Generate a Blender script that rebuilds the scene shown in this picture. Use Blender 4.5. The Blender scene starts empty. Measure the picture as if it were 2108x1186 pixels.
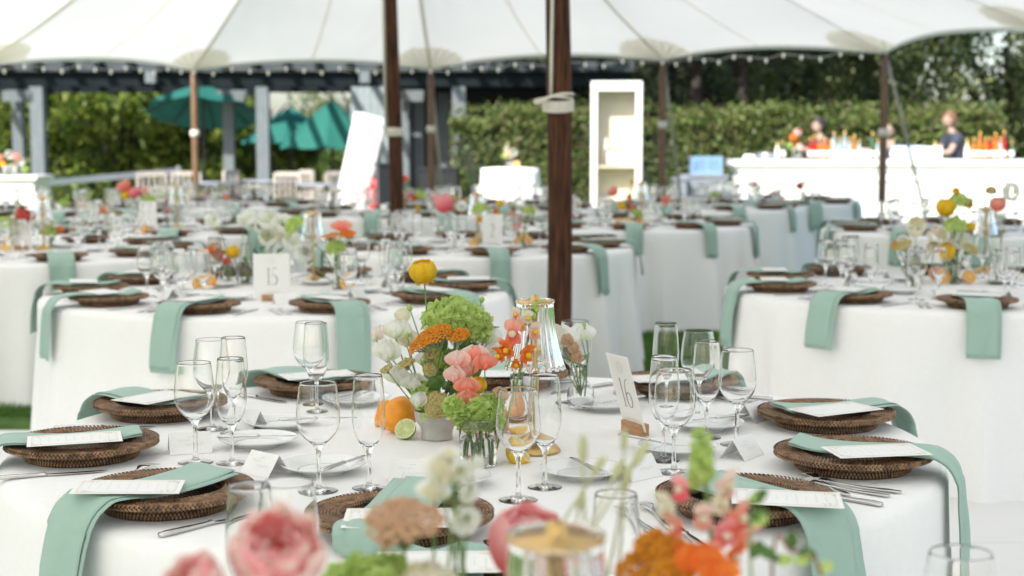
import bpy, math, random
import numpy as np
from mathutils import Vector, Matrix, noise as mnoise

# ------------------------------------------------------------------ camera, world, sun, exposure
SC = bpy.context.scene
COL = SC.collection
PI = math.pi
CAM_Z, FPX, HOR = 1.42, 3200.0, 288.0
PITCH = math.atan((593 - HOR) / FPX)
cam = bpy.data.cameras.new("camera")
camo = bpy.data.objects.new("camera", cam)
COL.objects.link(camo)
camo.location = (0, 0, CAM_Z)
camo.rotation_euler = (PI / 2 - PITCH, 0, 0)
cam.sensor_width = 36.0
cam.lens = 36.0 * FPX / 2108.0
cam.clip_start = 0.05
cam.clip_end = 400
cam.dof.use_dof = True
cam.dof.focus_distance = 3.05
cam.dof.aperture_fstop = 4.4
SC.camera = camo

SUN_EL, SUN_AZ = math.radians(43), math.radians(212)   # azimuth clockwise from +Y: behind the camera, to the left
world = bpy.data.worlds.new("World")
SC.world = world
world.use_nodes = True
nt = world.node_tree
nt.nodes.clear()
sky = nt.nodes.new("ShaderNodeTexSky")
sky.sky_type = 'NISHITA'
sky.sun_disc = False
sky.sun_elevation = SUN_EL
sky.sun_rotation = SUN_AZ
sky.dust_density = 2.0
bg = nt.nodes.new("ShaderNodeBackground")
bg.inputs['Strength'].default_value = 0.15
wo = nt.nodes.new("ShaderNodeOutputWorld")
nt.links.new(sky.outputs[0], bg.inputs[0])
nt.links.new(bg.outputs[0], wo.inputs[0])
sl = bpy.data.lights.new("sun", 'SUN')
sl.energy = 5.0
sl.angle = math.radians(0.5)
sl.color = (1.0, 0.945, 0.87)
so = bpy.data.objects.new("sun", sl)
COL.objects.link(so)
sd = Vector((math.sin(SUN_AZ) * math.cos(SUN_EL), math.cos(SUN_AZ) * math.cos(SUN_EL), math.sin(SUN_EL)))
so.rotation_euler = sd.to_track_quat('Z', 'Y').to_euler()
so.location = (0, 0, 30)
SC.view_settings.view_transform = 'Standard'
SC.view_settings.look = 'None'
SC.view_settings.exposure = 0.92
SC.view_settings.gamma = 1
SC.view_settings.use_curve_mapping = False
SC.cycles.max_bounces = 24
SC.cycles.transmission_bounces = 22
SC.cycles.glossy_bounces = 5
SC.cycles.diffuse_bounces = 5
SC.cycles.transparent_max_bounces = 12
SC.cycles.use_denoising = True
SC.cycles.sample_clamp_indirect = 6

RND = random.Random(7)

# ------------------------------------------------------------------ photo pixels (2108 wide) to points of the place
def ray(px, py):
    u = (px - 1054) / FPX
    v = (py - 593) / FPX
    return Vector((u, math.cos(PITCH) - v * math.sin(PITCH), -math.sin(PITCH) - v * math.cos(PITCH)))

def atz(px, py, z):
    r = ray(px, py)
    return Vector((0, 0, CAM_Z)) + r * ((z - CAM_Z) / r.z)

def aty(px, py, y):
    r = ray(px, py)
    return Vector((0, 0, CAM_Z)) + r * (y / r.y)

# ------------------------------------------------------------------ materials
MATS = {}
def mat(name, col, rough=0.6, metal=0.0, var=None, vscale=20, bump=0.0, bscale=200, trans=0.0, sheen=0.0, spec=None, stretch=(1, 1, 1), col2=None, coord='Object', emit=0, coat=0, transl=0.0, detail=3):
    if name in MATS:
        return MATS[name]
    m = bpy.data.materials.new(name)
    m.use_nodes = True
    t = m.node_tree
    b = t.nodes['Principled BSDF']
    b.inputs['Base Color'].default_value = (*col, 1)
    b.inputs['Roughness'].default_value = rough
    b.inputs['Metallic'].default_value = metal
    if spec is not None: b.inputs['Specular IOR Level'].default_value = spec
    if trans: b.inputs['Transmission Weight'].default_value = trans
    if sheen: b.inputs['Sheen Weight'].default_value = sheen
    if coat: b.inputs['Coat Weight'].default_value = coat
    if emit:
        b.inputs['Emission Color'].default_value = (*col, 1)
        b.inputs['Emission Strength'].default_value = emit
    tc = mp = None
    if var or bump or col2:
        tc = t.nodes.new('ShaderNodeTexCoord')
        mp = t.nodes.new('ShaderNodeMapping')
        mp.inputs['Scale'].default_value = stretch
        t.links.new(tc.outputs[coord], mp.inputs[0])
    csock = None
    if var or col2:
        n = t.nodes.new('ShaderNodeTexNoise')
        n.inputs['Scale'].default_value = vscale
        n.inputs['Detail'].default_value = detail
        t.links.new(mp.outputs[0], n.inputs[0])
        rmp = t.nodes.new('ShaderNodeValToRGB')
        rmp.color_ramp.elements[0].position = 0.33
        rmp.color_ramp.elements[1].position = 0.67
        if col2:
            a, c = col, col2
        else:
            a = tuple(x * (1 - var) for x in col)
            c = tuple(min(1, x * (1 + var)) for x in col)
        rmp.color_ramp.elements[0].color = (*a, 1)
        rmp.color_ramp.elements[1].color = (*c, 1)
        t.links.new(n.outputs['Fac'], rmp.inputs[0])
        csock = rmp.outputs[0]
        t.links.new(csock, b.inputs['Base Color'])
    if bump:
        n2 = t.nodes.new('ShaderNodeTexNoise')
        n2.inputs['Scale'].default_value = bscale
        n2.inputs['Detail'].default_value = 2
        t.links.new(mp.outputs[0], n2.inputs[0])
        bp = t.nodes.new('ShaderNodeBump')
        bp.inputs['Strength'].default_value = bump
        bp.inputs['Distance'].default_value = 0.002
        t.links.new(n2.outputs['Fac'], bp.inputs['Height'])
        t.links.new(bp.outputs[0], b.inputs['Normal'])
    if transl:
        tr = t.nodes.new('ShaderNodeBsdfTranslucent')
        tr.inputs[0].default_value = (*col, 1)
        if csock: t.links.new(csock, tr.inputs[0])
        mx = t.nodes.new('ShaderNodeMixShader')
        mx.inputs[0].default_value = transl
        t.links.new(b.outputs[0], mx.inputs[1])
        t.links.new(tr.outputs[0], mx.inputs[2])
        t.links.new(mx.outputs[0], t.nodes['Material Output'].inputs[0])
    MATS[name] = m
    return m

def glassmat(name, col=(1, 1, 1), ior=1.45, rough=0.0):
    if name in MATS: return MATS[name]
    m = bpy.data.materials.new(name)
    m.use_nodes = True
    t = m.node_tree
    t.nodes.remove(t.nodes['Principled BSDF'])
    g = t.nodes.new('ShaderNodeBsdfGlass')
    g.inputs['Color'].default_value = (*col, 1)
    g.inputs['IOR'].default_value = ior
    g.inputs['Roughness'].default_value = rough
    t.links.new(g.outputs[0], t.nodes['Material Output'].inputs[0])
    MATS[name] = m
    return m

def weavemat(name, col, scale, sheen=.15):
    """cloth with a fine woven relief and soft wrinkles"""
    m = mat(name, col, rough=.85, sheen=sheen, spec=.25)
    t = m.node_tree
    b = t.nodes['Principled BSDF']
    tc = t.nodes.new('ShaderNodeTexCoord')
    w = t.nodes.new('ShaderNodeTexWave'); w.inputs['Scale'].default_value = scale; w.bands_direction = 'X'
    w2 = t.nodes.new('ShaderNodeTexWave'); w2.inputs['Scale'].default_value = scale; w2.bands_direction = 'Y'
    t.links.new(tc.outputs['Object'], w.inputs[0]); t.links.new(tc.outputs['Object'], w2.inputs[0])
    ad = t.nodes.new('ShaderNodeMath'); ad.operation = 'ADD'
    t.links.new(w.outputs['Fac'], ad.inputs[0]); t.links.new(w2.outputs['Fac'], ad.inputs[1])
    bp = t.nodes.new('ShaderNodeBump'); bp.inputs['Strength'].default_value = .12; bp.inputs['Distance'].default_value = .0005
    t.links.new(ad.outputs[0], bp.inputs['Height'])
    n = t.nodes.new('ShaderNodeTexNoise'); n.inputs['Scale'].default_value = 7; n.inputs['Detail'].default_value = 4
    t.links.new(tc.outputs['Object'], n.inputs[0])
    bp2 = t.nodes.new('ShaderNodeBump'); bp2.inputs['Strength'].default_value = .25; bp2.inputs['Distance'].default_value = .012
    t.links.new(n.outputs['Fac'], bp2.inputs['Height']); t.links.new(bp.outputs[0], bp2.inputs['Normal'])
    t.links.new(bp2.outputs[0], b.inputs['Normal'])
    # faint unevenness of the dye
    n3 = t.nodes.new('ShaderNodeTexNoise'); n3.inputs['Scale'].default_value = 60; n3.inputs['Detail'].default_value = 5
    t.links.new(tc.outputs['Object'], n3.inputs[0])
    r = t.nodes.new('ShaderNodeValToRGB')
    r.color_ramp.elements[0].color = (*[x * .96 for x in col], 1); r.color_ramp.elements[1].color = (*[min(1, x * 1.03) for x in col], 1)
    t.links.new(n3.outputs['Fac'], r.inputs[0]); t.links.new(r.outputs[0], b.inputs['Base Color'])
    return m

M_CLOTH = weavemat('white_linen', (.88, .865, .85), 900)
M_MINT = weavemat('mint_cotton', (.335, .475, .405), 700)
M_GLASS = glassmat('clear_glass', (1, 1, 1), 1.40)
M_FLUTED = glassmat('fluted_glass', (1, 1, 1), 1.47)
M_WATER = glassmat('water', (1, 1, 1), 1.33)
M_RATTAN = mat('rattan', (.095, .05, .025), .38, col2=(.39, .225, .12), vscale=55, bump=.5, bscale=900, spec=.4, detail=5)
M_RATTAN_IN = mat('rattan_core', (.045, .024, .012), .7, var=.4, vscale=80)
M_CHINA = mat('white_china', (.80, .80, .79), .12, spec=.55)
M_BOWL = mat('stoneware', (.47, .45, .415), .35, var=.06, vscale=60, bump=.05, bscale=300)
M_STEEL = mat('polished_steel', (.62, .61, .60), .16, 1.0, bump=.02, bscale=300)
M_PAPER = mat('card_paper', (.84, .83, .81), .75, var=.02, vscale=200, bump=.08, bscale=900)
M_INK = mat('grey_ink', (.30, .31, .32), .8)
M_INKL = mat('pale_ink', (.60, .60, .585), .8)
M_GOLDINK = mat('gold_ink', (.62, .52, .34), .7)
M_BRASS = mat('brass', (.58, .39, .16), .28, 1.0, var=.08, vscale=30)
M_OAK = mat('oak', (.42, .22, .10), .55, var=.22, vscale=30, stretch=(1, 1, 8), bump=.2, bscale=150)
M_BARK = mat('stained_pole', (.014, .006, .004), .62, col2=(.115, .044, .018), vscale=9, stretch=(6, 6, .55), bump=.9, bscale=30, spec=.2, detail=6)
M_POLE2 = mat('side_pole_wood', (.16, .09, .05), .55, var=.3, vscale=12, stretch=(5, 5, .5), bump=.4, bscale=40)
M_ROPE = mat('cotton_rope', (.66, .62, .55), .9, var=.12, vscale=120, bump=.8, bscale=250)
M_STRAP = mat('beige_strap', (.42, .39, .32), .85, var=.1, vscale=60)

def canopy_mat(name, col, tr):
    m = mat(name, col, .7, var=.02, vscale=.7, transl=tr, spec=.2, detail=5)
    return m
M_CANVAS = canopy_mat('sailcloth', (.855, .85, .835), .365)
M_CANVAS2 = canopy_mat('sailcloth_patch', (.86, .83, .74), .80)
M_HEM = canopy_mat('sailcloth_hem', (.72, .70, .63), .55)

def pet(name, col, col2=None, tl=.35, vs=35):
    return mat('petal_' + name, col, .55, var=None if col2 else .08, col2=col2, vscale=vs, transl=tl + .12, sheen=.1, spec=.25, detail=2)
def gpet(name, base, tip, tl=.55, p0=.15, p1=.8):
    """petal that pales from its base to its edge"""
    m = mat('petal_' + name, base, .55, transl=tl, sheen=.1, spec=.25)
    t = m.node_tree
    tc = t.nodes.new('ShaderNodeTexCoord'); sx = t.nodes.new('ShaderNodeSeparateXYZ'); n = t.nodes.new('ShaderNodeTexNoise'); n.inputs['Scale'].default_value = 6
    ad = t.nodes.new('ShaderNodeMath'); ad.operation = 'MULTIPLY_ADD'; ad.inputs[1].default_value = .35
    t.links.new(tc.outputs['Generated'], sx.inputs[0]); t.links.new(tc.outputs['Generated'], n.inputs[0])
    t.links.new(n.outputs['Fac'], ad.inputs[0]); t.links.new(sx.outputs[2], ad.inputs[2])
    r = t.nodes.new('ShaderNodeValToRGB')
    r.color_ramp.elements[0].position = p0 + .15; r.color_ramp.elements[1].position = p1 + .18
    r.color_ramp.elements[0].color = (*base, 1); r.color_ramp.elements[1].color = (*tip, 1)
    t.links.new(ad.outputs[0], r.inputs[0])
    for nd in t.nodes:
        if nd.type == 'BSDF_PRINCIPLED': t.links.new(r.outputs[0], nd.inputs['Base Color'])
        if nd.type == 'BSDF_TRANSLUCENT': t.links.new(r.outputs[0], nd.inputs[0])
    return m
M_YEL = pet('yellow', (.86, .56, .015), (.95, .72, .05))
M_ORG = pet('orange', (.85, .19, .03), (.92, .34, .07))
M_AMB = pet('amber', (.80, .33, .02), (.88, .46, .04), vs=200)
M_OLIVY = pet('olive_yellow', (.64, .55, .20), (.80, .72, .36), vs=200)
M_TAN = pet('tan', (.74, .48, .30), (.84, .64, .44), vs=160)
M_WHT = gpet('white', (.74, .79, .58), (.90, .90, .86), p1=.45)
M_CREAM = pet('cream', (.82, .76, .56), (.85, .83, .70))
M_BLUSH = gpet('blush', (.90, .48, .42), (.93, .78, .72))
M_CORAL = gpet('coral', (.94, .27, .17), (.95, .52, .42))
M_PINK = gpet('pink', (.93, .14, .20), (.95, .48, .50))
M_PEONY = gpet('peony', (.96, .20, .22), (.98, .52, .54), p0=.3, p1=.95)
M_HOTP = gpet('hot_pink', (.90, .09, .11), (.96, .62, .62), p0=.2, p1=.85)
M_RED = pet('red', (.62, .05, .05), (.75, .15, .12))
M_LILAC = pet('lilac', (.50, .38, .56), (.62, .52, .68))
M_LIME = pet('lime_green', (.40, .56, .12), (.66, .78, .30), vs=70)
M_LEAF = mat('flower_leaf', (.05, .13, .025), .5, col2=(.14, .26, .06), vscale=30, transl=.25, spec=.4)
M_POD = mat('pale_pod', (.50, .54, .28), .6, col2=(.66, .66, .42), vscale=40, transl=.2)
M_STEM = mat('flower_stem', (.16, .28, .07), .5, col2=(.26, .38, .13), vscale=30, transl=.15)
M_STEMG = mat('grey_green_stem', (.28, .36, .17), .6, col2=(.38, .44, .24), vscale=40, transl=.15)
M_RIND_O = mat('orange_rind', (.90, .33, .015), .38, var=.07, vscale=50, bump=.5, bscale=420, spec=.5)
M_RIND_L = mat('lemon_rind', (.86, .56, .03), .38, var=.07, vscale=50, bump=.5, bscale=420, spec=.5)
M_RIND_G = mat('lime_rind', (.16, .30, .03), .35, col2=(.30, .42, .06), vscale=30, bump=.4, bscale=420, spec=.5)
M_PITH = mat('pith', (.82, .78, .55), .6)
M_PULP_O = mat('orange_pulp', (.90, .42, .03), .3, var=.15, vscale=160, bump=.4, bscale=300, transl=.2)
M_PULP_G = mat('lime_pulp', (.58, .66, .26), .3, var=.15, vscale=160, bump=.4, bscale=300, transl=.2)
M_PULP_L = mat('lemon_pulp', (.88, .70, .24), .3, var=.1, vscale=160, bump=.4, bscale=300, transl=.2)
M_PULP_R = mat('grapefruit_pulp', (.85, .28, .17), .3, var=.15, vscale=160, bump=.4, bscale=300, transl=.2)

# ------------------------------------------------------------------ mesh builder
class MB:
    def __init__(s):
        s.v = []; s.f = []; s.mi = []
    def add(s, vs, fs, mi=0, mx=None):
        o = len(s.v)
        if mx is not None:
            vs = [tuple(mx @ Vector(p)) for p in vs]
        s.v.extend(tuple(p) for p in vs)
        s.f.extend(tuple(i + o for i in f) for f in fs)
        s.mi.extend([mi] * len(fs))
        return s
    def box(s, c, d, mi=0, mx=None):
        x, y, z = c; a, b, e = d[0] / 2, d[1] / 2, d[2] / 2
        vs = [(x + i * a, y + j * b, z + k * e) for i in (-1, 1) for j in (-1, 1) for k in (-1, 1)]
        fs = [(0, 1, 3, 2), (4, 6, 7, 5), (0, 4, 5, 1), (2, 3, 7, 6), (0, 2, 6, 4), (1, 5, 7, 3)]
        return s.add(vs, fs, mi, mx)
    def lathe(s, prof, n=24, mi=0, mx=None, closed=False, rad=None):
        vs = []; fs = []
        k = len(prof)
        for i in range(n):
            a = 2 * PI * i / n
            for j, (r, z) in enumerate(prof):
                rr = r * (rad(a, r, z) if rad else 1)
                vs.append((rr * math.cos(a), rr * math.sin(a), z))
        for i in range(n):
            i2 = (i + 1) % n
            for j in range(k if closed else k - 1):
                j2 = (j + 1) % k
                a, b, c, d = i * k + j, i2 * k + j, i2 * k + j2, i * k + j2
                if prof[j][0] < 1e-6: fs.append((a, c, d))
                elif prof[j2][0] < 1e-6: fs.append((a, b, d))
                else: fs.append((a, b, c, d))
        return s.add(vs, fs, mi, mx)
    def tube(s, pts, rad, n=8, mi=0, cap=True, mx=None):
        pts = [Vector(p) for p in pts]
        k = len(pts)
        if not hasattr(rad, '__len__'): rad = [rad] * k
        vs = []; fs = []
        up = None
        for i, p in enumerate(pts):
            t = (pts[min(i + 1, k - 1)] - pts[max(i - 1, 0)])
            t = t.normalized() if t.length > 1e-9 else Vector((0, 0, 1))
            if up is None:
                up = Vector((1, 0, 0)) if abs(t.x) < .8 else Vector((0, 1, 0))
            u = (up - t * up.dot(t)).normalized(); w = t.cross(u); up = u
            for j in range(n):
                a = 2 * PI * j / n
                vs.append(p + (u * math.cos(a) + w * math.sin(a)) * rad[i])
        for i in range(k - 1):
            for j in range(n):
                j2 = (j + 1) % n
                fs.append((i * n + j, i * n + j2, (i + 1) * n + j2, (i + 1) * n + j))
        if cap:
            fs.append(tuple(range(n - 1, -1, -1))); fs.append(tuple((k - 1) * n + j for j in range(n)))
        return s.add(vs, fs, mi, mx)
    def grid(s, fn, nu, nv, mi=0, mx=None, wrap=False):
        vs = [fn(i / (nu if wrap else nu - 1), j / (nv - 1)) for i in range(nu) for j in range(nv)]
        fs = []
        for i in range(nu if wrap else nu - 1):
            i2 = (i + 1) % nu
            for j in range(nv - 1):
                fs.append((i * nv + j, i2 * nv + j, i2 * nv + j + 1, i * nv + j + 1))
        return s.add(vs, fs, mi, mx)
    def ico(s, c, r, mi=0, sq=1.0, mx=None, sub=1):
        vs, fs = ICO[sub]
        return s.add([(c[0] + x * r, c[1] + y * r, c[2] + z * r * sq) for x, y, z in vs], fs, mi, mx)
    def join(s, o, mx=None):
        for vsf in (0,):
            off = len(s.v)
            s.v.extend(tuple(mx @ Vector(p)) if mx is not None else p for p in o.v)
            s.f.extend(tuple(i + off for i in f) for f in o.f)
            s.mi.extend(o.mi)
        return s
    def mesh(s, name, mats, smooth=True):
        me = bpy.data.meshes.new(name)
        me.from_pydata([tuple(p) for p in s.v], [], s.f)
        if not isinstance(mats, (list, tuple)): mats = [mats]
        for m in mats: me.materials.append(m)
        if len(mats) > 1: me.polygons.foreach_set('material_index', s.mi)
        me.polygons.foreach_set('use_smooth', [smooth] * len(me.polygons))
        me.update()
        return me
    def obj(s, name, mats, parent=None, smooth=True, loc=None):
        return link(name, s.mesh(name, mats, smooth), parent, loc)

def _ico(sub):
    t = (1 + 5 ** .5) / 2
    v = [Vector(p).normalized() for p in [(-1, t, 0), (1, t, 0), (-1, -t, 0), (1, -t, 0), (0, -1, t), (0, 1, t), (0, -1, -t), (0, 1, -t), (t, 0, -1), (t, 0, 1), (-t, 0, -1), (-t, 0, 1)]]
    f = [(0, 11, 5), (0, 5, 1), (0, 1, 7), (0, 7, 10), (0, 10, 11), (1, 5, 9), (5, 11, 4), (11, 10, 2), (10, 7, 6), (7, 1, 8), (3, 9, 4), (3, 4, 2), (3, 2, 6), (3, 6, 8), (3, 8, 9), (4, 9, 5), (2, 4, 11), (6, 2, 10), (8, 6, 7), (9, 8, 1)]
    for _ in range(sub - 1):
        cache = {}; nf = []
        def mid(a, b):
            k = (min(a, b), max(a, b))
            if k not in cache:
                v.append(((v[a] + v[b]) / 2).normalized()); cache[k] = len(v) - 1
            return cache[k]
        for a, b, c in f:
            x, y, z = mid(a, b), mid(b, c), mid(c, a)
            nf += [(a, x, z), (b, y, x), (c, z, y), (x, y, z)]
        f = nf
    return [tuple(p) for p in v], f
ICO = {1: _ico(1), 2: _ico(2), 3: _ico(3)}

def link(name, me, parent=None, loc=None, mx=None):
    o = bpy.data.objects.new(name, me)
    COL.objects.link(o)
    if parent is not None: o.parent = parent
    if mx is not None: o.matrix_local = mx
    if loc is not None: o.location = loc
    return o

def tag(o, label, cat, group=None, kind=None):
    if label: o['label'] = label
    if cat: o['category'] = cat
    if group: o['group'] = group
    if kind: o['kind'] = kind
    return o

def thing(name, label, cat, loc=(0, 0, 0), rz=0, group=None):
    o = bpy.data.objects.new(name, None)
    o.empty_display_size = .05
    COL.objects.link(o)
    o.location = loc
    o.rotation_euler = (0, 0, rz)
    return tag(o, label, cat, group)

def struct(o):
    o['kind'] = 'structure'
    return o

def stuff(o):
    o['kind'] = 'stuff'
    return o

def copy_tree(o, parent=None):
    c = o.copy()
    COL.objects.link(c)
    c.parent = parent
    for ch in o.children: copy_tree(ch, c)
    return c

def spline(pts, n):
    """smooth curve through points"""
    pts = [Vector(p) for p in pts]
    out = []
    k = len(pts)
    for i in range(k - 1):
        p0, p1, p2, p3 = pts[max(i - 1, 0)], pts[i], pts[i + 1], pts[min(i + 2, k - 1)]
        for j in range(n):
            t = j / n
            out.append(.5 * ((2 * p1) + (p2 - p0) * t + (2 * p0 - 5 * p1 + 4 * p2 - p3) * t * t + (3 * p1 - p0 - 3 * p2 + p3) * t ** 3))
    out.append(pts[-1])
    return out
# ------------------------------------------------------------------ ground
def noisemat_ground(name, c1, c2, sc, b=.6, bs=60, bd=.01):
    m = mat(name, c1, .9, col2=c2, vscale=sc, spec=.15, detail=6)
    t = m.node_tree
    tc = t.nodes.new('ShaderNodeTexCoord'); n = t.nodes.new('ShaderNodeTexNoise')
    n.inputs['Scale'].default_value = bs; n.inputs['Detail'].default_value = 4
    bp = t.nodes.new('ShaderNodeBump'); bp.inputs['Strength'].default_value = b; bp.inputs['Distance'].default_value = bd
    t.links.new(tc.outputs['Object'], n.inputs[0]); t.links.new(n.outputs['Fac'], bp.inputs['Height'])
    t.links.new(bp.outputs[0], t.nodes['Principled BSDF'].inputs['Normal'])
    return m
M_LAWN = noisemat_ground('lawn_green', (.045, .10, .018), (.095, .17, .042), 6)
M_PAVE = noisemat_ground('terrace_stone', (.30, .28, .25), (.40, .38, .34), 3, .2, 30)
M_DECK = noisemat_ground('white_floor_paint', (.76, .74, .71), (.80, .785, .765), 2, .1, 30)
M_TANWOOD = mat('pale_plank', (.50, .36, .22), .5, var=.12, vscale=6, stretch=(1, 10, 1))

g = MB().grid(lambda u, v: ((u - .5) * 300, v * 300 - 60, 0), 30, 30).obj('lawn', M_LAWN)
struct(g)
tr = MB().add([(-16, 24.5, .004), (2.2, 24.5, .004), (2.2, 60, .004), (-16, 60, .004)], [(0, 1, 2, 3)]).obj('terrace', M_PAVE)
struct(tr)

# grass blades where the lawn shows between the tables
M_BLADE = mat('grass_blade', (.07, .17, .025), .6, col2=(.16, .30, .06), vscale=3, transl=.3, spec=.3)
rg = np.random.RandomState(3)
def blades(n, x0, x1, y0, y1, h):
    x = rg.uniform(x0, x1, n); y = rg.uniform(y0, y1, n)
    a = rg.uniform(0, 2 * PI, n); hh = h * rg.uniform(.5, 1.2, n); w = .0035
    le = rg.uniform(0, .03, n); la = rg.uniform(0, 2 * PI, n)
    V = np.zeros((n, 3, 3))
    V[:, 0] = np.stack([x - np.cos(a) * w, y - np.sin(a) * w, x * 0], 1)
    V[:, 1] = np.stack([x + np.cos(a) * w, y + np.sin(a) * w, x * 0], 1)
    V[:, 2] = np.stack([x + np.cos(la) * le, y + np.sin(la) * le, hh], 1)
    return V.reshape(-1, 3)
BV = np.concatenate([blades(70000, -4.6, -1.6, 7.9, 11, .045), blades(100000, .1, 3.0, 7.6, 12.5, .045)])
me = bpy.data.meshes.new('grass_blades')
nb = len(BV) // 3
me.vertices.add(len(BV)); me.vertices.foreach_set('co', BV.ravel())
me.loops.add(len(BV)); me.loops.foreach_set('vertex_index', np.arange(len(BV)))
me.polygons.add(nb); me.polygons.foreach_set('loop_start', np.arange(nb) * 3); me.polygons.foreach_set('loop_total', np.full(nb, 3))
me.materials.append(M_BLADE); me.update(); me.validate()
tag(link('grass', me), 'short green grass between the round tables', 'grass', kind='stuff')

# white floor panels
fl = []
FX0, FX1, FY0, FY1 = -3.05, 6.0, -5.2, 7.35
for i in range(9):
    for j in range(12):
        w_ = (FX1 - FX0) / 9; h_ = (FY1 - FY0) / 12
        fl.append((FX0 + (i + .5) * w_, FY0 + (j + .5) * h_, w_ - .006, h_ - .006))
fo = MB().box(((FX0 + FX1) / 2, (FY0 + FY1) / 2, .008), (FX1 - FX0 - .02, FY1 - FY0 - .02, .016)).obj('dance_floor', M_DECK); struct(fo)
pm_ = MB().box((0, 0, .026), (fl[0][2], fl[0][3], .02)).mesh('floor_tile', M_DECK, False)
for (x_, y_, a_, b_) in fl: link('floor_tile', pm_, fo, (x_, y_, 0))
t = thing('floor_panel', 'low wooden floor panel with white edge on the grass at far left', 'floor panel', (-4.45, 7.3, 0))
MB().box((0, 0, .03), (2.6, 1.0, .06)).obj('plank_top', M_TANWOOD, t)
MB().box((0, .54, .035), (2.6, .07, .07)).obj('edge_strip', M_DECK, t)

# ------------------------------------------------------------------ tent
EAVE = [(-7.4, -4, 2.35), (-7.8, 0, 2.35), (-7.8, 4.3, 2.35), (-7.4, 8.6, 2.35), (-6.9, 13, 2.32), (-5.92, 17.5, 2.27),
        (-4.06, 20, 2.34), (-1.01, 19.5, 2.33), (1.83, 19, 2.41), (4.16, 17.5, 2.41), (4.9, 14.2, 2.42), (5.6, 10.5, 2.4),
        (6.2, 6, 2.4), (6.2, 1.5, 2.4), (5.8, -3, 2.4), (3, -6, 2.4), (-1, -7, 2.4), (-5, -6.5, 2.4)]
RIDGE = [Vector((-.95, 12.2, 0)), Vector((.2, 7.6, 0)), Vector((.25, -1, 0))]
def ridge_near(p):
    best = None
    for i in range(2):
        a, b = RIDGE[i], RIDGE[i + 1]
        t = max(0, min(1, (p - a).dot(b - a) / (b - a).length_squared))
        q = a.lerp(b, t); d = (p - q).length
        if best is None or d < best[0]: best = (d, q, t, i)
    d, q, t, i = best
    z = 4.95 - .55 * (4 * t * (1 - t))
    return Vector((q.x, q.y, z))
NE = len(EAVE)
def canopy_pt(i, t, v, off=0.0):
    a = Vector(EAVE[i % NE]); b = Vector(EAVE[(i + 1) % NE])
    if t < 0: return canopy_pt(i - 1, t + 1, v, off)
    if t > 1: return canopy_pt(i + 1, t - 1, v, off)
    e = a.lerp(b, t)
    ra = ridge_near(Vector((a.x, a.y, 0))); rb = ridge_near(Vector((b.x, b.y, 0)))
    r = ridge_near(Vector((e.x, e.y, 0)))
    s = 4 * t * (1 - t)
    inw = Vector((r.x - e.x, r.y - e.y, 0)).normalized()
    e = e + inw * (.30 * s)
    e.z += .085 * s
    h = .62 * v + .38 * v ** 2.4
    p = e.lerp(r, v)
    p.z = e.z + (r.z - e.z) * h - .10 * s * math.sin(PI * min(1, v * 1.0)) 
    # soft belly of the cloth along each seam
    p.z += .03 * mnoise.noise(Vector((p.x * .8, p.y * .8, 0))) * math.sin(PI * v)
    tt = (t - round(t)) * 60
    p.z += .016 * mnoise.noise(Vector((tt * (.25 + v) * .9, i * 3.1 + v * 2, 0))) * math.exp(-v * 3) * min(1, v * 12)
    p.z -= off
    return p
can = thing('tent_canopy', 'large white sailcloth tent roof over the dining tables', 'tent roof', (0, 0, 0))
for i in range(NE):
    o = MB().grid(lambda u, v: canopy_pt(i, u, v), 41, 34).obj('canvas_panel', M_CANVAS, can)
    # hem
    MB().grid(lambda u, v: canopy_pt(i, u, 0) + Vector((0, 0, .014 - .055 * v)), 17, 3).obj('hem', M_HEM, can)
    if 4 <= i <= 12:
        def strip(t0, w, nv=26):
            mb = MB()
            L = (Vector(EAVE[(i + 1) % NE]) - Vector(EAVE[i])).length
            def fn(u, v):
                p = canopy_pt(i, t0, v * .985 + .004, .010)
                q = canopy_pt(i, t0 + .05, v * .985 + .004, .010)
                d = (q - p); d.normalize()
                return p + d * ((u - .5) * w)
            return mb.grid(fn, 2, nv)
        strip(0.0, .06).obj('seam_strip', M_HEM, can)
        strip(.5, .03).obj('seam_strip', M_CANVAS2, can)
for i in range(4, 13):
    # half round reinforcement patch above the pole head, with gathered folds
    L0 = (Vector(EAVE[i]) - Vector(EAVE[i - 1])).length; L1 = (Vector(EAVE[i + 1]) - Vector(EAVE[i])).length
    RR = .46
    def fn(u, v):
        a = PI * u; rho = RR * (.03 + .97 * v) * (.97 + .03 * math.cos(a * 22))
        x = rho * math.cos(a); y = rho * math.sin(a) * 2.0
        t = x / L1 if x > 0 else x / L0
        vv = max(0.002, y / 7.5)
        return canopy_pt(i, t, vv, .014 + .03 * (.5 + .5 * math.cos(a * 22)) * v * (1.15 - v))
    MB().grid(fn, 61, 10).obj('corner_patch', M_CANVAS2, can)
    for k in range(1, 10):
        u0 = k / 10
        MB().grid(lambda u, v: fn(u0 + (u - .5) * .030 * (1.3 - v), .06 + .90 * v) - Vector((0, 0, .012)), 2, 9).obj('patch_seam', M_HEM, can)

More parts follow.
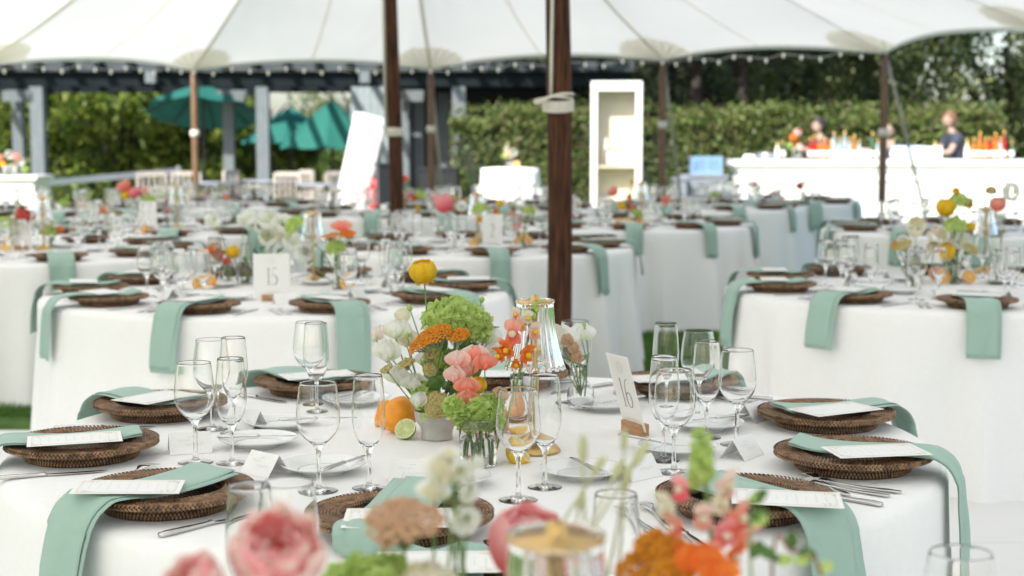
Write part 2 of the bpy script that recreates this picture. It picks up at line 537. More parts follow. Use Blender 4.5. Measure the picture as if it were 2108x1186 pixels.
rc = []
for k in range(60):
    yy = 12.9 - k * .24
    q = Vector((-.95, 12.2, 0)).lerp(Vector((.2, 7.6, 0)), (12.2 - yy) / 4.6) if yy > 7.6 else Vector((.2, 7.6, 0)).lerp(Vector((.25, -1, 0)), (7.6 - yy) / 8.6)
    zr = ridge_near(Vector((q.x, q.y, 0))).z
    rc.append([(q.x + d, q.y, zr + .03 - abs(d) * .42) for d in (-.9, -.4, 0, .4, .9)])
MB().grid(lambda u, v: rc[round(v * 59)][round(u * 4)], 5, 60).obj('ridge_cap', M_CANVAS, can)
PX_P = {5: 'at far left edge', 6: 'left of the green parasols', 7: 'behind the second pole', 8: 'right of the white bookcase', 9: 'in front of the bar', 10: 'beyond the right edge'}
for i in (5, 6, 7, 8, 9, 10):
    e = Vector(EAVE[i]); 
    t = thing('side_pole', 'slim brown wooden tent pole ' + PX_P[i], 'tent pole', (e.x, e.y, 0), 0, 'side poles of the tent')
    d = (e - Vector((-.9, 12, e.z))).normalized()
    MB().lathe([(0, 0), (.042, 0), (.045, .3), (.045, 2.1), (.036, e.z - .06), (0, e.z - .06)], 12).obj('pole', M_POLE2, t)
    MB().lathe([(0, e.z - .06), (.012, e.z - .06), (.012, e.z + .1), (0, e.z + .1)], 8).obj('pin', M_STEEL, t)
    zt = 1.50 + .05 * (i % 3)
    MB().lathe([(.047, zt - .045), (.058, zt - .04), (.06, zt), (.058, zt + .04), (.047, zt + .045)], 12).obj('rope_tie', M_ROPE, t)
    # guy strap to the ground
    k = {5: (-1.2, .6), 6: (-.35, 1.6), 7: (.12, 1.5), 8: (.5, 1.7), 9: (1.0, 1.4), 10: (1.5, .4)}[i]
    gt = MB().tube([(e.x, e.y, e.z - .02), (e.x + k[0] * .5, e.y + k[1] * .5, e.z * .5), (e.x + k[0], e.y + k[1], 0)], .018, 6).obj('guy_strap', M_STRAP)
    tag(gt, 'beige guy strap running to the ground from the pole ' + PX_P[i], 'strap', 'guy straps of the tent')

def big_pole(px, y, rad, h, label, px_top=None, lash=None, rope=True):
    b = aty(px, 600, y)
    lean = 0
    if px_top is not None:
        a = aty(px_top, 0, y); c = aty(px, 480, y)
        lean = (a.x - c.x) / (a.z - c.z)
    base = Vector((c.x - lean * c.z if px_top is not None else b.x, y, 0))
    t = thing('centre_pole', label, 'tent pole', base, 0, 'tall centre poles of the tent')
    mb = MB()
    def fn(u, v):
        a = 2 * PI * u; z = h * v
        r = rad * (1.04 - .12 * v) * (1 + .05 * mnoise.noise(Vector((math.cos(a) * 1.2, math.sin(a) * 1.2, z * .8))) + .035 * mnoise.noise(Vector((math.cos(a) * 5, math.sin(a) * 5, z * 1.5))))
        return (lean * z + r * math.cos(a) + .012 * math.sin(z * 1.7), r * math.sin(a), z)
    mb.grid(fn, 40, 120, wrap=True)
    mb.obj('pole', M_BARK, t)
    return t, base, lean
cp, cb, _ = big_pole(1148, 7.6, .060, 4.9, 'thick dark brown centre pole with white rope lashing, right of the flowers')
# rope: line down the pole and lashing
z0 = aty(1148, 228, 7.6).z; z1 = aty(1148, 198, 7.6).z
mb = MB()
pts = [(-.031 + .006 * math.sin(z * 3), -.058, z) for z in np.linspace(z1, 4.4, 14)]
mb.tube(pts, .0085, 8); mb.obj('hanging_rope', M_ROPE, cp)
mb = MB(); N = 7
pts = []
for k in range(N * 20 + 1):
    a = 2 * PI * k / 20; z = z0 + (z1 - z0) * .72 * k / (N * 20)
    pts.append((.0705 * math.cos(a), .0705 * math.sin(a) - .002, z + .012 * math.sin(a)))
mb.tube(pts, .0075, 7); mb.obj('rope_lashing', M_ROPE, cp)
mb = MB()
mb.tube(spline([(.066, -.02, z1 - .012), (.03, -.075, z1 - .008), (-.03, -.08, z1 - .004), (-.09, -.075, z1 - .03), (-.112, -.07, z1 - .034), (-.11, -.07, z1 - .022), (-.06, -.078, z1 - .012), (0, -.078, z1 + .006), (.05, -.06, z1 + .01), (.072, -.02, z1 + .008)], 6), .0075, 7)
mb.obj('rope_loop', M_ROPE, cp)
cp2, cb2, ln = big_pole(815, 12.1, .054, 4.9, 'tall dark brown tent pole standing left of the rope lashed one', px_top=806)
zz = aty(815, 272, 12.1).z
MB().lathe([(.055, zz - .035), (.068, zz - .03), (.066, zz), (.068, zz + .03), (.055, zz + .035)], 16).obj('rope_lashing', M_ROPE, cp2).location = (ln * zz, 0, 0)
MB().tube([(ln * zz - .06, -.03, zz), (ln * 3 - .058, -.03, 3), (ln * 4.5 - .05, 0, 4.5)], .012, 8).obj('hanging_rope', M_ROPE, cp2)

# string of small bulbs under the hem
M_BULB = mat('bulb_glass', (1, .97, .9), .08, spec=.8, emit=.15)
M_WIRE = mat('light_cord', (.55, .55, .55), .5)
sl_ = thing('string_light', 'string of small clear bulbs hanging along the far tent edge', 'string light', (0, 0, 0))
wp = []
bulbs = []
for i in (5, 6, 7, 8):
    for k in range(13):
        tt = k / 13
        p = canopy_pt(i, tt, .004, 0)
        p.z = EAVE[i][2] * (1 - tt) + EAVE[i + 1][2] * tt - .045 - .03 * math.sin(k * 2.1)
        wp.append(p.copy()); bulbs.append(p.copy())
MB().tube(wp, .005, 4).obj('cord', M_WIRE, sl_)
bm = MB().lathe([(0, -.045), (.012, -.04), (.014, -.028), (.013, -.014), (.009, -.004), (.009, .008), (0, .008)], 10).mesh('bulb', M_BULB)
for p in bulbs: link('bulb', bm, sl_, p)

# ------------------------------------------------------------------ pergola, wall, hedge, trees
M_SLATE = mat('slate_paint', (.010, .015, .018), .9, spec=.1, var=.15, vscale=8, stretch=(1, 1, .2), bump=.2, bscale=60)
M_SLATE2 = mat('weathered_grey_wood', (.12, .145, .155), .7, var=.18, vscale=14, stretch=(5, 5, .4), bump=.3, bscale=60)
M_PALEW = mat('pale_grey_render', (.24, .29, .31), .8, var=.06, vscale=5)
pg = thing('pergola', 'long grey painted garden pergola behind the tent', 'pergola', (0, 28, 0))
xl = aty(-260, 160, 28).x; xr = aty(1292, 160, 28).x
def bx(name, m, x0, x1, y0, y1, z0, z1, parent):
    return MB().box(((x0 + x1) / 2, (y0 + y1) / 2, (z0 + z1) / 2), (x1 - x0, y1 - y0, z1 - z0)).obj(name, m, parent, smooth=False)
bx('beam', M_SLATE, xl, xr, -.1, .1, 2.37, 2.62, pg)
bx('fascia', mat('fascia_paint', (.06, .072, .078), .85, spec=.1, var=.1, vscale=5), xl, xr + .1, -.22, -.16, 2.63, 2.80, pg)
bx('beam', M_SLATE, xl, xr, 3.4, 3.6, 2.37, 2.62, pg)
rm = MB().box((0, 1.6, 2.70), (.09, 4.4, .14)).mesh('rafter', M_SLATE, False)
for k in range(int((xr - xl) / .55)):
    link('rafter', rm, pg, (xl + .3 + k * .55, 0, .011))
for px in (-20, 320, 755):
    x = aty(px, 160, 28).x
    bx('rafter_tail', M_SLATE2, x - .09, x + .09, -.42, -.23, 2.42, 2.62, pg)
for px, y, w in ((40, 2.0, .2), (80, 0, .23), (472, 2.0, .2), (542, 0, .22), (832, 2.0, .2), (945, 0, .23), (-170, 0, .23)):
    x = aty(px, 300, 28 + y).x
    bx('post', M_SLATE2, x - w / 2, x + w / 2, y - w / 2 + (.0 if y else .02), y + w / 2 + (.0 if y else .02), 0, 2.368, pg)
    if y:
        for q in range(3):
            bx('bracket_board', M_SLATE2, x - .12, x + .40, y - .30 - q * .14, y - .25 - q * .14, 2.16 - .01 * q, 2.36 - .01 * q, pg)
gw = thing('garden_wall', 'pale grey boarded wall under the pergola', 'wall', (0, 31, 0))
x0 = aty(722, 300, 31).x; x1 = aty(806, 300, 31).x
nbd = 6
bdm = MB().box((0, 0, 1.35), ((x1 - x0) / nbd - .012, .06, 2.7)).mesh('board', M_PALEW, False)
for k in range(nbd):
    link('board', bdm, gw, (x0 + (k + .5) * (x1 - x0) / nbd, .01 * (k % 2), 0))

sh = thing('dark_void_box', 'dark box added as the shade under the pergola, with grey louvre boards', 'shade box', (0, 32.2, 0))  # near-black box added to stand in for the shade under the pergola
M_VOID = mat('void_shade', (.012, .014, .016), .8, var=.3, vscale=5)
sx0, sx1 = aty(812, 300, 32).x, aty(1235, 300, 32).x
MB().box(((sx0 + sx1) / 2, .8, 1.35), (sx1 - sx0, 1.5, 2.7)).obj('wall', M_VOID, sh, smooth=False)
MB().box(((sx0 + sx1) / 2, -.1, 2.78), (sx1 - sx0 + .3, 3.2, .10)).obj('roof', M_VOID, sh, smooth=False)
for px, w in ((838, .16), (862, .22), (888, .10), (912, .24), (932, .12)):
    x = aty(px, 300, 32).x
    MB().box((x, -.03, 1.30), (w, .07, 2.6)).obj('louvre_board', M_SLATE2, sh, smooth=False)
# foliage as many leaf faces
def leafmesh(name, n, sampler, size, mats, up=.3, seed=1, bias=None):
    r = np.random.RandomState(seed)
    P = sampler(r, n)
    n = len(P)
    A = r.normal(size=(n, 3)); A[:, 2] += up * 0; A /= np.linalg.norm(A, axis=1)[:, None]
    B = r.normal(size=(n, 3)); B -= (B * A).sum(1)[:, None] * A; B /= np.linalg.norm(B, axis=1)[:, None]
    s = size * r.uniform(.6, 1.35, n)[:, None]
    N = np.cross(A, B)
    V = np.zeros((n, 4, 3))
    V[:, 0] = P - A * s; V[:, 1] = P + B * s * .42 + N * s * .12; V[:, 2] = P + A * s; V[:, 3] = P - B * s * .42 + N * s * .12
    V = V.reshape(-1, 3)
    me = bpy.data.meshes.new(name)
    me.vertices.add(len(V)); me.vertices.foreach_set('co', V.ravel())
    me.loops.add(len(V)); me.loops.foreach_set('vertex_index', np.arange(len(V)))
    me.polygons.add(n); me.polygons.foreach_set('loop_start', np.arange(n) * 4); me.polygons.foreach_set('loop_total', np.full(n, 4))
    for m in mats: me.materials.append(m)
    me.polygons.foreach_set('material_index', r.randint(0, len(mats), n))
    me.update()
    return me
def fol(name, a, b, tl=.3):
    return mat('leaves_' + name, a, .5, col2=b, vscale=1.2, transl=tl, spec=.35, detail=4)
F_HEDGE = [fol('hedge1', (.05, .095, .018), (.12, .175, .04)), fol('hedge2', (.095, .15, .035), (.20, .255, .075)), fol('hedge3', (.14, .11, .05), (.16, .18, .07))]
F_BUSH = [fol('bush1', (.04, .09, .012), (.11, .17, .02)), fol('bush2', (.10, .15, .018), (.21, .26, .045))]
F_TREE = [fol('tree1', (.05, .08, .03), (.14, .18, .07)), fol('tree2', (.16, .20, .08), (.30, .34, .16))]
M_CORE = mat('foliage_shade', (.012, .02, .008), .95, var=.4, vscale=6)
M_TRUNK = mat('trunk_bark', (.03, .024, .018), .9, var=.3, vscale=12, stretch=(4, 4, 1), bump=.6, bscale=30)

# clipped hedge
hx0, hx1, hy = aty(925, 300, 26).x, aty(2075, 300, 26).x, 26.0
hd = thing('hedge', 'long clipped green hedge behind the bar and bookcase', 'hedge', (0, hy, 0))
def core(u, v):
    return None
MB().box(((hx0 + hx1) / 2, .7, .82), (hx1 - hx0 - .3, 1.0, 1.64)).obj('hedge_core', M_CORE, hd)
def hs(r, n):
    x = r.uniform(hx0, hx1, n); y = r.uniform(0, 1.4, n); z = r.uniform(0, 1.95, n)
    lump = np.sin(x * 1.9) * .08 + np.sin(x * 4.3 + 1) * .06 + np.sin(x * 9.1 + z * 5) * .05
    k = r.rand(n)
    y = np.where(k < .6, .02 + np.abs(r.normal(0, .12, n)) - lump, y)
    z = np.where(k >= .6, 1.78 + lump + r.normal(0, .06, n), z + 0)
    z = np.where((k < .6) & (z > 1.85 + lump), 1.7, z)
    # upright young shoots
    sh = r.rand(n) < .03
    z = np.where(sh, 1.9 + r.uniform(0, .25, n) * (r.rand(n)), z)
    return np.stack([x, y, z], 1)
stuff(link('hedge_leaves', leafmesh('hedge_leaves', 42000, hs, .045, F_HEDGE, seed=5), hd))
# loose dark leaning shrubs behind: tree masses with drooping sprays
def tree(x, y, z0, z1, rx, ry, n, size, mats, label, trunks=1, seed=1, droop=False, name='broadleaf_tree', clump=.5):
    t = thing(name, label, 'tree', (x, y, 0), 0, None)
    r0 = np.random.RandomState(seed * 7 + 1)
    for q in range(trunks):
        ox = r0.uniform(-.4, .4) * rx if trunks > 1 else 0
        MB().tube(spline([(ox, 0, 0), (ox * 1.1 + .1, .05, z0 * .6 + .2), (ox * .9 - .1, 0, (z0 + z1) / 2)], 4), [.13 - .008 * k for k in range(9)], 8).obj('trunk', M_TRUNK, t)
        mb = MB()
        for b in range(6):
            a = r0.uniform(0, 2 * PI); 
            mb.tube(spline([(ox, 0, z0 * .6 + .3), (ox + math.cos(a) * rx * .4, math.sin(a) * ry * .4, (z0 + z1) * .45), (ox + math.cos(a) * rx * .8, math.sin(a) * ry * .8, z1 - (z1 - z0) * r0.uniform(.2, .6))], 3), [.05, .045, .04, .035, .03, .02, .01], 5)
        stuff(mb.obj('limbs', M_TRUNK, t))
    nc = int(26 * clump / .5)
    C = np.stack([r0.uniform(-1, 1, nc) * rx, r0.uniform(-1, 1, nc) * ry, r0.uniform(z0, z1, nc)], 1)
    q = (C[:, 0] / rx) ** 2 * .6 + ((C[:, 2] - (z0 + z1) / 2) / ((z1 - z0) / 2)) ** 2 * .5
    C = C[q < .95]
    def smp(r, n):
        k = r.randint(0, len(C), n)
        P = r.normal(size=(n, 3)); P /= np.linalg.norm(P, axis=1)[:, None]
        rad = (.25 + .75 * r.rand(n) ** .4)[:, None] * np.array([rx * .34, ry * .34, (z1 - z0) * .17])
        if droop: rad = rad * np.array([.55, .55, 1.9])
        return C[k] + P * rad
    stuff(link('crown', leafmesh('crown', n, smp, size, mats, seed=seed), t))
    return t
tree(-8.3, 33.5, .3, 3.6, 2.2, 1.2, 8000, .12, F_BUSH, 'sunlit yellow green bush seen between the leftmost pergola posts', seed=11, name='garden_bush', clump=.62)
tree(-6.2, 34.0, .2, 3.1, 2.0, 1.2, 8000, .12, F_BUSH, 'broad green bush behind the pergola, above the white net', seed=12, name='garden_bush', clump=.62)
tree(-11.5, 34.0, .2, 3.8, 2.4, 1.2, 7000, .10, F_BUSH, 'green bush beyond the left edge of the pergola', seed=13, name='garden_bush', clump=1.2)
tree(-4.2, 39, .2, 1.7, 2.0, .8, 6000, .09, F_BUSH, 'low leafy shrub below the green parasols', seed=14, name='garden_bush', clump=1.2)
tree(-4.3, 44, 1.5, 3.9, 1.6, 1.5, 3000, .09, F_TREE, 'thin pale tree with sky showing through, above the parasols', seed=15)
tree(4.5, 31.5, 1.7, 4.2, 3.4, 1.6, 6500, .085, F_TREE, 'dark shaded tree with hanging leaf sprays behind the hedge', seed=21, trunks=2, droop=True, clump=.6)
tree(9.2, 30.0, 1.4, 5.0, 3.0, 1.8, 17000, .085, F_TREE, 'lighter leafy tree behind the hedge above the standing barman', seed=22, trunks=2, droop=True, clump=.75)
tree(13.2, 33.0, 1.0, 4.6, 2.6, 1.8, 7000, .085, F_TREE, 'loose sunlit tree at far right with sky between its leaves', seed=23, clump=.7)
tree(3.4, 28.6, 3.75, 8.5, 4.9, 2.3, 24000, .15, F_TREE, 'added tall tree whose crown casts shade behind the hedge', seed=24, trunks=2, clump=2.2)  # crown added above the view to keep sun off the trees behind
# dense leaf screen at the back of the garden, deep shade put into its colour
def screen(name, label, x0, x1, y, h, n, seed, mats):
    t = thing(name, label, 'hedge', (0, y, 0))
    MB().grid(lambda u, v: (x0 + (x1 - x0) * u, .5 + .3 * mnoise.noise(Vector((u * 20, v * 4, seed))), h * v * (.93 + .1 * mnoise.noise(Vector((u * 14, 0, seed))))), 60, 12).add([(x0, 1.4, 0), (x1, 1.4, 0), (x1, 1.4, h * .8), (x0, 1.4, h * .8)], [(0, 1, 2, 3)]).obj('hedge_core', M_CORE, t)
    def sm(r, n):
        x = r.uniform(x0, x1, n); z = h * r.rand(n) * (1 + .1 * np.sin(x * 2.2))
        return np.stack([x, .35 * np.sin(x * 2.1) * np.cos(z * 2) + r.normal(0, .25, n), z], 1)
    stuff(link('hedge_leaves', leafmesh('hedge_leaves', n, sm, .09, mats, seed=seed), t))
screen('tall_hedge', 'dark tall hedge coloured as in deep shade behind the clipped one', -1.2, 9.2, 35, 5.2, 2500, 31, [fol('deep_shade', (.02, .035, .012), (.04, .06, .02))])
screen('tall_hedge', 'green hedge coloured as in shade behind the bushes at left', -17, -6.1, 37, 3.0, 3500, 32, [fol('deep_shade2', (.02, .04, .012), (.05, .08, .02))])
# small flowering plants by the pergola foot
for k, px in enumerate((140, 185, 232)):
    x = aty(px, 420, 23.5).x
    t = thing('flowering_plant', ('low green plant with yellow flowers under the white net, ' + ('leftmost of three', 'in the middle of three', 'rightmost of three')[k]), 'plant', (x, 23.5, 0), 0, 'low plants under the net')
    def sm(r, n):
        P = r.normal(size=(n, 3)) * np.array([.16, .12, .13]); P[:, 2] = np.abs(P[:, 2]) * 1.7 + .02
        return P
    stuff(link('leaves', leafmesh('leaves', 900, sm, .04, F_BUSH, seed=40 + k), t))
    mb = MB()
    for q in range(12): mb.ico((RND.gauss(0, .15), RND.gauss(0, .1), .25 + RND.random() * .2), .02, sub=1)
    stuff(mb.obj('blossoms', M_YEL, t))
# ------------------------------------------------------------------ garden things
M_WPAINT = mat('white_paint', (.80, .80, .79), .45, var=.03, vscale=6, bump=.05, bscale=40)
M_CREAMP = mat('cream_paint', (.60, .55, .43), .6, var=.03, vscale=6)
M_TEAL = mat('teal_canvas', (.006, .115, .092), .8, var=.08, vscale=9, transl=.06)
M_DARKM = mat('dark_metal', (.04, .045, .05), .4, .6)
M_GREYP = mat('grey_plastic', (.20, .22, .26), .5, var=.05, vscale=4)
M_BLUEP = mat('blue_plastic', (.18, .30, .46), .45, var=.05, vscale=4)
M_BEIGEW = mat('beige_wood', (.40, .36, .32), .7, var=.12, vscale=10, stretch=(4, 4, .6))

# parasols
def parasol(px, py_top, y, R, ztop, drop, label, tilt=0, rz=0, tip=0):
    a = aty(px, py_top, y)
    t = thing('parasol', label, 'parasol', (a.x, y, 0), rz, 'green garden parasols')
    H = a.z
    mb = MB()
    n = 8
    def fn(u, v):
        ang = 2 * PI * u; k = u * n; s = 4 * (k % 1) * (1 - k % 1)
        r = R * v * (1 - .05 * s * v)
        z = H - drop * v ** 1.12 - .05 * s * v
        return (r * math.cos(ang), r * math.sin(ang), z + tilt * r * math.cos(ang) - tip * r * math.sin(ang))
    for q in range(n):
        MB().grid(lambda u, v: fn((q + u) / n, .002 + v * .998), 7, 8).obj('canopy_panel', M_TEAL, t)
        a2 = 2 * PI * q / n
        MB().tube([(.02 * math.cos(a2), .02 * math.sin(a2), H - .03), (R * .96 * math.cos(a2), R * .96 * math.sin(a2), H - drop - .03 + tilt * R * .96 * math.cos(a2) - tip * R * .96 * math.sin(a2))], .012, 5).obj('rib', M_DARKM, t)
    MB().lathe([(0, 0), (.028, 0), (.028, H + .05), (.0, H + .12)], 8).obj('pole', M_DARKM, t)
    MB().lathe([(0, 0), (.3, 0), (.3, .06), (.05, .1), (.0, .1)], 16).obj('base', M_DARKM, t)
parasol(418, 172, 30, 1.12, 2.4, .55, 'green parasol partly in shade behind the left side pole', tilt=-.02, tip=.27)
parasol(598, 220, 32.4, 1.05, 2.4, .72, 'green parasol behind and left of the brightest one')
parasol(682, 206, 31.2, 1.05, 2.4, .92, 'bright sunlit green parasol beside the white leaning cabinet')

# garden chairs and table
def chair(px, y, rz, label):
    p = aty(px, 400, y)
    t = thing('garden_chair', label, 'chair', (p.x, y, 0), rz, 'pale wooden garden chairs')
    MB().box((0, 0, .43), (.5, .48, .04)).obj('seat', M_BEIGEW, t, smooth=False)
    lg = MB().box((0, 0, .205), (.045, .045, .41)).mesh('leg', M_BEIGEW, False)
    for sx in (-1, 1):
        link('leg', lg, t, (sx * .22, -.2, 0))
        MB().box((sx * .22, .22, .45), (.045, .045, .9)).obj('leg', M_BEIGEW, t, smooth=False)
        MB().box((sx * .24, 0, .64), (.05, .46, .03)).obj('armrest', M_BEIGEW, t, smooth=False)
    MB().box((0, .22, .88), (.39, .03, .07)).obj('top_rail', M_BEIGEW, t, smooth=False)
    sm_ = MB().box((0, .22, .65), (.028, .018, .38)).mesh('slat', M_BEIGEW, False)
    for k in range(4): link('slat', sm_, t, (-.135 + .09 * k, 0, 0))
for px, y, rz, lb in ((606, 25, 2.8, 'pale wooden garden chair nearest the pergola post'), (655, 26.5, 2.2, 'pale wooden garden chair right of the middle one'),
                      (690, 25.5, 3.6, 'pale wooden garden chair next to the leaning white cabinet'), (500, 26.0, 1.2, 'pale garden chair between the two middle pergola posts'), (318, 24.5, .4, 'pale wooden garden chair under the net end at left'),
                      (385, 25.5, 3.3, 'pale garden chair behind the left side pole')):
    chair(px, y, rz, lb)
def gtable(px, y, lb):
    p = aty(px, 400, y)
    t = thing('garden_table', lb, 'table', (p.x, y, 0), 0, 'garden tables on the terrace')
    MB().lathe([(0, .70), (.5, .70), (.5, .735), (0, .735)], 24).obj('tabletop', M_GREYP, t)
    MB().lathe([(0, 0), (.25, 0), (.25, .03), (.04, .06), (.04, .70), (0, .70)], 16).obj('pedestal', M_DARKM, t)
gtable(440, 25.6, 'round grey garden table between the left pergola posts'); gtable(560, 26.8, 'round grey garden table behind the pergola post by the chairs')
gtable(672, 24.6, 'round grey garden table beside the rightmost garden chairs')

# volleyball style net with white top band
nt_ = thing('lawn_net', 'white banded lawn net stretched across the left of the garden', 'net')
a = aty(92, 377, 23); b = aty(366, 352, 27)
MB().add([a + Vector((0, 0, -.05)), b + Vector((0, 0, -.05)), b + Vector((0, 0, .05)), a + Vector((0, 0, .05)),
          a + Vector((0, .02, -.05)), b + Vector((0, .02, -.05)), b + Vector((0, .02, .05)), a + Vector((0, .02, .05))],
         [(0, 1, 2, 3), (7, 6, 5, 4), (3, 2, 6, 7), (0, 4, 5, 1)]).obj('top_band', M_WPAINT, nt_, smooth=False)
for p in (a, b):
    MB().tube([(p.x, p.y + .03, 0), (p.x, p.y + .03, p.z + .08)], .035, 8).obj('post', M_GREYP, nt_)
mb = MB()
for k in range(36):
    p = a.lerp(b, k / 35); mb.tube([(p.x, p.y + .01, p.z - .05), (p.x, p.y + .01, max(.1, p.z - .8))], .003, 3, cap=False)
for k in range(8):
    d = Vector((0, .01, -.05 - .1 * k)); mb.tube([a + d, b + d], .003, 3, cap=False)
stuff(mb.obj('mesh', M_DARKM, nt_))

# bookcase standing behind table: open white cabinet
def cabinet(x, y, w, h, d, rz, tilt, label, shelves, name='bookcase'):
    t = thing(name, label, 'cabinet', (x, y, 0), rz)
    t.rotation_euler = (0, tilt, rz)
    f = .055
    for nm, c, s in (('side_panel', (-w / 2 + f / 2, 0, h / 2), (f, d, h)), ('side_panel', (w / 2 - f / 2, 0, h / 2), (f, d, h)),
                     ('top', (0, 0, h - f / 2), (w - 2 * f - .002, d, f)), ('bottom', (0, 0, f / 2 + .02), (w - 2 * f - .002, d, f))):
        MB().box(c, s).obj(nm, M_WPAINT, t, smooth=False)
    MB().box((0, d / 2 - .02, h / 2), (w - 2 * f - .004, .02, h - 2 * f - .05)).obj('back_panel', M_CREAMP, t, smooth=False)
    for z in shelves: MB().box((0, -.0, z), (w - 2 * f - .004, d - .06, .03)).obj('shelf', M_CREAMP, t, smooth=False)
    for sx in (-1, 1): MB().box((sx * (w / 2 - .045), -d / 2 - .012, h / 2), (.09, .022, h)).obj('face_frame', M_WPAINT, t, smooth=False)
    MB().box((0, -d / 2 - .012, h - .07), (w - .182, .022, .14)).obj('face_frame', M_WPAINT, t, smooth=False)
    return t
bc = aty(1270, 300, 23.6)
zs = aty(1270, 343, 23.6).z
cabinet(bc.x, 23.6, .76, aty(1270, 168, 23.6).z, .38, -.12, 0, 'tall white bookcase with cream inside standing before the hedge', (zs, zs - .6, ))
# its contents
def framed(px, py, y, w, h):
    p = aty(px, py, y)
    t = thing('picture_frame', 'dark framed picture on the bookcase shelf', 'picture frame', p)
    MB().box((0, 0, h / 2), (w, .02, h)).obj('frame', mat('brown_frame', (.12, .06, .035), .5), t, smooth=False)
    MB().box((0, -.013, h / 2), (w - .05, .006, h - .05)).obj('picture', mat('pale_picture', (.55, .6, .65), .5, var=.2, vscale=20), t, smooth=False)
framed(1259, 342, 23.5, .2, .25)
p = aty(1281, 342, 23.5)
tag(MB().lathe([(0, 0), (.05, 0), (.07, .08), (.06, .2), (.035, .22), (.03, .2), (0, .2)], 14).obj('white_vase', M_CHINA, None, True, p), 'small cream vase right of the picture in the bookcase', 'vase')
p = aty(1248, 342, 23.6)
tag(MB().lathe([(0, 0), (.035, 0), (.03, .3), (.012, .42), (0, .44)], 10).obj('white_candle', M_WHT, None, True, p), 'tall white candle left of the picture in the bookcase', 'candle')
lc = aty(724, 415, 23)
t = cabinet(lc.x - .02, 23.0, .36, 1.74, .30, PI + .5, -.24, 'white cabinet leaning to the right beside the green parasols', (.4, .9), 'leaning_cabinet')
t.location = (lc.x - .10, 23, .09)
MB().box((0, .162, .87), (.355, .02, 1.73)).obj('back_board', M_WPAINT, t, smooth=False)
for zz_ in (.10, .87, 1.64): MB().box((0, .178, zz_), (.33, .012, .07)).obj('back_batten', M_WPAINT, t, smooth=False)
pb = aty(778, 230, 21.5)
# white sheet side of the leaning cabinet is its own side panel

# cocktail table
def draped(px, y, r, top, label, name='cocktail_table'):
    c = aty(px, 345, y)
    top = c.z
    def fn(u, v):
        a = 2 * PI * u
        if v < .12: rr = r * v / .12; z = top
        else:
            q = (v - .12) / .88; z = top - q * top * .98
            rr = r * (1 + .10 * q) + .045 * q * math.sin(a * 9 + .6) + .02 * q * math.sin(a * 17)
        return (rr * math.cos(a), rr * math.sin(a), z)
    o = MB().grid(fn, 120, 16, wrap=True).obj(name, M_CLOTH)
    o.location = (c.x, y, 0)
    return tag(o, label, 'table')
ct = draped(1050, 22.6, .42, 1.05, 'small round cocktail table under a bright white cloth in the sun')

# dark cases and extinguisher by the pole
def pbox(name, px, y, w, d, z0, h, m, label, cat, rz=0, lid=None):
    p = aty(px, 400, y)
    t = thing(name, label, cat, (p.x, y, z0), rz)
    mb = MB()
    b = .02
    vs = [(-w / 2 * .94, -d / 2 * .94, 0), (w / 2 * .94, -d / 2 * .94, 0), (w / 2 * .94, d / 2 * .94, 0), (-w / 2 * .94, d / 2 * .94, 0), (-w / 2, -d / 2, h), (w / 2, -d / 2, h), (w / 2, d / 2, h), (-w / 2, d / 2, h)]
    mb.add(vs, [(3, 2, 1, 0), (0, 1, 5, 4), (1, 2, 6, 5), (2, 3, 7, 6), (3, 0, 4, 7), (4, 5, 6, 7)])
    mb.obj('body', m, t, smooth=False)
    if lid:
        MB().box((0, 0, h + .02), (w + .04, d + .04, .04)).obj('lid', lid, t, smooth=False)
    return t
t = pbox('plastic_tote', 1448, 23.6, .68, .45, 0, .86, M_GREYP, 'grey plastic storage tote between bookcase and bar', 'tote', 0, M_GREYP)
for k in range(9): MB().box((-.24 + .06 * k, -.215, .72), (.02, .03, .16)).obj('rib', M_GREYP, t, smooth=False)
t = pbox('plastic_tote', 1398, 23.4, .18, .4, 0, .82, M_GREYP, 'narrow grey plastic tote left of the wider one', 'tote', 0, M_GREYP)
t = thing('milk_crate', 'blue plastic crate standing on the grey tote', 'crate', (aty(1453, 340, 23.6).x, 23.6, .902))
w, h = .45, .27
for (c, s) in (((0, -.15, .03), (w, .02, .06)), ((0, -.15, h - .03), (w, .02, .06)), ((-w / 2 + .01, -.15, h / 2), (.04, .022, h)), ((w / 2 - .01, -.15, h / 2), (.04, .022, h)), ((0, -.15, h / 2), (.05, .021, h)),
               ((-w / 2, 0, h / 2), (.02, .3, h)), ((w / 2, 0, h / 2), (.02, .3, h)), ((0, .15, h / 2), (w, .02, h)), ((0, 0, .01), (w, .3, .02))):
    MB().box(c, s).obj('side_rail', M_BLUEP, t, smooth=False)
mb = MB()
for k in range(12):
    for sx in (-1, 1):
        x = -w / 2 + .02 + k * w / 12
        mb.tube([(x, -.15, .05), (min(w / 2, max(-w / 2, x + sx * .12)), -.15, h - .05)], .006, 4, cap=False)
stuff(mb.obj('lattice', M_BLUEP, t))
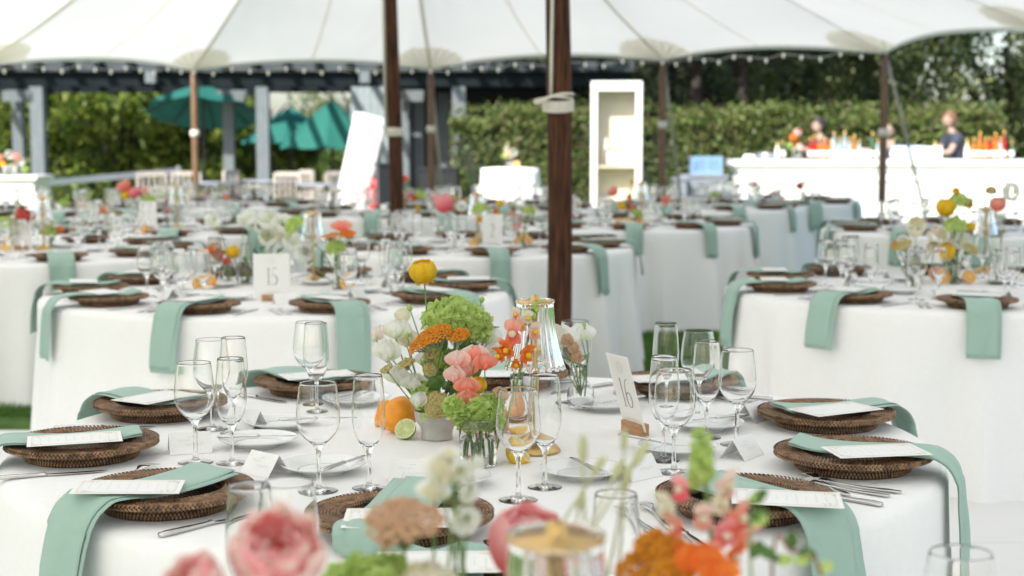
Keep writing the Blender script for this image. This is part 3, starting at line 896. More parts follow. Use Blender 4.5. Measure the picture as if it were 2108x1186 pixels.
# red extinguisher
p = aty(771, 400, 22.9)
t = thing('fire_extinguisher', 'red fire extinguisher standing beside the leaning cabinet', 'fire extinguisher', (p.x, 22.9, .35))
MB().lathe([(0, 0), (.07, 0), (.075, .02), (.075, .42), (.05, .48), (.02, .5), (0, .5)], 16).obj('cylinder', mat('red_enamel', (.65, .02, .03), .3), t)
MB().tube([(0, 0, .5), (.02, -.02, .56), (.07, -.03, .5), (.09, -.04, .3)], .012, 6).obj('hose', M_DARKM, t)
tag(MB().box((0, 0, 0), (.4, .4, .34)).obj('plinth_box', M_GREYP, None, False, (p.x, 22.9, .17)), 'low grey box under the red fire extinguisher', 'box')
pbox('equipment_case', 800, 22.5, .34, .4, 0, 1.05, M_DARKM, 'upright dark equipment case behind the second centre pole', 'case', .2, M_DARKM)
pbox('equipment_case', 905, 22.8, .55, .4, 0, .98, M_DARKM, 'dark equipment case behind the middle side pole', 'case', -.1, M_DARKM)

# left white counter
p0 = aty(-160, 365, 19).x; p1 = aty(70, 365, 19).x
t = thing('buffet_counter', 'white panelled counter at the left edge of the garden', 'counter', ((p0 + p1) / 2, 19, 0))
W = p1 - p0
MB().box((0, .3, .96), (W + .1, .75, .05)).obj('counter_top', M_WPAINT, t, smooth=False)
MB().box((0, .3, .467), (W, .65, .93)).obj('body', M_WPAINT, t, smooth=False)
for k in range(2): MB().box((-W / 4 + k * W / 2, -.035, .46), (W / 2 - .14, .018, .7)).obj('front_panel', M_WPAINT, t, smooth=False)

# ------------------------------------------------------------------ bar
BY = 23.0
bx0 = aty(1522, 340, BY).x; bx1 = bx0 + 5.6
bt = thing('bar_counter', 'long white panelled outdoor bar counter in bright sun', 'bar', ((bx0 + bx1) / 2, BY, 0))
W = bx1 - bx0; ctz = aty(1600, 329, BY).z
MB().box((0, .38, ctz - .045), (W + .16, .86, .09)).obj('counter_top', M_WPAINT, bt, smooth=False)
MB().box((0, .38, ctz - .13), (W + .06, .76, .078)).obj('cornice', M_WPAINT, bt, smooth=False)
MB().box((0, .36, (ctz - .17) / 2), (W, .66, ctz - .17)).obj('body', M_WPAINT, bt, smooth=False)
MB().box((0, .015, .07), (W + .03, .03, .14)).obj('plinth', M_WPAINT, bt, smooth=False)
for k in range(6):
    x = -W / 2 + (k + .5) * W / 6
    for c, s in (((x, .018, ctz - .30), (W / 6 - .22, .024, .05)), ((x, .018, .24), (W / 6 - .22, .024, .05)), ((x - (W / 12 - .13), .018, (ctz - .06) / 2), (.05, .0235, ctz - .64)), ((x + (W / 12 - .13), .018, (ctz - .06) / 2), (.05, .0235, ctz - .64))):
        MB().box(c, s).obj('moulding', M_WPAINT, bt, smooth=False)
    MB().box((x + W / 12 - (.03 if k == 5 else 0), .012, (ctz - .17) / 2 + .1), (.06, .03, ctz - .42)).obj('pilaster', M_WPAINT, bt, smooth=False)

def liquid(name, c): return mat('liquid_' + name, c, .12, spec=.6, transl=.35)
BOT = {'amber': liquid('amber', (.60, .22, .04)), 'orange': liquid('orange', (.92, .22, .01)), 'red': liquid('red', (.45, .03, .02)), 'clear': mat('pale_bottle', (.34, .40, .42), .1, spec=.7), 'green': mat('green_bottle', (.05, .11, .05), .1, spec=.6), 'cream': mat('cream_bottle', (.70, .62, .42), .2)}
M_LABEL = mat('paper_label', (.78, .77, .74), .7)
M_CAP = mat('gold_cap', (.65, .42, .12), .35, .7)
def bottle_proto(kind, hh):
    r = .038
    k = []
    b = MB().lathe([(0, 0), (r, 0), (r, .18 * hh), (r * .9, .20 * hh), (.015, .245 * hh), (.014, .30 * hh), (0, .30 * hh)], 12).mesh('body', BOT[kind])
    c = MB().lathe([(.0145, .285 * hh), (.017, .286 * hh), (.017, .33 * hh), (0, .33 * hh)], 10).mesh('cap', M_CAP)
    l = MB().lathe([(r + .001, .05), (r + .0012, .13)], 12).mesh('label', M_LABEL)
    return [('body', b), ('cap', c), ('label', l)]
BP = {}
BL = {'amber': 'amber spirit bottle', 'orange': 'bright orange aperitif bottle', 'red': 'dark red liqueur bottle', 'clear': 'clear glass spirit bottle', 'green': 'dark green wine bottle', 'cream': 'pale yellow liqueur bottle'}
cnt = {}
bl = [(1600, 'cream', .8), (1612, 'green', .8), (1668, 'red', 1.0), (1676, 'red', 1.1), (1686, 'amber', 1.0), (1697, 'orange', 1.0), (1709, 'orange', .9), (1716, 'clear', 1.25), (1727, 'clear', 1.0), (1738, 'clear', 1.3), (1748, 'clear', 1.0), (1758, 'amber', 1.1), (1768, 'clear', .9),
      (1795, 'green', 1.25), (1806, 'clear', .9), (1818, 'clear', .8), (1838, 'clear', .9), (1990, 'cream', .9), (2004, 'amber', 1.0), (2016, 'amber', 1.25), (2028, 'orange', 1.0), (2038, 'red', 1.0), (2048, 'orange', 1.2), (2058, 'clear', 1.0), (2066, 'red', 1.3), (2082, 'green', .8), (1925, 'cream', .8)]
ordw = ['first', 'second', 'third', 'fourth', 'fifth', 'sixth', 'seventh', 'eighth', 'ninth', 'tenth', 'eleventh', 'twelfth']
for px, kd, hh in bl:
    p = aty(px, 330, BY + .12 + .12 * RND.random())
    cnt[kd] = cnt.get(kd, 0) + 1
    t = thing('bottle', '%s on the bar, %s of its colour from the left' % (BL[kd], ordw[cnt[kd] - 1]), 'bottle', (p.x, p.y, ctz + .001), RND.random() * 6, 'bottles standing on the bar')
    key = (kd, hh)
    if key not in BP: BP[key] = bottle_proto(kd, hh)
    for nm, me in BP[key]: link(nm, me, t)
def onbar(px, dy, w, d, h, m, name, label, cat):
    p = aty(px, 330, BY + dy)
    o = MB().box((0, 0, h / 2), (w, d, h)).obj(name, m, None, False, (p.x, BY + dy, ctz + .001))
    return tag(o, label, cat)
onbar(1790, .5, .30, .2, .16, mat('red_white_carton', (.62, .12, .16), .6, col2=(.75, .72, .72), vscale=14), 'drinks_carton', 'red and white drinks carton behind the bottles on the bar', 'carton')
onbar(1868, .5, .42, .25, .20, mat('blue_white_wrap', (.30, .50, .72), .35, col2=(.78, .82, .86), vscale=12), 'water_pack', 'blue and white pack of water bottles on the bar', 'water pack')
onbar(1916, .48, .26, .25, .19, mat('pale_blue_wrap', (.55, .66, .78), .35, col2=(.82, .84, .86), vscale=12), 'water_pack', 'pale blue pack of water bottles left of the barman', 'water pack')
onbar(1575, .2, .22, .2, .10, M_GREYP, 'grey_caddy', 'small dark grey caddy near the left end of the bar', 'caddy')
# folded towel and cup at the end
p = aty(1543, 330, BY + .1)
tag(MB().lathe([(0, 0), (.09, 0), (.1, .03), (.085, .07), (0, .075)], 14).obj('folded_towel', M_CHINA, None, True, (p.x, p.y, ctz + .001)), 'folded white towel at the left end of the bar', 'towel')
p = aty(1575, 330, BY - .02)
tag(MB().lathe([(0, 0), (.03, 0), (.038, .1), (.034, .1), (.027, .01), (0, .01)], 14).obj('white_cup', M_CHINA, None, True, (p.x, p.y, ctz + .001)), 'small white cup right of the folded towel', 'cup')

# ------------------------------------------------------------------ people behind the bar
M_SKIN = mat('skin', (.34, .235, .185), .55, var=.06, vscale=20)
M_SKIN2 = mat('skin_tan', (.31, .21, .165), .55, var=.06, vscale=20)
M_TEE = mat('dark_blue_tee', (.035, .045, .065), .85, var=.15, vscale=20)
M_BLACKC = mat('black_cloth', (.02, .02, .025), .85)
def skin_mesh(name, pts, edges, rads, m, sub=2):
    me = bpy.data.meshes.new(name)
    me.from_pydata(pts, edges, [])
    o = bpy.data.objects.new(name, me); COL.objects.link(o)
    md = o.modifiers.new('s', 'SKIN'); md.use_smooth_shade = True
    for i, r in enumerate(rads):
        me.skin_vertices[0].data[i].radius = (r, r) if not hasattr(r, '__len__') else r
    me.skin_vertices[0].data[0].use_root = True
    o.modifiers.new('u', 'SUBSURF').levels = sub
    dg = bpy.context.evaluated_depsgraph_get()
    out = bpy.data.meshes.new_from_object(o.evaluated_get(dg))
    bpy.data.objects.remove(o)
    out.name = name; out.materials.clear(); out.materials.append(m)
    out.polygons.foreach_set('use_smooth', [True] * len(out.polygons))
    return out
def person(px, y, h, rz, hair_m, skin_m, label, bun=False, lean=0.0, arms='counter', bald=False):
    """figure facing -Y before turning by rz; z up from the ground"""
    p = aty(px, 300, y)
    t = thing('person', label, 'person', (p.x, y, 0), rz, 'bar staff behind the counter')
    k = h / 1.78
    P = []; E = []; R = []
    def add(q, r, par=None):
        P.append(tuple(c * k for c in q)); R.append((r * k, r * k) if not hasattr(r, '__len__') else (r[0] * k, r[1] * k))
        if par is not None: E.append((par, len(P) - 1))
        return len(P) - 1
    pel = add((0, 0, .96), (.15, .11))
    ab = add((0, -.01 - lean * .2, 1.12), (.135, .10), pel); ch = add((0, -.02 - lean * .6, 1.32), (.16, .11), ab); nk = add((0, -.01 - lean * .9, 1.47), .058, ch); hdv = add((0, -.03 - lean, 1.55), .055, nk)
    for s in (-1, 1):
        hip = add((s * .09, 0, .88), .09, pel); kn = add((s * .1, -.01, .5), .062, hip); an = add((s * .1, .02, .09), .042, kn); ft = add((s * .11, -.14, .035), .034, an)
        sh = add((s * .175, -.01 - lean * .7, 1.41), .062, ch)
        if arms == 'counter':
            el = add((s * .22, -.16 - lean * .6, 1.18), .042, sh); wr = add((s * .15, -.38 - lean * .6, 1.17), .028, el)
        else:
            el = add((s * .22, -.10 - lean * .5, 1.16), .042, sh); wr = add((s * .10, -.30 - lean * .5, 1.30), .028, el)
        hn = add((P[wr][0] / k - s * .01, P[wr][1] / k - .07, P[wr][2] / k), (.035, .02), wr)
    body = skin_mesh('body', P, E, R, skin_m)
    link('body', body, t)
    # fingers: parts of each hand
    for s in (-1, 1):
        hx, hy, hz = ([q for q in P if False] or [None] * 3)
    hands = [i for i in range(len(P)) if R[i][1] == .02 * k]
    for i in hands:
        c = Vector(P[i]); s = 1 if c.x > 0 else -1
        mb = MB()
        for q, (dx, ln) in enumerate(((-.024, .052), (-.008, .062), (.008, .058), (.024, .046))):
            mb.tube([c + Vector((dx * k, -.02 * k, 0)), c + Vector((dx * 1.1 * k, -(.03 + ln * .6) * k, -.004)), c + Vector((dx * 1.1 * k, -(.03 + ln) * k, -.018 * k))], [.009 * k, .008 * k, .006 * k], 6)
        mb.tube([c + Vector((-s * .03 * k, .02 * k, 0)), c + Vector((-s * .05 * k, -.02 * k, -.005)), c + Vector((-s * .048 * k, -.045 * k, -.012))], [.011 * k, .009 * k, .007 * k], 6)
        mb.obj('fingers', skin_m, t)
    # head
    hc = Vector((0, -.045 - lean, 1.655)) * k
    vs, fs = ICO[3]
    hv = []
    for x, y_, z in vs:
        q = Vector((x * .076, y_ * .095, z * .118))
        if z < 0: q.x *= 1 - .22 * z * z; q.y *= 1 - .12 * z * z
        if y_ < -.6:
            if abs(x) < .22 and -.35 < z < .12: q.y -= .022 * (1 - abs(x) / .22)           # nose
            if abs(abs(x) - .38) < .16 and abs(z - .12) < .14: q.y += .010                   # eye sockets
            if abs(x) < .35 and abs(z + .52) < .1: q.y -= .006                                # lips
        if z < -.7 and y_ < 0: q.y -= .006
        hv.append(q * k + hc)
    MB().add(hv, fs).obj('head', skin_m, t)
    me_ = MB()
    for s in (-1, 1):
        me_.ico(hc + Vector((s * .030, -.081, .014)) * k, .010 * k, sub=2)
    me_.obj('eyes', M_BLACKC, t)
    for s in (-1, 1):
        MB().ico((0, 0, 0), 1, mx=Matrix.Translation(hc + Vector((s * .078, .005, -.005)) * k) @ Matrix.Diagonal((.012 * k, .02 * k, .032 * k, 1)), sub=2).obj('ear', skin_m, t)
    if not bald:
        vs, fs = ICO[3]
        nv = []; 
        for x, y_, z in vs:
            r = 1.12 + .05 * mnoise.noise(Vector((x * 4, y_ * 4, z * 4)))
            nv.append(Vector((x * .079 * r, y_ * .098 * r + .008, z * .121 * r + .008)) * k + hc)
        keep = [f for f in fs if all((vs[i][2] > .26 - max(0, vs[i][1] + .60) * 1.3) for i in f)]
        MB().add(nv, keep).obj('hair', hair_m, t)
        if bun: MB().ico(hc + Vector((0, .11, .06)) * k, .048 * k, sub=2).obj('hair_bun', hair_m, t)
    # T-shirt: torso and sleeves, a little outside the skin
    P2 = [P[i] for i in (pel, ab, ch)]; R2 = [(.165 * k, .125 * k), (.155 * k, .12 * k), (.178 * k, .128 * k)]; E2 = [(0, 1), (1, 2)]
    P2.append(tuple(Vector(P[nk]) - Vector((0, 0, .035 * k)))); R2.append((.075 * k, .07 * k)); E2.append((2, 3))
    for j, s in enumerate((-1, 1)):
        shi = [i for i in range(len(P)) if abs(R[i][0] - .062 * k) < 1e-6 and P[i][0] * s > 0 and P[i][2] > 1.2 * k][0]
        P2.append(P[shi]); R2.append((.078 * k, .078 * k)); E2.append((2, len(P2) - 1))
        e = Vector(P[shi]).lerp(Vector(P[shi + 1]), .62); P2.append(tuple(e)); R2.append((.066 * k, .066 * k)); E2.append((len(P2) - 2, len(P2) - 1))
    link('t_shirt', skin_mesh('t_shirt', P2, E2, R2, M_TEE), t)
    P3 = [P[pel]]; R3 = [(.158 * k, .122 * k)]; E3 = []
    for s in (-1, 1):
        hi = [i for i in range(len(P)) if abs(R[i][0] - .09 * k) < 1e-6 and P[i][0] * s > 0][0]
        n0 = len(P3)
        P3 += [P[hi], P[hi + 1], P[hi + 2]]; R3 += [(.102 * k,) * 2, (.078 * k,) * 2, (.066 * k,) * 2]; E3 += [(0, n0), (n0, n0 + 1), (n0 + 1, n0 + 2)]
    link('trousers', skin_mesh('trousers', P3, E3, R3, M_BLACKC), t)
    return t
M_HBR = mat('brown_hair', (.16, .075, .045), .7, bump=.5, bscale=200)
M_HBK = mat('black_hair', (.02, .017, .016), .6, bump=.5, bscale=200)
person(1972, BY + 1.05, 1.86, -1.42, M_HBR, M_SKIN, 'person with short brown hair in dark t-shirt leaning over the bar', lean=.10)
person(1693, BY + 1.1, 1.76, -1.35, M_HBK, M_SKIN, 'person with black hair tied back facing left behind the bottles', bun=True, arms='up', lean=.03)
person(1829, BY + 1.1, 1.66, -.25, M_HBR, M_SKIN2, 'bald person half hidden by the tent pole behind the bar', arms='counter', bald=True)
# ------------------------------------------------------------------ tableware meshes (shared between copies)
TZ = .76
def make_charger():
    """woven rattan charger, radius .156: base bowl, coiled weave on the rim, vertical weave in the well and foot, braided edge"""
    base = MB().lathe([(0, .012), (.096, .012), (.100, .016), (.103, .029), (.128, .0295), (.153, .0285), (.155, .026), (.150, .0235), (.124, .020), (.113, .006), (.112, .0), (.0, .0)], 72)
    b = base.mesh('base', M_RATTAN_IN)
    rr = random.Random(5)
    w = MB()
    def grain(c, tdir, nrm, L, W, H):
        side = tdir.cross(nrm).normalized()
        vs = [c - tdir * L, c - side * W + nrm * H * .3, c + side * W + nrm * H * .3, c + tdir * L, c + nrm * H - tdir * L * .3, c + nrm * H + tdir * L * .3]
        w.add(vs, [(0, 1, 4), (0, 4, 2), (1, 5, 4), (1, 3, 5), (2, 4, 5), (2, 5, 3)])
    # rim coils
    nr = 9
    for i in range(nr):
        r = .1055 + i * (.151 - .1055) / (nr - 1)
        n = int(2 * PI * r / .0078)
        for j in range(n):
            a = 2 * PI * (j + .5 * (i % 2) + .08 * rr.random()) / n
            er = Vector((math.cos(a), math.sin(a), 0)); et = Vector((-math.sin(a), math.cos(a), 0))
            d = (er * .52 + et * .85).normalized()
            grain(er * r + Vector((0, 0, .0285 + .0008 * rr.random())), d, Vector((0, 0, 1)), .0052, .0022, .0030)
    # well floor
    for i in range(8):
        r = .012 + i * .0112
        n = max(6, int(2 * PI * r / .0095))
        for j in range(n):
            a = 2 * PI * (j + .5 * (i % 2)) / n
            er = Vector((math.cos(a), math.sin(a), 0)); et = Vector((-math.sin(a), math.cos(a), 0))
            grain(er * r + Vector((0, 0, .0118)), (er * .3 + et).normalized(), Vector((0, 0, 1)), .0055, .0036, .0026)
    # well wall, underside flare and foot: upright strands in rows
    for (r0, z0, r1, z1, inward, rows) in ((.1000, .016, .1032, .030, True, 2), (.150, .0232, .126, .0200, False, 3), (.124, .0195, .1138, .006, False, 2), (.1135, .008, .1125, .0, False, 1)):
        for q in range(rows):
            f0, f1 = q / rows, (q + 1) / rows
            n = 104
            for j in range(n):
                a = 2 * PI * (j + .5 * (q % 2)) / n
                er = Vector((math.cos(a), math.sin(a), 0))
                p0 = er * (r0 + (r1 - r0) * f0) + Vector((0, 0, z0 + (z1 - z0) * f0)); p1 = er * (r0 + (r1 - r0) * f1) + Vector((0, 0, z0 + (z1 - z0) * f1))
                t = p1 - p0; L = t.length / 2; t.normalize()
                et = Vector((-math.sin(a), math.cos(a), 0))
                nm = et.cross(t); 
                want = -er if inward else er * .6 + Vector((0, 0, -.8 if r0 > .13 else 0))
                if nm.dot(want) < 0: nm = -nm
                grain((p0 + p1) / 2, t, nm, L * 1.05, .0026, .0028)
    wm = w.mesh('weave', M_RATTAN)
    e = MB()
    n = 118
    for s in (-1, 1):
        for j in range(n):
            a = 2 * PI * (j + (.5 if s > 0 else 0)) / n
            er = Vector((math.cos(a), math.sin(a), 0)); et = Vector((-math.sin(a), math.cos(a), 0))
            c = er * .1548 + Vector((0, 0, .0272 + s * .0021)); d = (et * .86 + Vector((0, 0, 1)) * .5 * s + er * .1).normalized()
            nm = (er + Vector((0, 0, s * .5))).normalized(); side = d.cross(nm).normalized()
            L, W_, H = .0058, .0026, .0034
            vs = [c - d * L, c - side * W_ + nm * H * .3, c + side * W_ + nm * H * .3, c + d * L, c + nm * H - d * L * .3, c + nm * H + d * L * .3]
            e.add(vs, [(0, 1, 4), (0, 4, 2), (1, 5, 4), (1, 3, 5), (2, 4, 5), (2, 5, 3)])
    em = e.mesh('braided_edge', M_RATTAN)
    return b, wm, em
CH = make_charger()
for m_ in CH:
    for v in m_.vertices:
        z = v.co.z
        rr_ = math.hypot(v.co.x, v.co.y)
        v.co.z = z * .62 if (rr_ < .0995 and z < .0165) else (z * 1.20 if z > .003 else z)
    m_.update()
def charger(loc, rz, label, group, full=True):
    t = thing('charger_plate', label, 'charger plate', loc, rz, group)
    link('base', CH[0], t); stuff(link('weave', CH[1], t)); stuff(link('braided_edge', CH[2], t))
    return t

def napkin_mesh(edge, width, seed, kind='hang', hang=.20, shade=0):
    """folded napkin. local x: outward from the plate centre, z above the table top; edge = distance of the table edge"""
    r = random.Random(seed)
    if kind == 'hang':
        key = [(-.118, .0445), (-.100, .0450), (-.06, .0420), (.0, .040), (.06, .0415), (.11, .0460), (.150, .0465), (edge - .012, .040 if edge > .185 else .042), (edge + .012, .025), (edge + .028, -.006), (edge + .036, -.05), (edge + .043, -.11), (edge + .050, -hang)]
    elif kind == 'short':
        key = [(-.15, .052), (-.13, .051), (-.09, .046), (-.03, .036), (.03, .036), (.09, .0425), (.14, .0465), (.168, .044), (.181, .030), (.184, .012), (.176, .005)]
    elif kind == 'flat':
        key = [(-.118, .0445), (-.06, .0420), (.0, .040), (.06, .0415), (.11, .0455), (.13, .046)]
    path = spline([(x, 0, z) for x, z in key], 5)
    mb = MB()
    n = len(path)
    # cross-section: stacked folds with a groove near one edge
    ph = r.random() * 6
    gside = 1 if r.random() < .5 else -1
    layers = [(0.0, width, .0024, 0), (.0027, width * (.76 + .16 * r.random()), .0022, .9)]
    arcl = 0
    for li, (off, wd, th, sh) in enumerate(layers):
        def fn(u, v, top):
            pass
        vs = []; fs = []
        nw = 11
        ll = n - (0 if li == 0 else (1 if li == 1 else 2)) 
        i0 = 0 if li < 2 else 1
        rows = []
        for i in range(i0, ll):
            p = path[i]
            a = path[max(i - 1, 0)]; b = path[min(i + 1, n - 1)]
            t = (b - a).normalized(); nm = Vector((-t.z, 0, t.x))
            if nm.z < 0 and nm.x < 0: nm = -nm
            fr = i / (n - 1)
            shift = .006 * math.sin(fr * 5 + ph) + (width - wd) / 2 * gside * .8
            puff = .004 * math.exp(-((fr) / .10) ** 2)
            row = []
            for side in (0, 1):
                for j in range(nw):
                    s = j / (nw - 1) if side == 0 else 1 - j / (nw - 1)
                    e = min(s, 1 - s) * (nw - 1)
                    rnd = .0 if e > .5 else .3
                    y = (s - .5) * wd * (1 - .06 * fr * (li == 0)) + shift
                    wob = .0016 * math.sin(s * 9 + fr * 7 + ph + li * .3) + .0018 * math.sin(fr * 17 + ph) + (.004 * math.sin(s * 7 + ph * 2) * max(0, fr - .6) * 2.5)
                    h = off + (th * (1 - rnd) if side == 0 else th * rnd) + wob * (.6 if fr < .75 else 1.6) + puff * (1 + li * .6)
                    row.append(p + nm * h + Vector((0, y, 0)))
            rows.append(row)
        k = len(rows[0])
        for row in rows: vs += row
        for i in range(len(rows) - 1):
            for j in range(k):
                j2 = (j + 1) % k
                fs.append((i * k + j, (i + 1) * k + j, (i + 1) * k + j2, i * k + j2))
        fs.append(tuple(range(k))); fs.append(tuple((len(rows) - 1) * k + j for j in range(k - 1, -1, -1)))
        mb.add(vs, fs)
    me = mb.mesh('napkin', M_MINT)
    return me
NAPM = {}
def napkin(loc, ang, edge, label, group, seed=0, width=.135, kind='hang', hang=.2, nm='napkin'):
    key = (round(edge, 3), width, seed, kind, hang)
    if key not in NAPM: NAPM[key] = napkin_mesh(edge, width, seed, kind, hang)
    o = link(nm, NAPM[key], None, loc)
    o.rotation_euler = (0, 0, ang)
    return tag(o, label, 'napkin', group)

# glasses
WG_OUT = [(0, 0), (.020, 0), (.0335, 0), (.0350, .0001), (.0355, .0007), (.0345, .0014), (.020, .0023), (.010, .0048), (.0056, .0125), (.0042, .030), (.0040, .055), (.0046, .072), (.0075, .083), (.0150, .092), (.0270, .103), (.0365, .117), (.0408, .132), (.0412, .147), (.0392, .170), (.0362, .193), (.0342, .2062)]
WG_IN = [(.0340, .2067), (.0337, .2069), (.0335, .2065), (.0355, .193), (.0385, .170), (.0405, .147), (.0401, .132), (.0358, .1178), (.0262, .1043), (.0135, .0940), (.0, .0900)]
FL_OUT = [(0, 0), (.018, 0), (.0305, 0), (.0320, .0001), (.0325, .0007), (.0315, .0014), (.018, .0023), (.009, .0048), (.0053, .0125), (.0040, .030), (.0038, .050), (.0045, .064), (.008, .074), (.0165, .086), (.0250, .101), (.0300, .119), (.0318, .138), (.0312, .162), (.0290, .190), (.0268, .2152)]
FL_IN = [(.0266, .2157), (.0263, .2159), (.0261, .2155), (.0283, .190), (.0305, .162), (.0311, .138), (.0293, .119), (.0242, .1016), (.0153, .0875), (.0, .0790)]
def smooth_prof(p, n=3):
    s = spline([(a, b, 0) for a, b in p], n)
    return [(max(0, q.x), q.y) for q in s]
def glassmesh(o, i, seg, sm, name):
    p = (smooth_prof(o, sm) + smooth_prof(i, sm)) if sm > 1 else o + i
    return MB().lathe(p, seg).mesh(name, M_GLASS)
G_W = glassmesh(WG_OUT, WG_IN, 56, 3, 'wine_glass'); G_F = glassmesh(FL_OUT, FL_IN, 52, 3, 'champagne_flute')
G_WL = glassmesh(WG_OUT, WG_IN, 20, 1, 'wine_glass_far'); G_FL = glassmesh(FL_OUT, FL_IN, 18, 1, 'champagne_flute_far')
def wine(loc, label, group, far=False):
    return tag(link('wine_glass', G_WL if far else G_W, None, loc), label, 'wine glass', group)
def flute(loc, label, group, far=False):
    return tag(link('champagne_flute', G_FL if far else G_F, None, loc), label, 'champagne flute', group)

PL = MB().lathe(smooth_prof([(0, .003), (.040, .0), (.042, .0), (.048, .0045), (.066, .011), (.083, .0175), (.085, .0195), (.0835, .0205), (.066, .0150), (.050, .0085), (.046, .0072), (.0, .0068)], 3), 56).mesh('bread_plate', M_CHINA)
def plate(loc, label, group):
    return tag(link('bread_plate', PL, None, loc), label, 'bread plate', group)

def blade_shape(pts_w, th, z=lambda x: 0):
    mb = MB(); vs = []; fs = []
    n = len(pts_w)
    for (x, y0, y1, t) in pts_w:
        m = (y0 + y1) / 2; h = (y1 - y0) / 2
        for k in range(8):
            a = 2 * PI * k / 8
            ca = math.copysign(abs(math.cos(a)) ** .7, math.cos(a)); sa = math.copysign(abs(math.sin(a)) ** .7, math.sin(a))
            vs.append((x, m + h * ca, z(x) + t * (1 + sa)))
    for i in range(n - 1):
        for k in range(8):
            k2 = (k + 1) % 8
            fs.append((i * 8 + k, i * 8 + k2, (i + 1) * 8 + k2, (i + 1) * 8 + k))
    fs.append(tuple(range(7, -1, -1))); fs.append(tuple((n - 1) * 8 + k for k in range(8)))
    return mb.add(vs, fs)
def make_cutlery():
    k = {}
    handle = blade_shape([(0, -.004, .004, .002), (.003, -.009, .009, .0032), (.02, -.0105, .0105, .0038), (.06, -.0090, .0090, .0036), (.095, -.0062, .0062, .0034), (.105, -.0055, .0055, .0036), (.108, -.007, .007, .004), (.112, -.007, .007, .004), (.115, -.005, .005, .003)], 0).mesh('handle', M_STEEL)
    rim = blade_shape([(.006, -.0055, .0055, .0002), (.02, -.0070, .0070, .0002), (.09, -.0038, .0038, .0002), (.1, -.002, .002, .0002)], 0, lambda x: .0072).mesh('handle_inlay', M_STEEL)
    bl = blade_shape([(.112, -.0045, .0045, .0012), (.125, -.0085, .0055, .001), (.16, -.0105, .006, .0009), (.20, -.0105, .006, .0008), (.222, -.006, .005, .0006), (.232, .002, .004, .0004)], 0, lambda x: .002).mesh('blade', M_STEEL)
    k['knife'] = [('handle', handle), ('blade', bl)]
    def z(x): return .0015 + .010 * max(0, (x - .11) / .07) * math.exp(-((x - .15) / .035) ** 2) if x > .1 else .002 * (1 - x / .1)
    fh = blade_shape([(0, -.003, .003, .0008), (.004, -.0085, .0085, .0014), (.03, -.0095, .0095, .0018), (.07, -.0055, .0055, .0020), (.105, -.0030, .0030, .0022), (.13, -.0032, .0032, .0018), (.14, -.0075, .0075, .0013), (.152, -.0125, .0125, .001), (.162, -.0128, .0128, .0009)], 0, z).mesh('handle', M_STEEL)
    tn = blade_shape([(.160, -.0018, .0018, .0008), (.185, -.0013, .0013, .0008), (.205, -.0005, .0005, .0005)], 0, lambda x: z(x) + .0).mesh('tine', M_STEEL)
    k['fork'] = [('handle', fh)] + [('tine', tn, dy) for dy in (-.0108, -.0036, .0036, .0108)]
    bk1 = blade_shape([(0, -.003, .003, .0015), (.003, -.008, .008, .0028), (.02, -.009, .009, .0032), (.06, -.0065, .0065, .003), (.082, -.0050, .0050, .003), (.086, -.006, .006, .0032), (.09, -.0045, .0045, .0024)], 0).mesh('handle', M_STEEL)
    bk2 = blade_shape([(.088, -.0035, .0035, .001), (.10, -.007, .0045, .0008), (.15, -.0085, .005, .0007), (.168, -.003, .004, .0004)], 0, lambda x: .0015).mesh('blade', M_STEEL)
    k['butter_knife'] = [('handle', bk1), ('blade', bk2)]
    sp = blade_shape([(0, -.003, .003, .0008), (.004, -.009, .009, .0014), (.03, -.0095, .0095, .0018), (.08, -.0045, .0045, .0020), (.12, -.003, .003, .002), (.135, -.005, .005, .0015), (.15, -.016, .016, .0011), (.17, -.0205, .0205, .001), (.19, -.0175, .0175, .001), (.203, -.004, .004, .0008)], 0, z).mesh('spoon', M_STEEL)
    k['spoon'] = [('spoon', sp)]
    return k
CUT = make_cutlery()
CUTN = {'knife': 'dinner knife', 'fork': 'fork', 'butter_knife': 'butter knife', 'spoon': 'spoon'}
def cutlery(kind, loc, ang, label, group, tilt=0):
    if kind == 'spoon':
        o = link('spoon', CUT[kind][0][1], None, loc); o.rotation_euler = (0, tilt, ang)
        return tag(o, label, 'spoon', group)
    t = thing({'knife': 'dinner_knife'}.get(kind, kind), label, CUTN[kind], loc, ang, group)
    t.rotation_euler = (0, tilt, ang)
    for q in CUT[kind]:
        link(q[0], q[1], t, (0, q[2] if len(q) > 2 else 0, 0))
    return t

# paper: menus, place cards, number cards
def ribbon(pts, w, z=.0):
    mb = MB(); vs = []; fs = []
    n = len(pts)
    ww = w if hasattr(w, '__len__') else [w] * n
    for i in range(n):
        a = Vector(pts[max(0, i - 1)]); b = Vector(pts[min(n - 1, i + 1)])
        t = (b - a).normalized(); nm = Vector((-t.y, t.x))
        p = Vector(pts[i])
        vs += [(p.x + nm.x * ww[i], p.y + nm.y * ww[i], z), (p.x - nm.x * ww[i], p.y - nm.y * ww[i], z)]
    for i in range(n - 1): fs.append((2 * i, 2 * i + 1, 2 * i + 3, 2 * i + 2))
    return mb.add(vs, fs)
def scribble(x0, x1, y, h, seed, w=.00035, z=.0):
    r = random.Random(seed); pts = []
    n = max(4, int((x1 - x0) / (h * .45)))
    for i in range(n + 1):
        x = x0 + (x1 - x0) * i / n
        pts.append((x + h * .15 * r.uniform(-1, 1), y + h * .5 * (1 if i % 2 else -1) * r.uniform(.3, 1.0)))
    pp = spline([(a, b, 0) for a, b in pts], 3)
    return ribbon([(q.x, q.y) for q in pp], w, z)
MW, MH = .185, .115
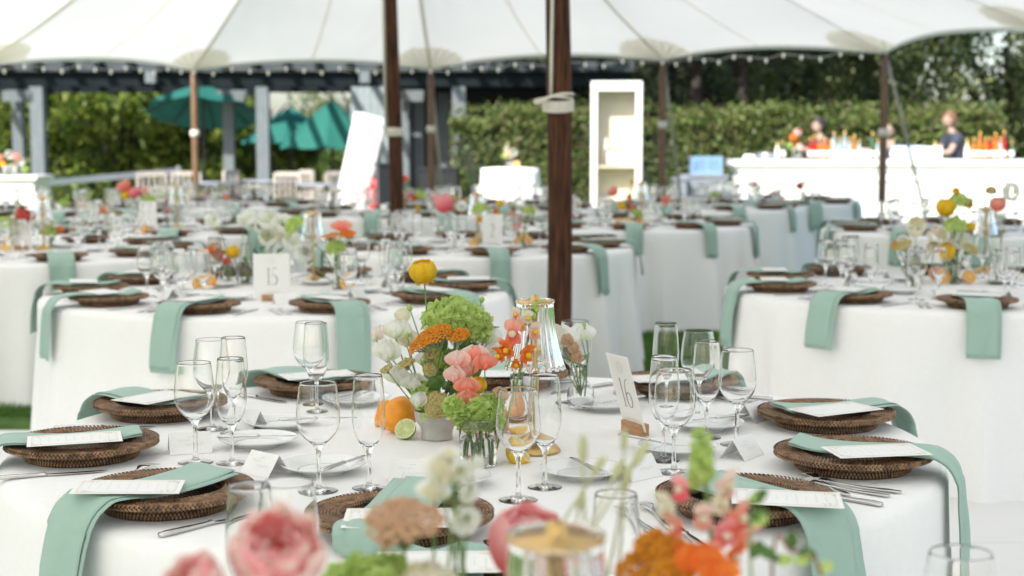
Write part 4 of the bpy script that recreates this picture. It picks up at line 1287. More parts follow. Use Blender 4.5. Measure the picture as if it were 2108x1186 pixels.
def make_menu():
    paper = MB().box((0, 0, .0004), (MW, MH, .0008)).mesh('paper', M_PAPER, False)
    b = MB()
    for (x, y, w, h) in ((0, MH / 2 - .009, MW - .018, .0006), (0, -MH / 2 + .009, MW - .018, .0006), (MW / 2 - .009, 0, .0006, MH - .018), (-MW / 2 + .009, 0, .0006, MH - .018),
                         (0, MH / 2 - .0115, MW - .023, .0003), (0, -MH / 2 + .0115, MW - .023, .0003), (MW / 2 - .0115, 0, .0003, MH - .023), (-MW / 2 + .0115, 0, .0003, MH - .023)):
        b.box((x, y, .0010), (w, h, .0001))
    r = random.Random(3)
    for sx in (-1, 1):
        for sy in (-1, 1):
            for q in range(9):
                cx = sx * (MW / 2 - .010 - r.random() * .022); cy = sy * (MH / 2 - .010 - r.random() * .016)
                a = r.random() * 6
                b.join(ribbon([(cx, cy), (cx + .003 * math.cos(a), cy + .003 * math.sin(a)), (cx + .006 * math.cos(a + .5), cy + .006 * math.sin(a + .5))], [.0002, .0012, .0002], .0011))
    bd = b.mesh('gold_border', M_GOLDINK, False)
    tx = MB()
    for i in range(9):
        x = -MW / 2 + .026 + i * (MW - .052) / 8
        L = (.022, .03, .014, .034, .026, .016, .033, .024, .018)[i]
        s = scribble(-L, L, 0, .0022 if i else .005, i, .00022, 0)
        for v in s.v: pass
        tx.add([(x + v[1], -v[0], .00105) for v in s.v], s.f)
    tm = tx.mesh('printed_text', M_INKL, False)
    return paper, bd, tm
MENU = make_menu()
def menu(mx, label, group):
    t = thing('menu_card', label, 'menu card', (0, 0, 0), 0, group)
    t.matrix_world = mx
    link('paper', MENU[0], t); stuff(link('gold_border', MENU[1], t)); stuff(link('printed_text', MENU[2], t))
    return t
def frame_mx(o, ex, ey, sx=1, sy=1):
    ex = ex.normalized(); ez = ex.cross(ey).normalized(); ey = ez.cross(ex)
    m = Matrix(((ex.x * sx, ey.x * sy, ez.x, o.x), (ex.y * sx, ey.y * sy, ez.y, o.y), (ex.z * sx, ey.z * sy, ez.z, o.z), (0, 0, 0, 1)))
    return m
def make_place():
    w, d, h = .088, .030, .042
    mb = MB()
    th = .0007
    for s in (-1, 1):
        mb.add([(-w / 2, s * d, 0), (w / 2, s * d, 0), (w / 2, 0, h), (-w / 2, 0, h), (-w / 2, s * (d - th), 0), (w / 2, s * (d - th), 0), (w / 2, 0, h - th * 1.6), (-w / 2, 0, h - th * 1.6)],
               [(0, 1, 2, 3), (7, 6, 5, 4), (0, 4, 5, 1), (1, 5, 6, 2), (0, 3, 7, 4)])
    body = mb.mesh('folded_card', M_PAPER, False)
    s = MB()
    sc = [scribble(-.026, .0, .006, .007, 5, .0003), scribble(-.008, .028, -.004, .008, 8, .0003), scribble(-.006, .008, .014, .003, 2, .0003)]
    L = math.hypot(d, h)
    for q in sc:
        s.add([(v[0], -d * (1 - (.5 + v[1] / L)) - .0004, h * (.5 + v[1] / L) + .0004) for v in q.v], q.f)
    return body, s.mesh('script_name', M_INKL, False)
PLACE = make_place()
def placecard(loc, ang, label, group, sc=1.0):
    t = thing('place_card', label, 'place card', loc, ang, group)
    link('folded_card', PLACE[0], t); stuff(link('script_name', PLACE[1], t))
    return t

def digit(ch):
    """slim serif numerals as ribbons in a box 1 high"""
    mb = MB()
    if ch == '1':
        mb.join(ribbon([(.25, .03), (.25, .97)], [.040, .040])); mb.join(ribbon([(.14, .86), (.20, .90), (.25, .98)], [.006, .010, .014])); mb.join(ribbon([(.13, .012), (.37, .012)], .010))
        return mb, .40
    if ch == '6':
        pts = [(.27 + .19 * math.cos(a), .26 + .25 * math.sin(a)) for a in np.linspace(0, 2 * PI, 29)]
        mb.join(ribbon(pts, [.014 + .026 * abs(math.cos(a)) for a in np.linspace(0, 2 * PI, 29)]))
        q = spline([(.09, .27, 0), (.09, .52, 0), (.16, .78, 0), (.28, .93, 0), (.42, .97, 0)], 6)
        mb.join(ribbon([(p.x, p.y) for p in q], list(np.linspace(.040, .012, len(q)))))
        return mb, .54
    if ch == '5':
        mb.join(ribbon([(.12, .95), (.44, .95)], [.022, .018])); mb.join(ribbon([(.13, .96), (.11, .54)], .010))
        pts = [(.22 + .21 * math.cos(a), .28 + .27 * math.sin(a)) for a in np.linspace(2.2, -2.55, 26)]
        mb.join(ribbon(pts, [.016 + .030 * max(0, math.cos(a)) for a in np.linspace(2.2, -2.55, 26)]))
        return mb, .50
    if ch == '2':
        q = spline([(.08, .72, 0), (.12, .90, 0), (.26, .98, 0), (.40, .86, 0), (.38, .62, 0), (.22, .32, 0), (.08, .04, 0)], 6)
        mb.join(ribbon([(p.x, p.y) for p in q], [.018 + .026 * math.sin(PI * i / len(q)) for i in range(len(q))]))
        mb.join(ribbon([(.06, .035), (.46, .035)], [.034, .030])); mb.join(ribbon([(.45, .03), (.48, .14)], .008))
        return mb, .52
    if ch == '4':
        mb.join(ribbon([(.34, .02), (.34, .97)], .028)); mb.join(ribbon([(.34, .96), (.04, .30)], .010)); mb.join(ribbon([(.03, .30), (.48, .30)], .012))
        return mb, .52
    if ch == '3':
        q = [(.22 + .17 * math.cos(a), .74 + .22 * math.sin(a)) for a in np.linspace(2.5, -1.4, 20)] + [(.22 + .21 * math.cos(a), .27 + .25 * math.sin(a)) for a in np.linspace(1.4, -2.5, 20)]
        mb.join(ribbon(q, [.012 + .014 * abs(math.sin(i * PI / 20)) for i in range(40)]))
        return mb, .50
def numcard(txt, base, face, lean, label, w=.100, h=.178, block=True):
    """standing card in a wooden block; face: azimuth of the direction the print looks to; lean>0 leans away from it"""
    t = thing('table_number', label, 'table number card', base, face + PI / 2, 'table number cards')
    # local: print faces -Y, x to the right of the reader
    if block:
        mb = MB()
        bw, bd, bh = .080, .026, .026
        mb.box((0, -bd / 4 - .0007, bh / 2), (bw, bd / 2 - .0014, bh)).box((0, bd / 4 + .0007, bh / 2), (bw, bd / 2 - .0014, bh)).box((0, 0, .005), (bw, .0035, .010))
        mb.obj('wooden_block', M_OAK, t, smooth=False)
    z0 = .010
    R = Matrix.Translation((0, 0, z0)) @ Matrix.Rotation(-lean, 4, 'X')
    MB().box((0, 0, h / 2), (w, .0012, h), mx=R).obj('card', M_PAPER, t, smooth=False)
    s = MB(); x = 0; H = h * .40
    ds = [digit(c) for c in txt]
    tot = sum(d[1] for d in ds) * H * .80
    for mb, wd in ds:
        s.add([(x - tot / 2 + v[0] * H * .80, -.0009, h * .30 + v[1] * H) for v in mb.v], mb.f, mx=R)
        x += wd * H * .80
    s.obj('numeral', M_INK, t, smooth=False)
    e = MB()
    for k in range(14):
        a = 2 * PI * k / 14
        q = ribbon([(.008 * math.cos(a), .008 * math.sin(a)), (.012 * math.cos(a + .3), .012 * math.sin(a + .3)), (.016 * math.cos(a + .1), .016 * math.sin(a + .1))], [.0002, .0009, .0002])
        e.add([(v[0], -.0009, h * .84 + v[1]) for v in q.v], q.f, mx=R)
    q = scribble(-.007, .007, 0, .008, 4, .0004); e.add([(v[0], -.0009, h * .84 + v[1]) for v in q.v], q.f, mx=R)
    q = scribble(-.022, .022, 0, .0022, 6, .0003); e.add([(v[0], -.0009, h * .14 + v[1]) for v in q.v], q.f, mx=R)
    stuff(e.obj('floral_emblem', M_INKL, t, smooth=False))
    return t

# table lamp with fluted glass shade
def lamp(loc, label, hgt=.325, far=False):
    t = thing('table_lamp', label, 'table lamp', loc, 0, 'glass shaded table lamps')
    MB().lathe([(0, 0), (.053, 0), (.055, .002), (.054, .006), (.046, .014), (.030, .026), (.012, .034), (.006, .037), (0, .037)], 40).obj('base', M_BRASS, t)
    MB().lathe([(.0055, .034), (.0055, .20), (.012, .205), (.012, .225), (.0055, .23), (.0055, hgt - .006), (0, hgt - .006)], 16).obj('stem', M_BRASS, t)
    MB().lathe([(0, hgt - .010), (.036, hgt - .010), (.0365, hgt - .006), (.036, hgt - .004), (.010, hgt - .003), (.010, hgt + .004), (.006, hgt + .009), (0, hgt + .010)], 32).obj('top_cap', M_BRASS, t)
    zt = hgt - .006; zb = hgt - .143
    def prof(q): 
        return .0385 + .007 * q + .019 * q ** 2.6
    NF = 20
    outer = []; inner = []
    nn = 14 if not far else 7
    for k in range(nn + 1):
        q = k / nn
        outer.append((prof(q), zt + (zb - zt) * q)); inner.append((prof(q) - .0028, zt + (zb - zt) * q))
    profl = outer + inner[::-1]
    mb = MB()
    n = NF * (8 if not far else 4); K = len(profl); vs = []; fs = []
    for i in range(n):
        a = 2 * PI * i / n
        for (r, z) in profl:
            q = (zt - z) / (zt - zb)
            f = abs(math.sin(a * NF / 2)) ** .8
            rr = r + (.0042 * (.35 + .65 * q)) * (f - .5)
            zz = z - (.0065 * (f - .3) * max(0, q - .55) / .45)
            vs.append((rr * math.cos(a), rr * math.sin(a), zz))
    for i in range(n):
        i2 = (i + 1) % n
        for j in range(K):
            j2 = (j + 1) % K
            fs.append((i * K + j, i2 * K + j, i2 * K + j2, i * K + j2))
    mb.add(vs, fs).obj('lamp_shade', M_FLUTED, t)
    MB().lathe([(.0375, zt), (.041, zt - .001), (.041, zt + .005), (.037, zt + .006)], 40).obj('shade_collar', M_FLUTED, t)
    return t

# vases
def vase_cyl(loc, r, h, label, water=.55, name='glass_vase'):
    t = thing(name, label, 'vase', loc)
    MB().lathe([(0, 0), (r - .003, 0), (r - .0012, .0004), (r - .0003, .0013), (r, .003), (r, h * .5), (r, h - .0012), (r - .0003, h - .0004), (r - .0011, h), (r - .0019, h - .0004), (r - .0022, h - .0012), (r - .0022, h * .5), (r - .0022, .0065), (r - .003, .005), (r - .005, .0042), (0, .004)], 40).obj('glass', M_GLASS, t)
    if water:
        MB().lathe([(0, .0035), (r - .0018, .0035), (r - .0018, h * water), (0, h * water)], 40).obj('water', M_WATER, t)
    return t
def vase_bottle(loc, label, s=1.0):
    t = thing('bud_vase', label, 'vase', loc)
    o = [(0, 0), (.026, 0), (.032, .01), (.034, .03), (.030, .05), (.014, .07), (.011, .09), (.014, .105)]
    i = [(.0125, .1045), (.0095, .09), (.012, .071), (.028, .05), (.032, .03), (.030, .012), (0, .004)]
    MB().lathe([(a * s, b * s) for a, b in smooth_prof(o, 2) + smooth_prof(i, 2)], 30).obj('glass', M_GLASS, t)
    return t
def fruit_half(c, nrm, r, rind, pulp, label, cat, name, seg=9, el=1.0):
    """half a citrus: rind bowl, pith rim, pulp face with segments. nrm: direction of the cut face"""
    t = thing(name, label, cat, c)
    n = Vector(nrm).normalized()
    t.rotation_euler = n.to_track_quat('Z', 'Y').to_euler()
    MB().lathe([(0, -r * el), (r * .3, -r * el * .955), (r * .55, -r * el * .84), (r * .78, -r * el * .63), (r * .93, -r * el * .37), (r, 0), (r * .985, .0008)], 32).obj('rind', rind, t)
    MB().lathe([(r * .985, .0009), (r * .90, .0012), (r * .89, .0004), (0, .0002)], 32).obj('pith', M_PITH, t)
    for k in range(seg):
        a0 = 2 * PI * (k + .07) / seg; a1 = 2 * PI * (k + .93) / seg
        rr = r * .87; vs = [(rr * .10 * math.cos((a0 + a1) / 2), rr * .10 * math.sin((a0 + a1) / 2), .0016)]
        for q in range(6):
            a = a0 + (a1 - a0) * q / 5; vs.append((rr * math.cos(a), rr * math.sin(a), .0012))
        am = (a0 + a1) / 2; vs.append((rr * .55 * math.cos(am), rr * .55 * math.sin(am), .0026))
        fs = [(0, 1, 7), (0, 7, 6)] + [(q, q + 1, 7) for q in range(1, 6)]
        MB().add(vs, fs).obj('segment', pulp, t)
    return t
def fruit_whole(c, r, rind, label, cat, name, el=1.0, rot=(0, 0, 0), nub=0.0):
    vs, fs = ICO[3]
    t = MB().add([(x * r, y * r, z * r * el + (nub * r * max(0, abs(z) - .86) * 4 * (1 if z > 0 else -1))) for x, y, z in vs], fs).obj(name, rind, None, True, c)
    t.rotation_euler = rot
    return tag(t, label, cat)
# ------------------------------------------------------------------ flowers
def petal(L, W, cup=.4, curl=.3, frill=0.0, nu=5, nv=7, seed=0, notch=0.0, ph0=0.0):
    def fn(u, v):
        s = u * 2 - 1
        w = W * .5 * (math.sin(PI * min(1, (v * .93 + .04)) ** .75) ** .75 if v < 1 else .25)
        ph = ph0 + curl * v
        z = L * v * math.cos(ph * .5) * (1 - notch * (1 - abs(s)) * max(0, v - .75))
        y = -L * v * math.sin(ph * .5) + cup * w * s * s
        fr = frill * L * v * v * math.sin(s * 7 + seed * 1.7 + v * 2)
        return (w * s, y + fr, z + fr * .4)
    return MB().grid(fn, nu, nv)
def sphpetal(r, th0, th1, haz, frill=0.0, zs=1.0, nu=7, nv=7, seed=0, tip=.55):
    """piece of a shell: from polar angle th0 (below) to th1, half-width haz"""
    def fn(u, v):
        s = u * 2 - 1
        th = th0 + (th1 - th0) * v * (1 - .16 * s * s * v)
        wz = haz * (.30 + .70 * math.sin(PI * (.08 + .50 * v)))
        a = s * wz
        rr = r * (1 + frill * math.sin(s * 6 + seed * 2.1 + v) * v * v)
        return (rr * math.sin(th) * math.sin(a), -rr * math.sin(th) * math.cos(a), -rr * math.cos(th) * zs)
    return MB().grid(fn, nu, nv)
def rot(ax, a): return Matrix.Rotation(a, 4, ax)
def pmesh(mb, name, m): return mb.mesh(name, m)

# each builder returns [(part name, mesh, matrix, stuff?)] around the origin, facing +Z
def b_ranunculus(r, m, layers=7, seed=1, full=True):
    rr = random.Random(seed); out = []
    for k in range(layers):
        q = k / (layers - 1)
        rad = r * (.50 + .50 * q)
        me = sphpetal(rad, .12, 2.95 - .55 * q, 1.0, .02 + .02 * q, .88, seed=k).mesh('petal', m)
        n = 4 + k // 2
        for j in range(n):
            out.append(('petal', me, rot('Z', 2 * PI * j / n + k * .8 + rr.uniform(-.1, .1)) @ rot('X', -.06 * q), False))
    out.append(('flower_heart', MB().ico((0, 0, 0), r * .80, sq=.84, sub=2).mesh('flower_heart', m), Matrix.Identity(4), False))
    me = petal(r * .72, r * 1.1, .3, .9, .10).mesh('petal', m)
    for j in range(6):
        out.append(('petal', me, Matrix.Translation((0, 0, -r * .72)) @ rot('Z', j * 1.05 + .3) @ rot('X', 1.2 + .15 * rr.random()), False))
    return out
def b_peony(r, m, m2, seed=2, layers=7):
    rr = random.Random(seed); out = []
    for k in range(layers):
        q = k / (layers - 1)
        me = sphpetal(r * (.38 + .62 * q), .25, 2.65 - .80 * q, .62 + .1 * q, .09, .95, 9, 8, seed=k + seed).mesh('petal', m if k % 2 else m2)
        n = 5 + k // 2
        for j in range(n):
            out.append(('petal', me, rot('Z', 2 * PI * j / n + k * 1.3 + rr.uniform(-.2, .2)) @ rot('X', rr.uniform(-.22, .12) - .1 * q) @ Matrix.Scale(rr.uniform(.9, 1.06), 4), False))
    return out
def b_tulip(r, m, seed=1):
    rr = random.Random(seed); out = []
    for k in range(3):
        me = sphpetal(r * (.74 + .13 * k), .05, 2.6 - .22 * k, .95, .05, 1.0, 9, 8, seed=k).mesh('petal', m)
        for j in range(4 + k): out.append(('petal', me, rot('Z', 2 * PI * j / (4 + k) + k) @ rot('X', -.08 * k + rr.uniform(-.05, .05)), False))
    out.append(('flower_heart', MB().ico((0, 0, 0), r * .70, sub=2).mesh('flower_heart', m), Matrix.Identity(4), False))
    return out
def b_sweetpea(s, m, m2, seed=1):
    rr = random.Random(seed); out = []
    me = petal(s, s * 1.75, -.28, .35, .09, 11, 8, seed, notch=.2).mesh('petal', m)
    out.append(('petal', me, rot('X', -.25), False))
    w = petal(s * .80, s * .95, .5, -.4, .08, 7, 7, seed + 1).mesh('petal', m2)
    for sx in (-1, 1): out.append(('petal', w, Matrix.Translation((sx * s * .04, -s * .10, s * .02)) @ rot('Z', sx * .7) @ rot('X', .35 + .1 * rr.random()), False))
    k = MB().ico((0, 0, 0), s * .17, sq=1.5, sub=2).mesh('keel', m2)
    out.append(('keel', k, Matrix.Translation((0, -s * .16, s * .16)), False))
    return out
def b_floret(s, m, m2, mt):
    """snapdragon floret mesh, facing -Y"""
    mb = MB()
    mb.tube([(0, .0, 0), (0, -s * .3, 0), (0, -s * .6, s * .05)], [s * .16, s * .24, s * .26], 8, cap=False)
    n0 = len(mb.f)
    for a, L, W, tl in ((.45, .62, .60, -.15), (-.45, .62, .60, -.15)):
        mb.join(petal(s * L, s * W, .35, .9, .1, 6, 6), Matrix.Translation((0, -s * .52, s * .16)) @ rot('Y', a) @ rot('X', .25))
    for a in (0, 1.0, -1.0):
        mb.join(petal(s * .5, s * .55, .3, 1.4, .1, 6, 6), Matrix.Translation((0, -s * .56, -s * .05)) @ rot('Y', PI + a * .8) @ rot('X', -.9))
    mb.ico((0, -s * .66, s * .0), s * .17, 1, 1.0, sub=2)
    mb.mi = [0] * (len(mb.f) - len(ICO[2][1])) + [1] * len(ICO[2][1])
    return mb.mesh('floret', [m, m2])
def b_hydrangea(r, m, n=150, ps=.0085, seed=1, zs=.8, lower=-.25, npet=5, big=1.0):
    rr = random.Random(seed); mb = MB()
    k = 0
    for i in range(n):
        z = 1 - (1 - lower) * (i + .5) / n; ph = i * 2.39996
        q = math.sqrt(max(0, 1 - z * z))
        rad = r * rr.uniform(.80, 1.10)
        c = Vector((q * math.cos(ph) * rad, q * math.sin(ph) * rad, z * rad * zs))
        nrm = c.normalized() + Vector((rr.gauss(0, .25), rr.gauss(0, .25), rr.gauss(0, .25)))
        mx = Matrix.Translation(c) @ nrm.to_track_quat('Z', 'Y').to_matrix().to_4x4() @ rot('Z', rr.random() * 6)
        s = ps * rr.uniform(.75, 1.3) * big
        for j in range(npet):
            a = 2 * PI * j / npet
            d = Vector((math.cos(a), math.sin(a), 0)); e = Vector((-math.sin(a), math.cos(a), 0))
            up = rr.uniform(.1, .55)
            mb.add([(0, 0, 0), d * s * .6 + e * s * .42 + Vector((0, 0, s * up * .7)), d * s * 1.15 + Vector((0, 0, s * up * .9)), d * s * .6 - e * s * .42 + Vector((0, 0, s * up * .7)), d * s * .6 + Vector((0, 0, s * up * .3))],
                   [(0, 4, 1), (1, 4, 2), (2, 4, 3), (3, 4, 0)], mx=mx)
    return mb.mesh('florets', m)
def b_yarrow(r, m, n=170, bs=.0026, seed=1, dome=.25):
    rr = random.Random(seed); mb = MB(); st = MB()
    for i in range(n):
        q = math.sqrt((i + .5) / n); ph = i * 2.39996
        cl = .10 * math.sin(ph * 3) 
        x = r * q * math.cos(ph) * (1 + cl); y = r * q * math.sin(ph)
        z = r * dome * (1 - q * q) + rr.gauss(0, .0014) + .0022 * math.sin(x * 420) * math.cos(y * 420)
        mb.ico((x, y, z), bs * rr.uniform(.75, 1.25), sub=1)
        if i % 9 == 0: st.tube([(0, 0, -r * .85), (x * .5, y * .5, -r * .42), (x, y, z - .001)], [.0013, .0010, .0007], 4, cap=False)
    return mb.mesh('florets', m), st.mesh('stalks', M_STEMG)
def b_umbel_ball(r, m, n=90, bs=.004, seed=1):
    rr = random.Random(seed); mb = MB()
    for i in range(n):
        z = 1 - 1.7 * (i + .5) / n; ph = i * 2.39996; q = math.sqrt(max(0, 1 - z * z))
        mb.ico((q * math.cos(ph) * r * rr.uniform(.8, 1.05), q * math.sin(ph) * r * rr.uniform(.8, 1.05), z * r * .8), bs * rr.uniform(.7, 1.2), sub=1)
    return mb.mesh('florets', m)
def b_leaf(L, W, m=None): return petal(L, W, .25, .5, .03, 5, 8).mesh('leaf', m or M_LEAF)
LEAF1 = b_leaf(.05, .022); LEAF2 = b_leaf(.035, .024, M_LIME); LEAF3 = b_leaf(.075, .034)
PODM = MB().ico((0, 0, 0), 1, sq=1.25, sub=2).mesh('pod', M_POD)
BUDM = MB().ico((0, 0, 0), 1, sq=1.25, sub=2).mesh('bud', M_LIME)

def stem_to(t, base, tip, rad=.0016, m=None, bow=.15, seed=0):
    """stem from base to tip (world), as a part of t whose origin is base"""
    rr = random.Random(seed)
    b = Vector(base); q = Vector(tip); d = q - b
    mid = b.lerp(q, .5) + Vector((rr.uniform(-1, 1), rr.uniform(-1, 1), .4)) * d.length * bow * .5
    pts = spline([b - b, mid - b, q - b], 6)
    MB().tube(pts, [rad * (1.25 - .5 * i / (len(pts) - 1)) for i in range(len(pts))], 6).obj('stem', m or M_STEM, t)
    return pts
FC = {}
def flower(kind, tip, base, label, size=1.0, face=None, mats=None, seed=0, leaves=1, name=None, bow=.15, detail=True, stemm=None, group=None, n=None):
    """one cut flower: stem, bloom parts, leaves"""
    names = {'ranunculus': 'ranunculus', 'peony': 'peony', 'tulip': 'peony_bud', 'sweetpea': 'sweet_pea', 'hydrangea': 'green_hydrangea', 'yarrow': 'yarrow', 'cup': 'white_blossom', 'snap': 'snapdragon', 'bud': 'flower_bud', 'ball': 'pompon_flower', 'poppy': 'poppy'}
    t = thing(name or names[kind], label, 'flower', base, 0, group)
    tip = Vector(tip); bs = Vector(base)
    pts = stem_to(t, base, tip, .0016 * (1.3 if kind in ('peony', 'ranunculus', 'hydrangea') else 1) * (1 if detail else 1.3), stemm, bow, seed)
    rr = random.Random(seed + 50)
    m = mats[0]; m2 = mats[-1]
    loc = tip - bs
    fd = Vector(face).normalized() if face is not None else (pts[-1] - pts[-2]).normalized()
    B = Matrix.Translation(loc) @ fd.to_track_quat(*(('-Y', 'Z') if kind == 'sweetpea' else ('Z', 'Y'))).to_matrix().to_4x4() @ rot('Z', rr.random() * 6 if kind not in ('sweetpea',) else 0)
    key = (kind, size, m.name, m2.name, seed % 3, detail, n)
    if kind in ('ranunculus', 'peony', 'tulip', 'sweetpea', 'cup', 'poppy'):
        if key not in FC:
            if kind == 'ranunculus': FC[key] = b_ranunculus(.030 * size, m, 7 if detail else 4, seed)
            elif kind == 'peony': FC[key] = b_peony(.050 * size, m, m2, seed)
            elif kind == 'tulip': FC[key] = b_tulip(.040 * size, m, seed)
            elif kind == 'sweetpea': FC[key] = b_sweetpea(.037 * size, m, m2, seed)
            elif kind == 'poppy':
                a = petal(.034 * size, .044 * size, .5, -.5, .10, 8, 7, seed).mesh('petal', m)
                FC[key] = [('petal', a, rot('Z', 2 * PI * j / 4 + (.5 if j > 1 else 0)) @ rot('X', .75 + .12 * (j % 2)), False) for j in range(4)] + [('flower_centre', MB().ico((0, 0, .004 * size), .004 * size, sub=2).mesh('flower_centre', M_OLIVY), Matrix.Identity(4), False)]
            else:
                a = sphpetal(.022 * size, .05, 2.0, .85, .07, 1.15, 7, 7, seed).mesh('petal', m)
                FC[key] = [('petal', a, rot('Z', 2 * PI * j / 5 + .3 * j) @ rot('X', -.12 * (j % 3)), False) for j in range(5)]
            if not detail:   # far away: one bloom mesh
                mb = MB(); mats_ = []
                for nm, me, mx, st in FC[key]:
                    vs = [tuple(v.co) for v in me.vertices]; fs = [tuple(p.vertices) for p in me.polygons]
                    mb.add(vs, fs, mx=mx)
                FC[key] = [('bloom', mb.mesh('bloom', m), Matrix.Identity(4), False)]
        off = {'ranunculus': .026 * size, 'peony': .047 * size, 'tulip': .042 * size, 'cup': .025 * size}.get(kind, 0)
        for nm, me, mx, st in FC[key]:
            o = link(nm, me, t, mx=B @ Matrix.Translation((0, 0, off)) @ mx)
    elif kind == 'hydrangea':
        if key not in FC: FC[key] = b_hydrangea(.034 * size, m, n or 150, .0085 * (1.5 if n and n < 60 else 1.15), seed)
        stuff(link('florets', FC[key], t, mx=B))
    elif kind == 'ball':
        if key not in FC: FC[key] = b_umbel_ball(.016 * size, m, n or 90, .0030 * size, seed)
        stuff(link('florets', FC[key], t, mx=B))
    elif kind == 'yarrow':
        if key not in FC: FC[key] = b_yarrow(.034 * size, m, n or 190, .0026 if detail else .004, seed)
        stuff(link('florets', FC[key][0], t, mx=B)); stuff(link('stalks', FC[key][1], t, mx=B))
    elif kind == 'bud':
        link('bud', BUDM if m is not M_POD else PODM, t, mx=B @ (Matrix.Scale(.006 * size, 4) if m is not M_POD else Matrix.Diagonal((.0034 * size, .0034 * size, .010 * size, 1))))
    elif kind == 'snap':
        fl = FC.setdefault(('fl', size, m.name), b_floret(.030 * size, m, M_YEL, None)); fl2 = FC.setdefault(('fl', size, m2.name), b_floret(.030 * size, m2, M_YEL, None))
        N = n or 11
        for k in range(N):
            q = k / (N - 1)
            i = int((len(pts) - 1) * (.42 + .56 * q)); p = pts[min(i, len(pts) - 1)]
            i2 = min(i + 1, len(pts) - 1); d = (pts[i2] - pts[i2 - 1]).normalized()
            a = k * 2.4 + seed
            if q < .62:
                sc = 1 - .35 * q
                o = link('floret', fl if (k + seed) % 3 else fl2, t, mx=Matrix.Translation(p) @ d.to_track_quat('Z', 'Y').to_matrix().to_4x4() @ rot('Z', a) @ rot('X', .25) @ Matrix.Scale(sc, 4))
            else:
                o = link('bud', BUDM, t, mx=Matrix.Translation(p + Vector((math.cos(a), math.sin(a), 0)) * .006 * size) @ Matrix.Scale(.0062 * size * (1.5 - .9 * q), 4))
    for k in range(leaves):
        i = int(len(pts) * rr.uniform(.3, .8)); a = rr.random() * 6.28
        link('leaf', (LEAF1, LEAF2, LEAF3)[(k + seed) % 3] if detail else LEAF1, t, mx=Matrix.Translation(pts[i]) @ rot('Z', a) @ rot('X', rr.uniform(.5, 1.2)))
    return t

# ------------------------------------------------------------------ round tables under white cloths
def cloth(x, y, label, seed, flare=.06, fold=.035, N=288, top_bump=True):
    r = random.Random(seed)
    ks = [(r.randint(10, 14), r.random() * 6.28, .50), (r.randint(17, 23), r.random() * 6.28, .50), (r.randint(5, 7), r.random() * 6.28, .25), (r.randint(28, 37), r.random() * 6.28, .26)]
    prof = [(0, 0), (.3, 0), (.6, 0), (.8, 0), (.93, 0), (.975, -.0008), (.990, -.0035), (1.0, -.010), (1.005, -.022)]
    nd = 16
    for k in range(1, nd + 1):
        q = k / nd; prof.append((1.005 + flare * q, -.022 - (.73) * q))
    vs = []; fs = []
    K = len(prof)
    for i in range(N):
        a = 2 * PI * i / N
        f = sum(w * math.sin(k * a + p + .35 * math.sin(2 * a + p)) for k, p, w in ks)
        f = f * .8 + .35 * f * abs(f)
        for j, (rr, z) in enumerate(prof):
            d = max(0, (-z - .02) / .73)
            amp = fold * (d ** .85) * (1.0 if d > .35 else .55 + 1.286 * d)
            vs.append(((rr + amp * f) * math.cos(a), (rr + amp * f) * math.sin(a), TZ + z + (.004 * math.sin(a * 5) if j == K - 1 else 0)))
    for i in range(N):
        i2 = (i + 1) % N
        for j in range(K - 1):
            if j == 0: fs.append((i * K, i * K + 1, i2 * K + 1))
            else: fs.append((i * K + j, i * K + j + 1, i2 * K + j + 1, i2 * K + j))
    fs = [f[::-1] for f in fs]
    o = MB().add(vs, fs).obj('tablecloth', M_CLOTH, None, True, (x, y, 0))
    return tag(o, label, 'tablecloth', 'white cloths over the round tables')

SEATN = ['front seat', 'near right seat', 'middle right seat', 'outer right seat', 'rear right seat', 'rearmost seat', 'rear left seat', 'outer left seat', 'middle left seat', 'near left seat']
def seatname(ang):
    k = round(((math.degrees(ang) + 90) % 360) / 36) % 10
    return SEATN[k]

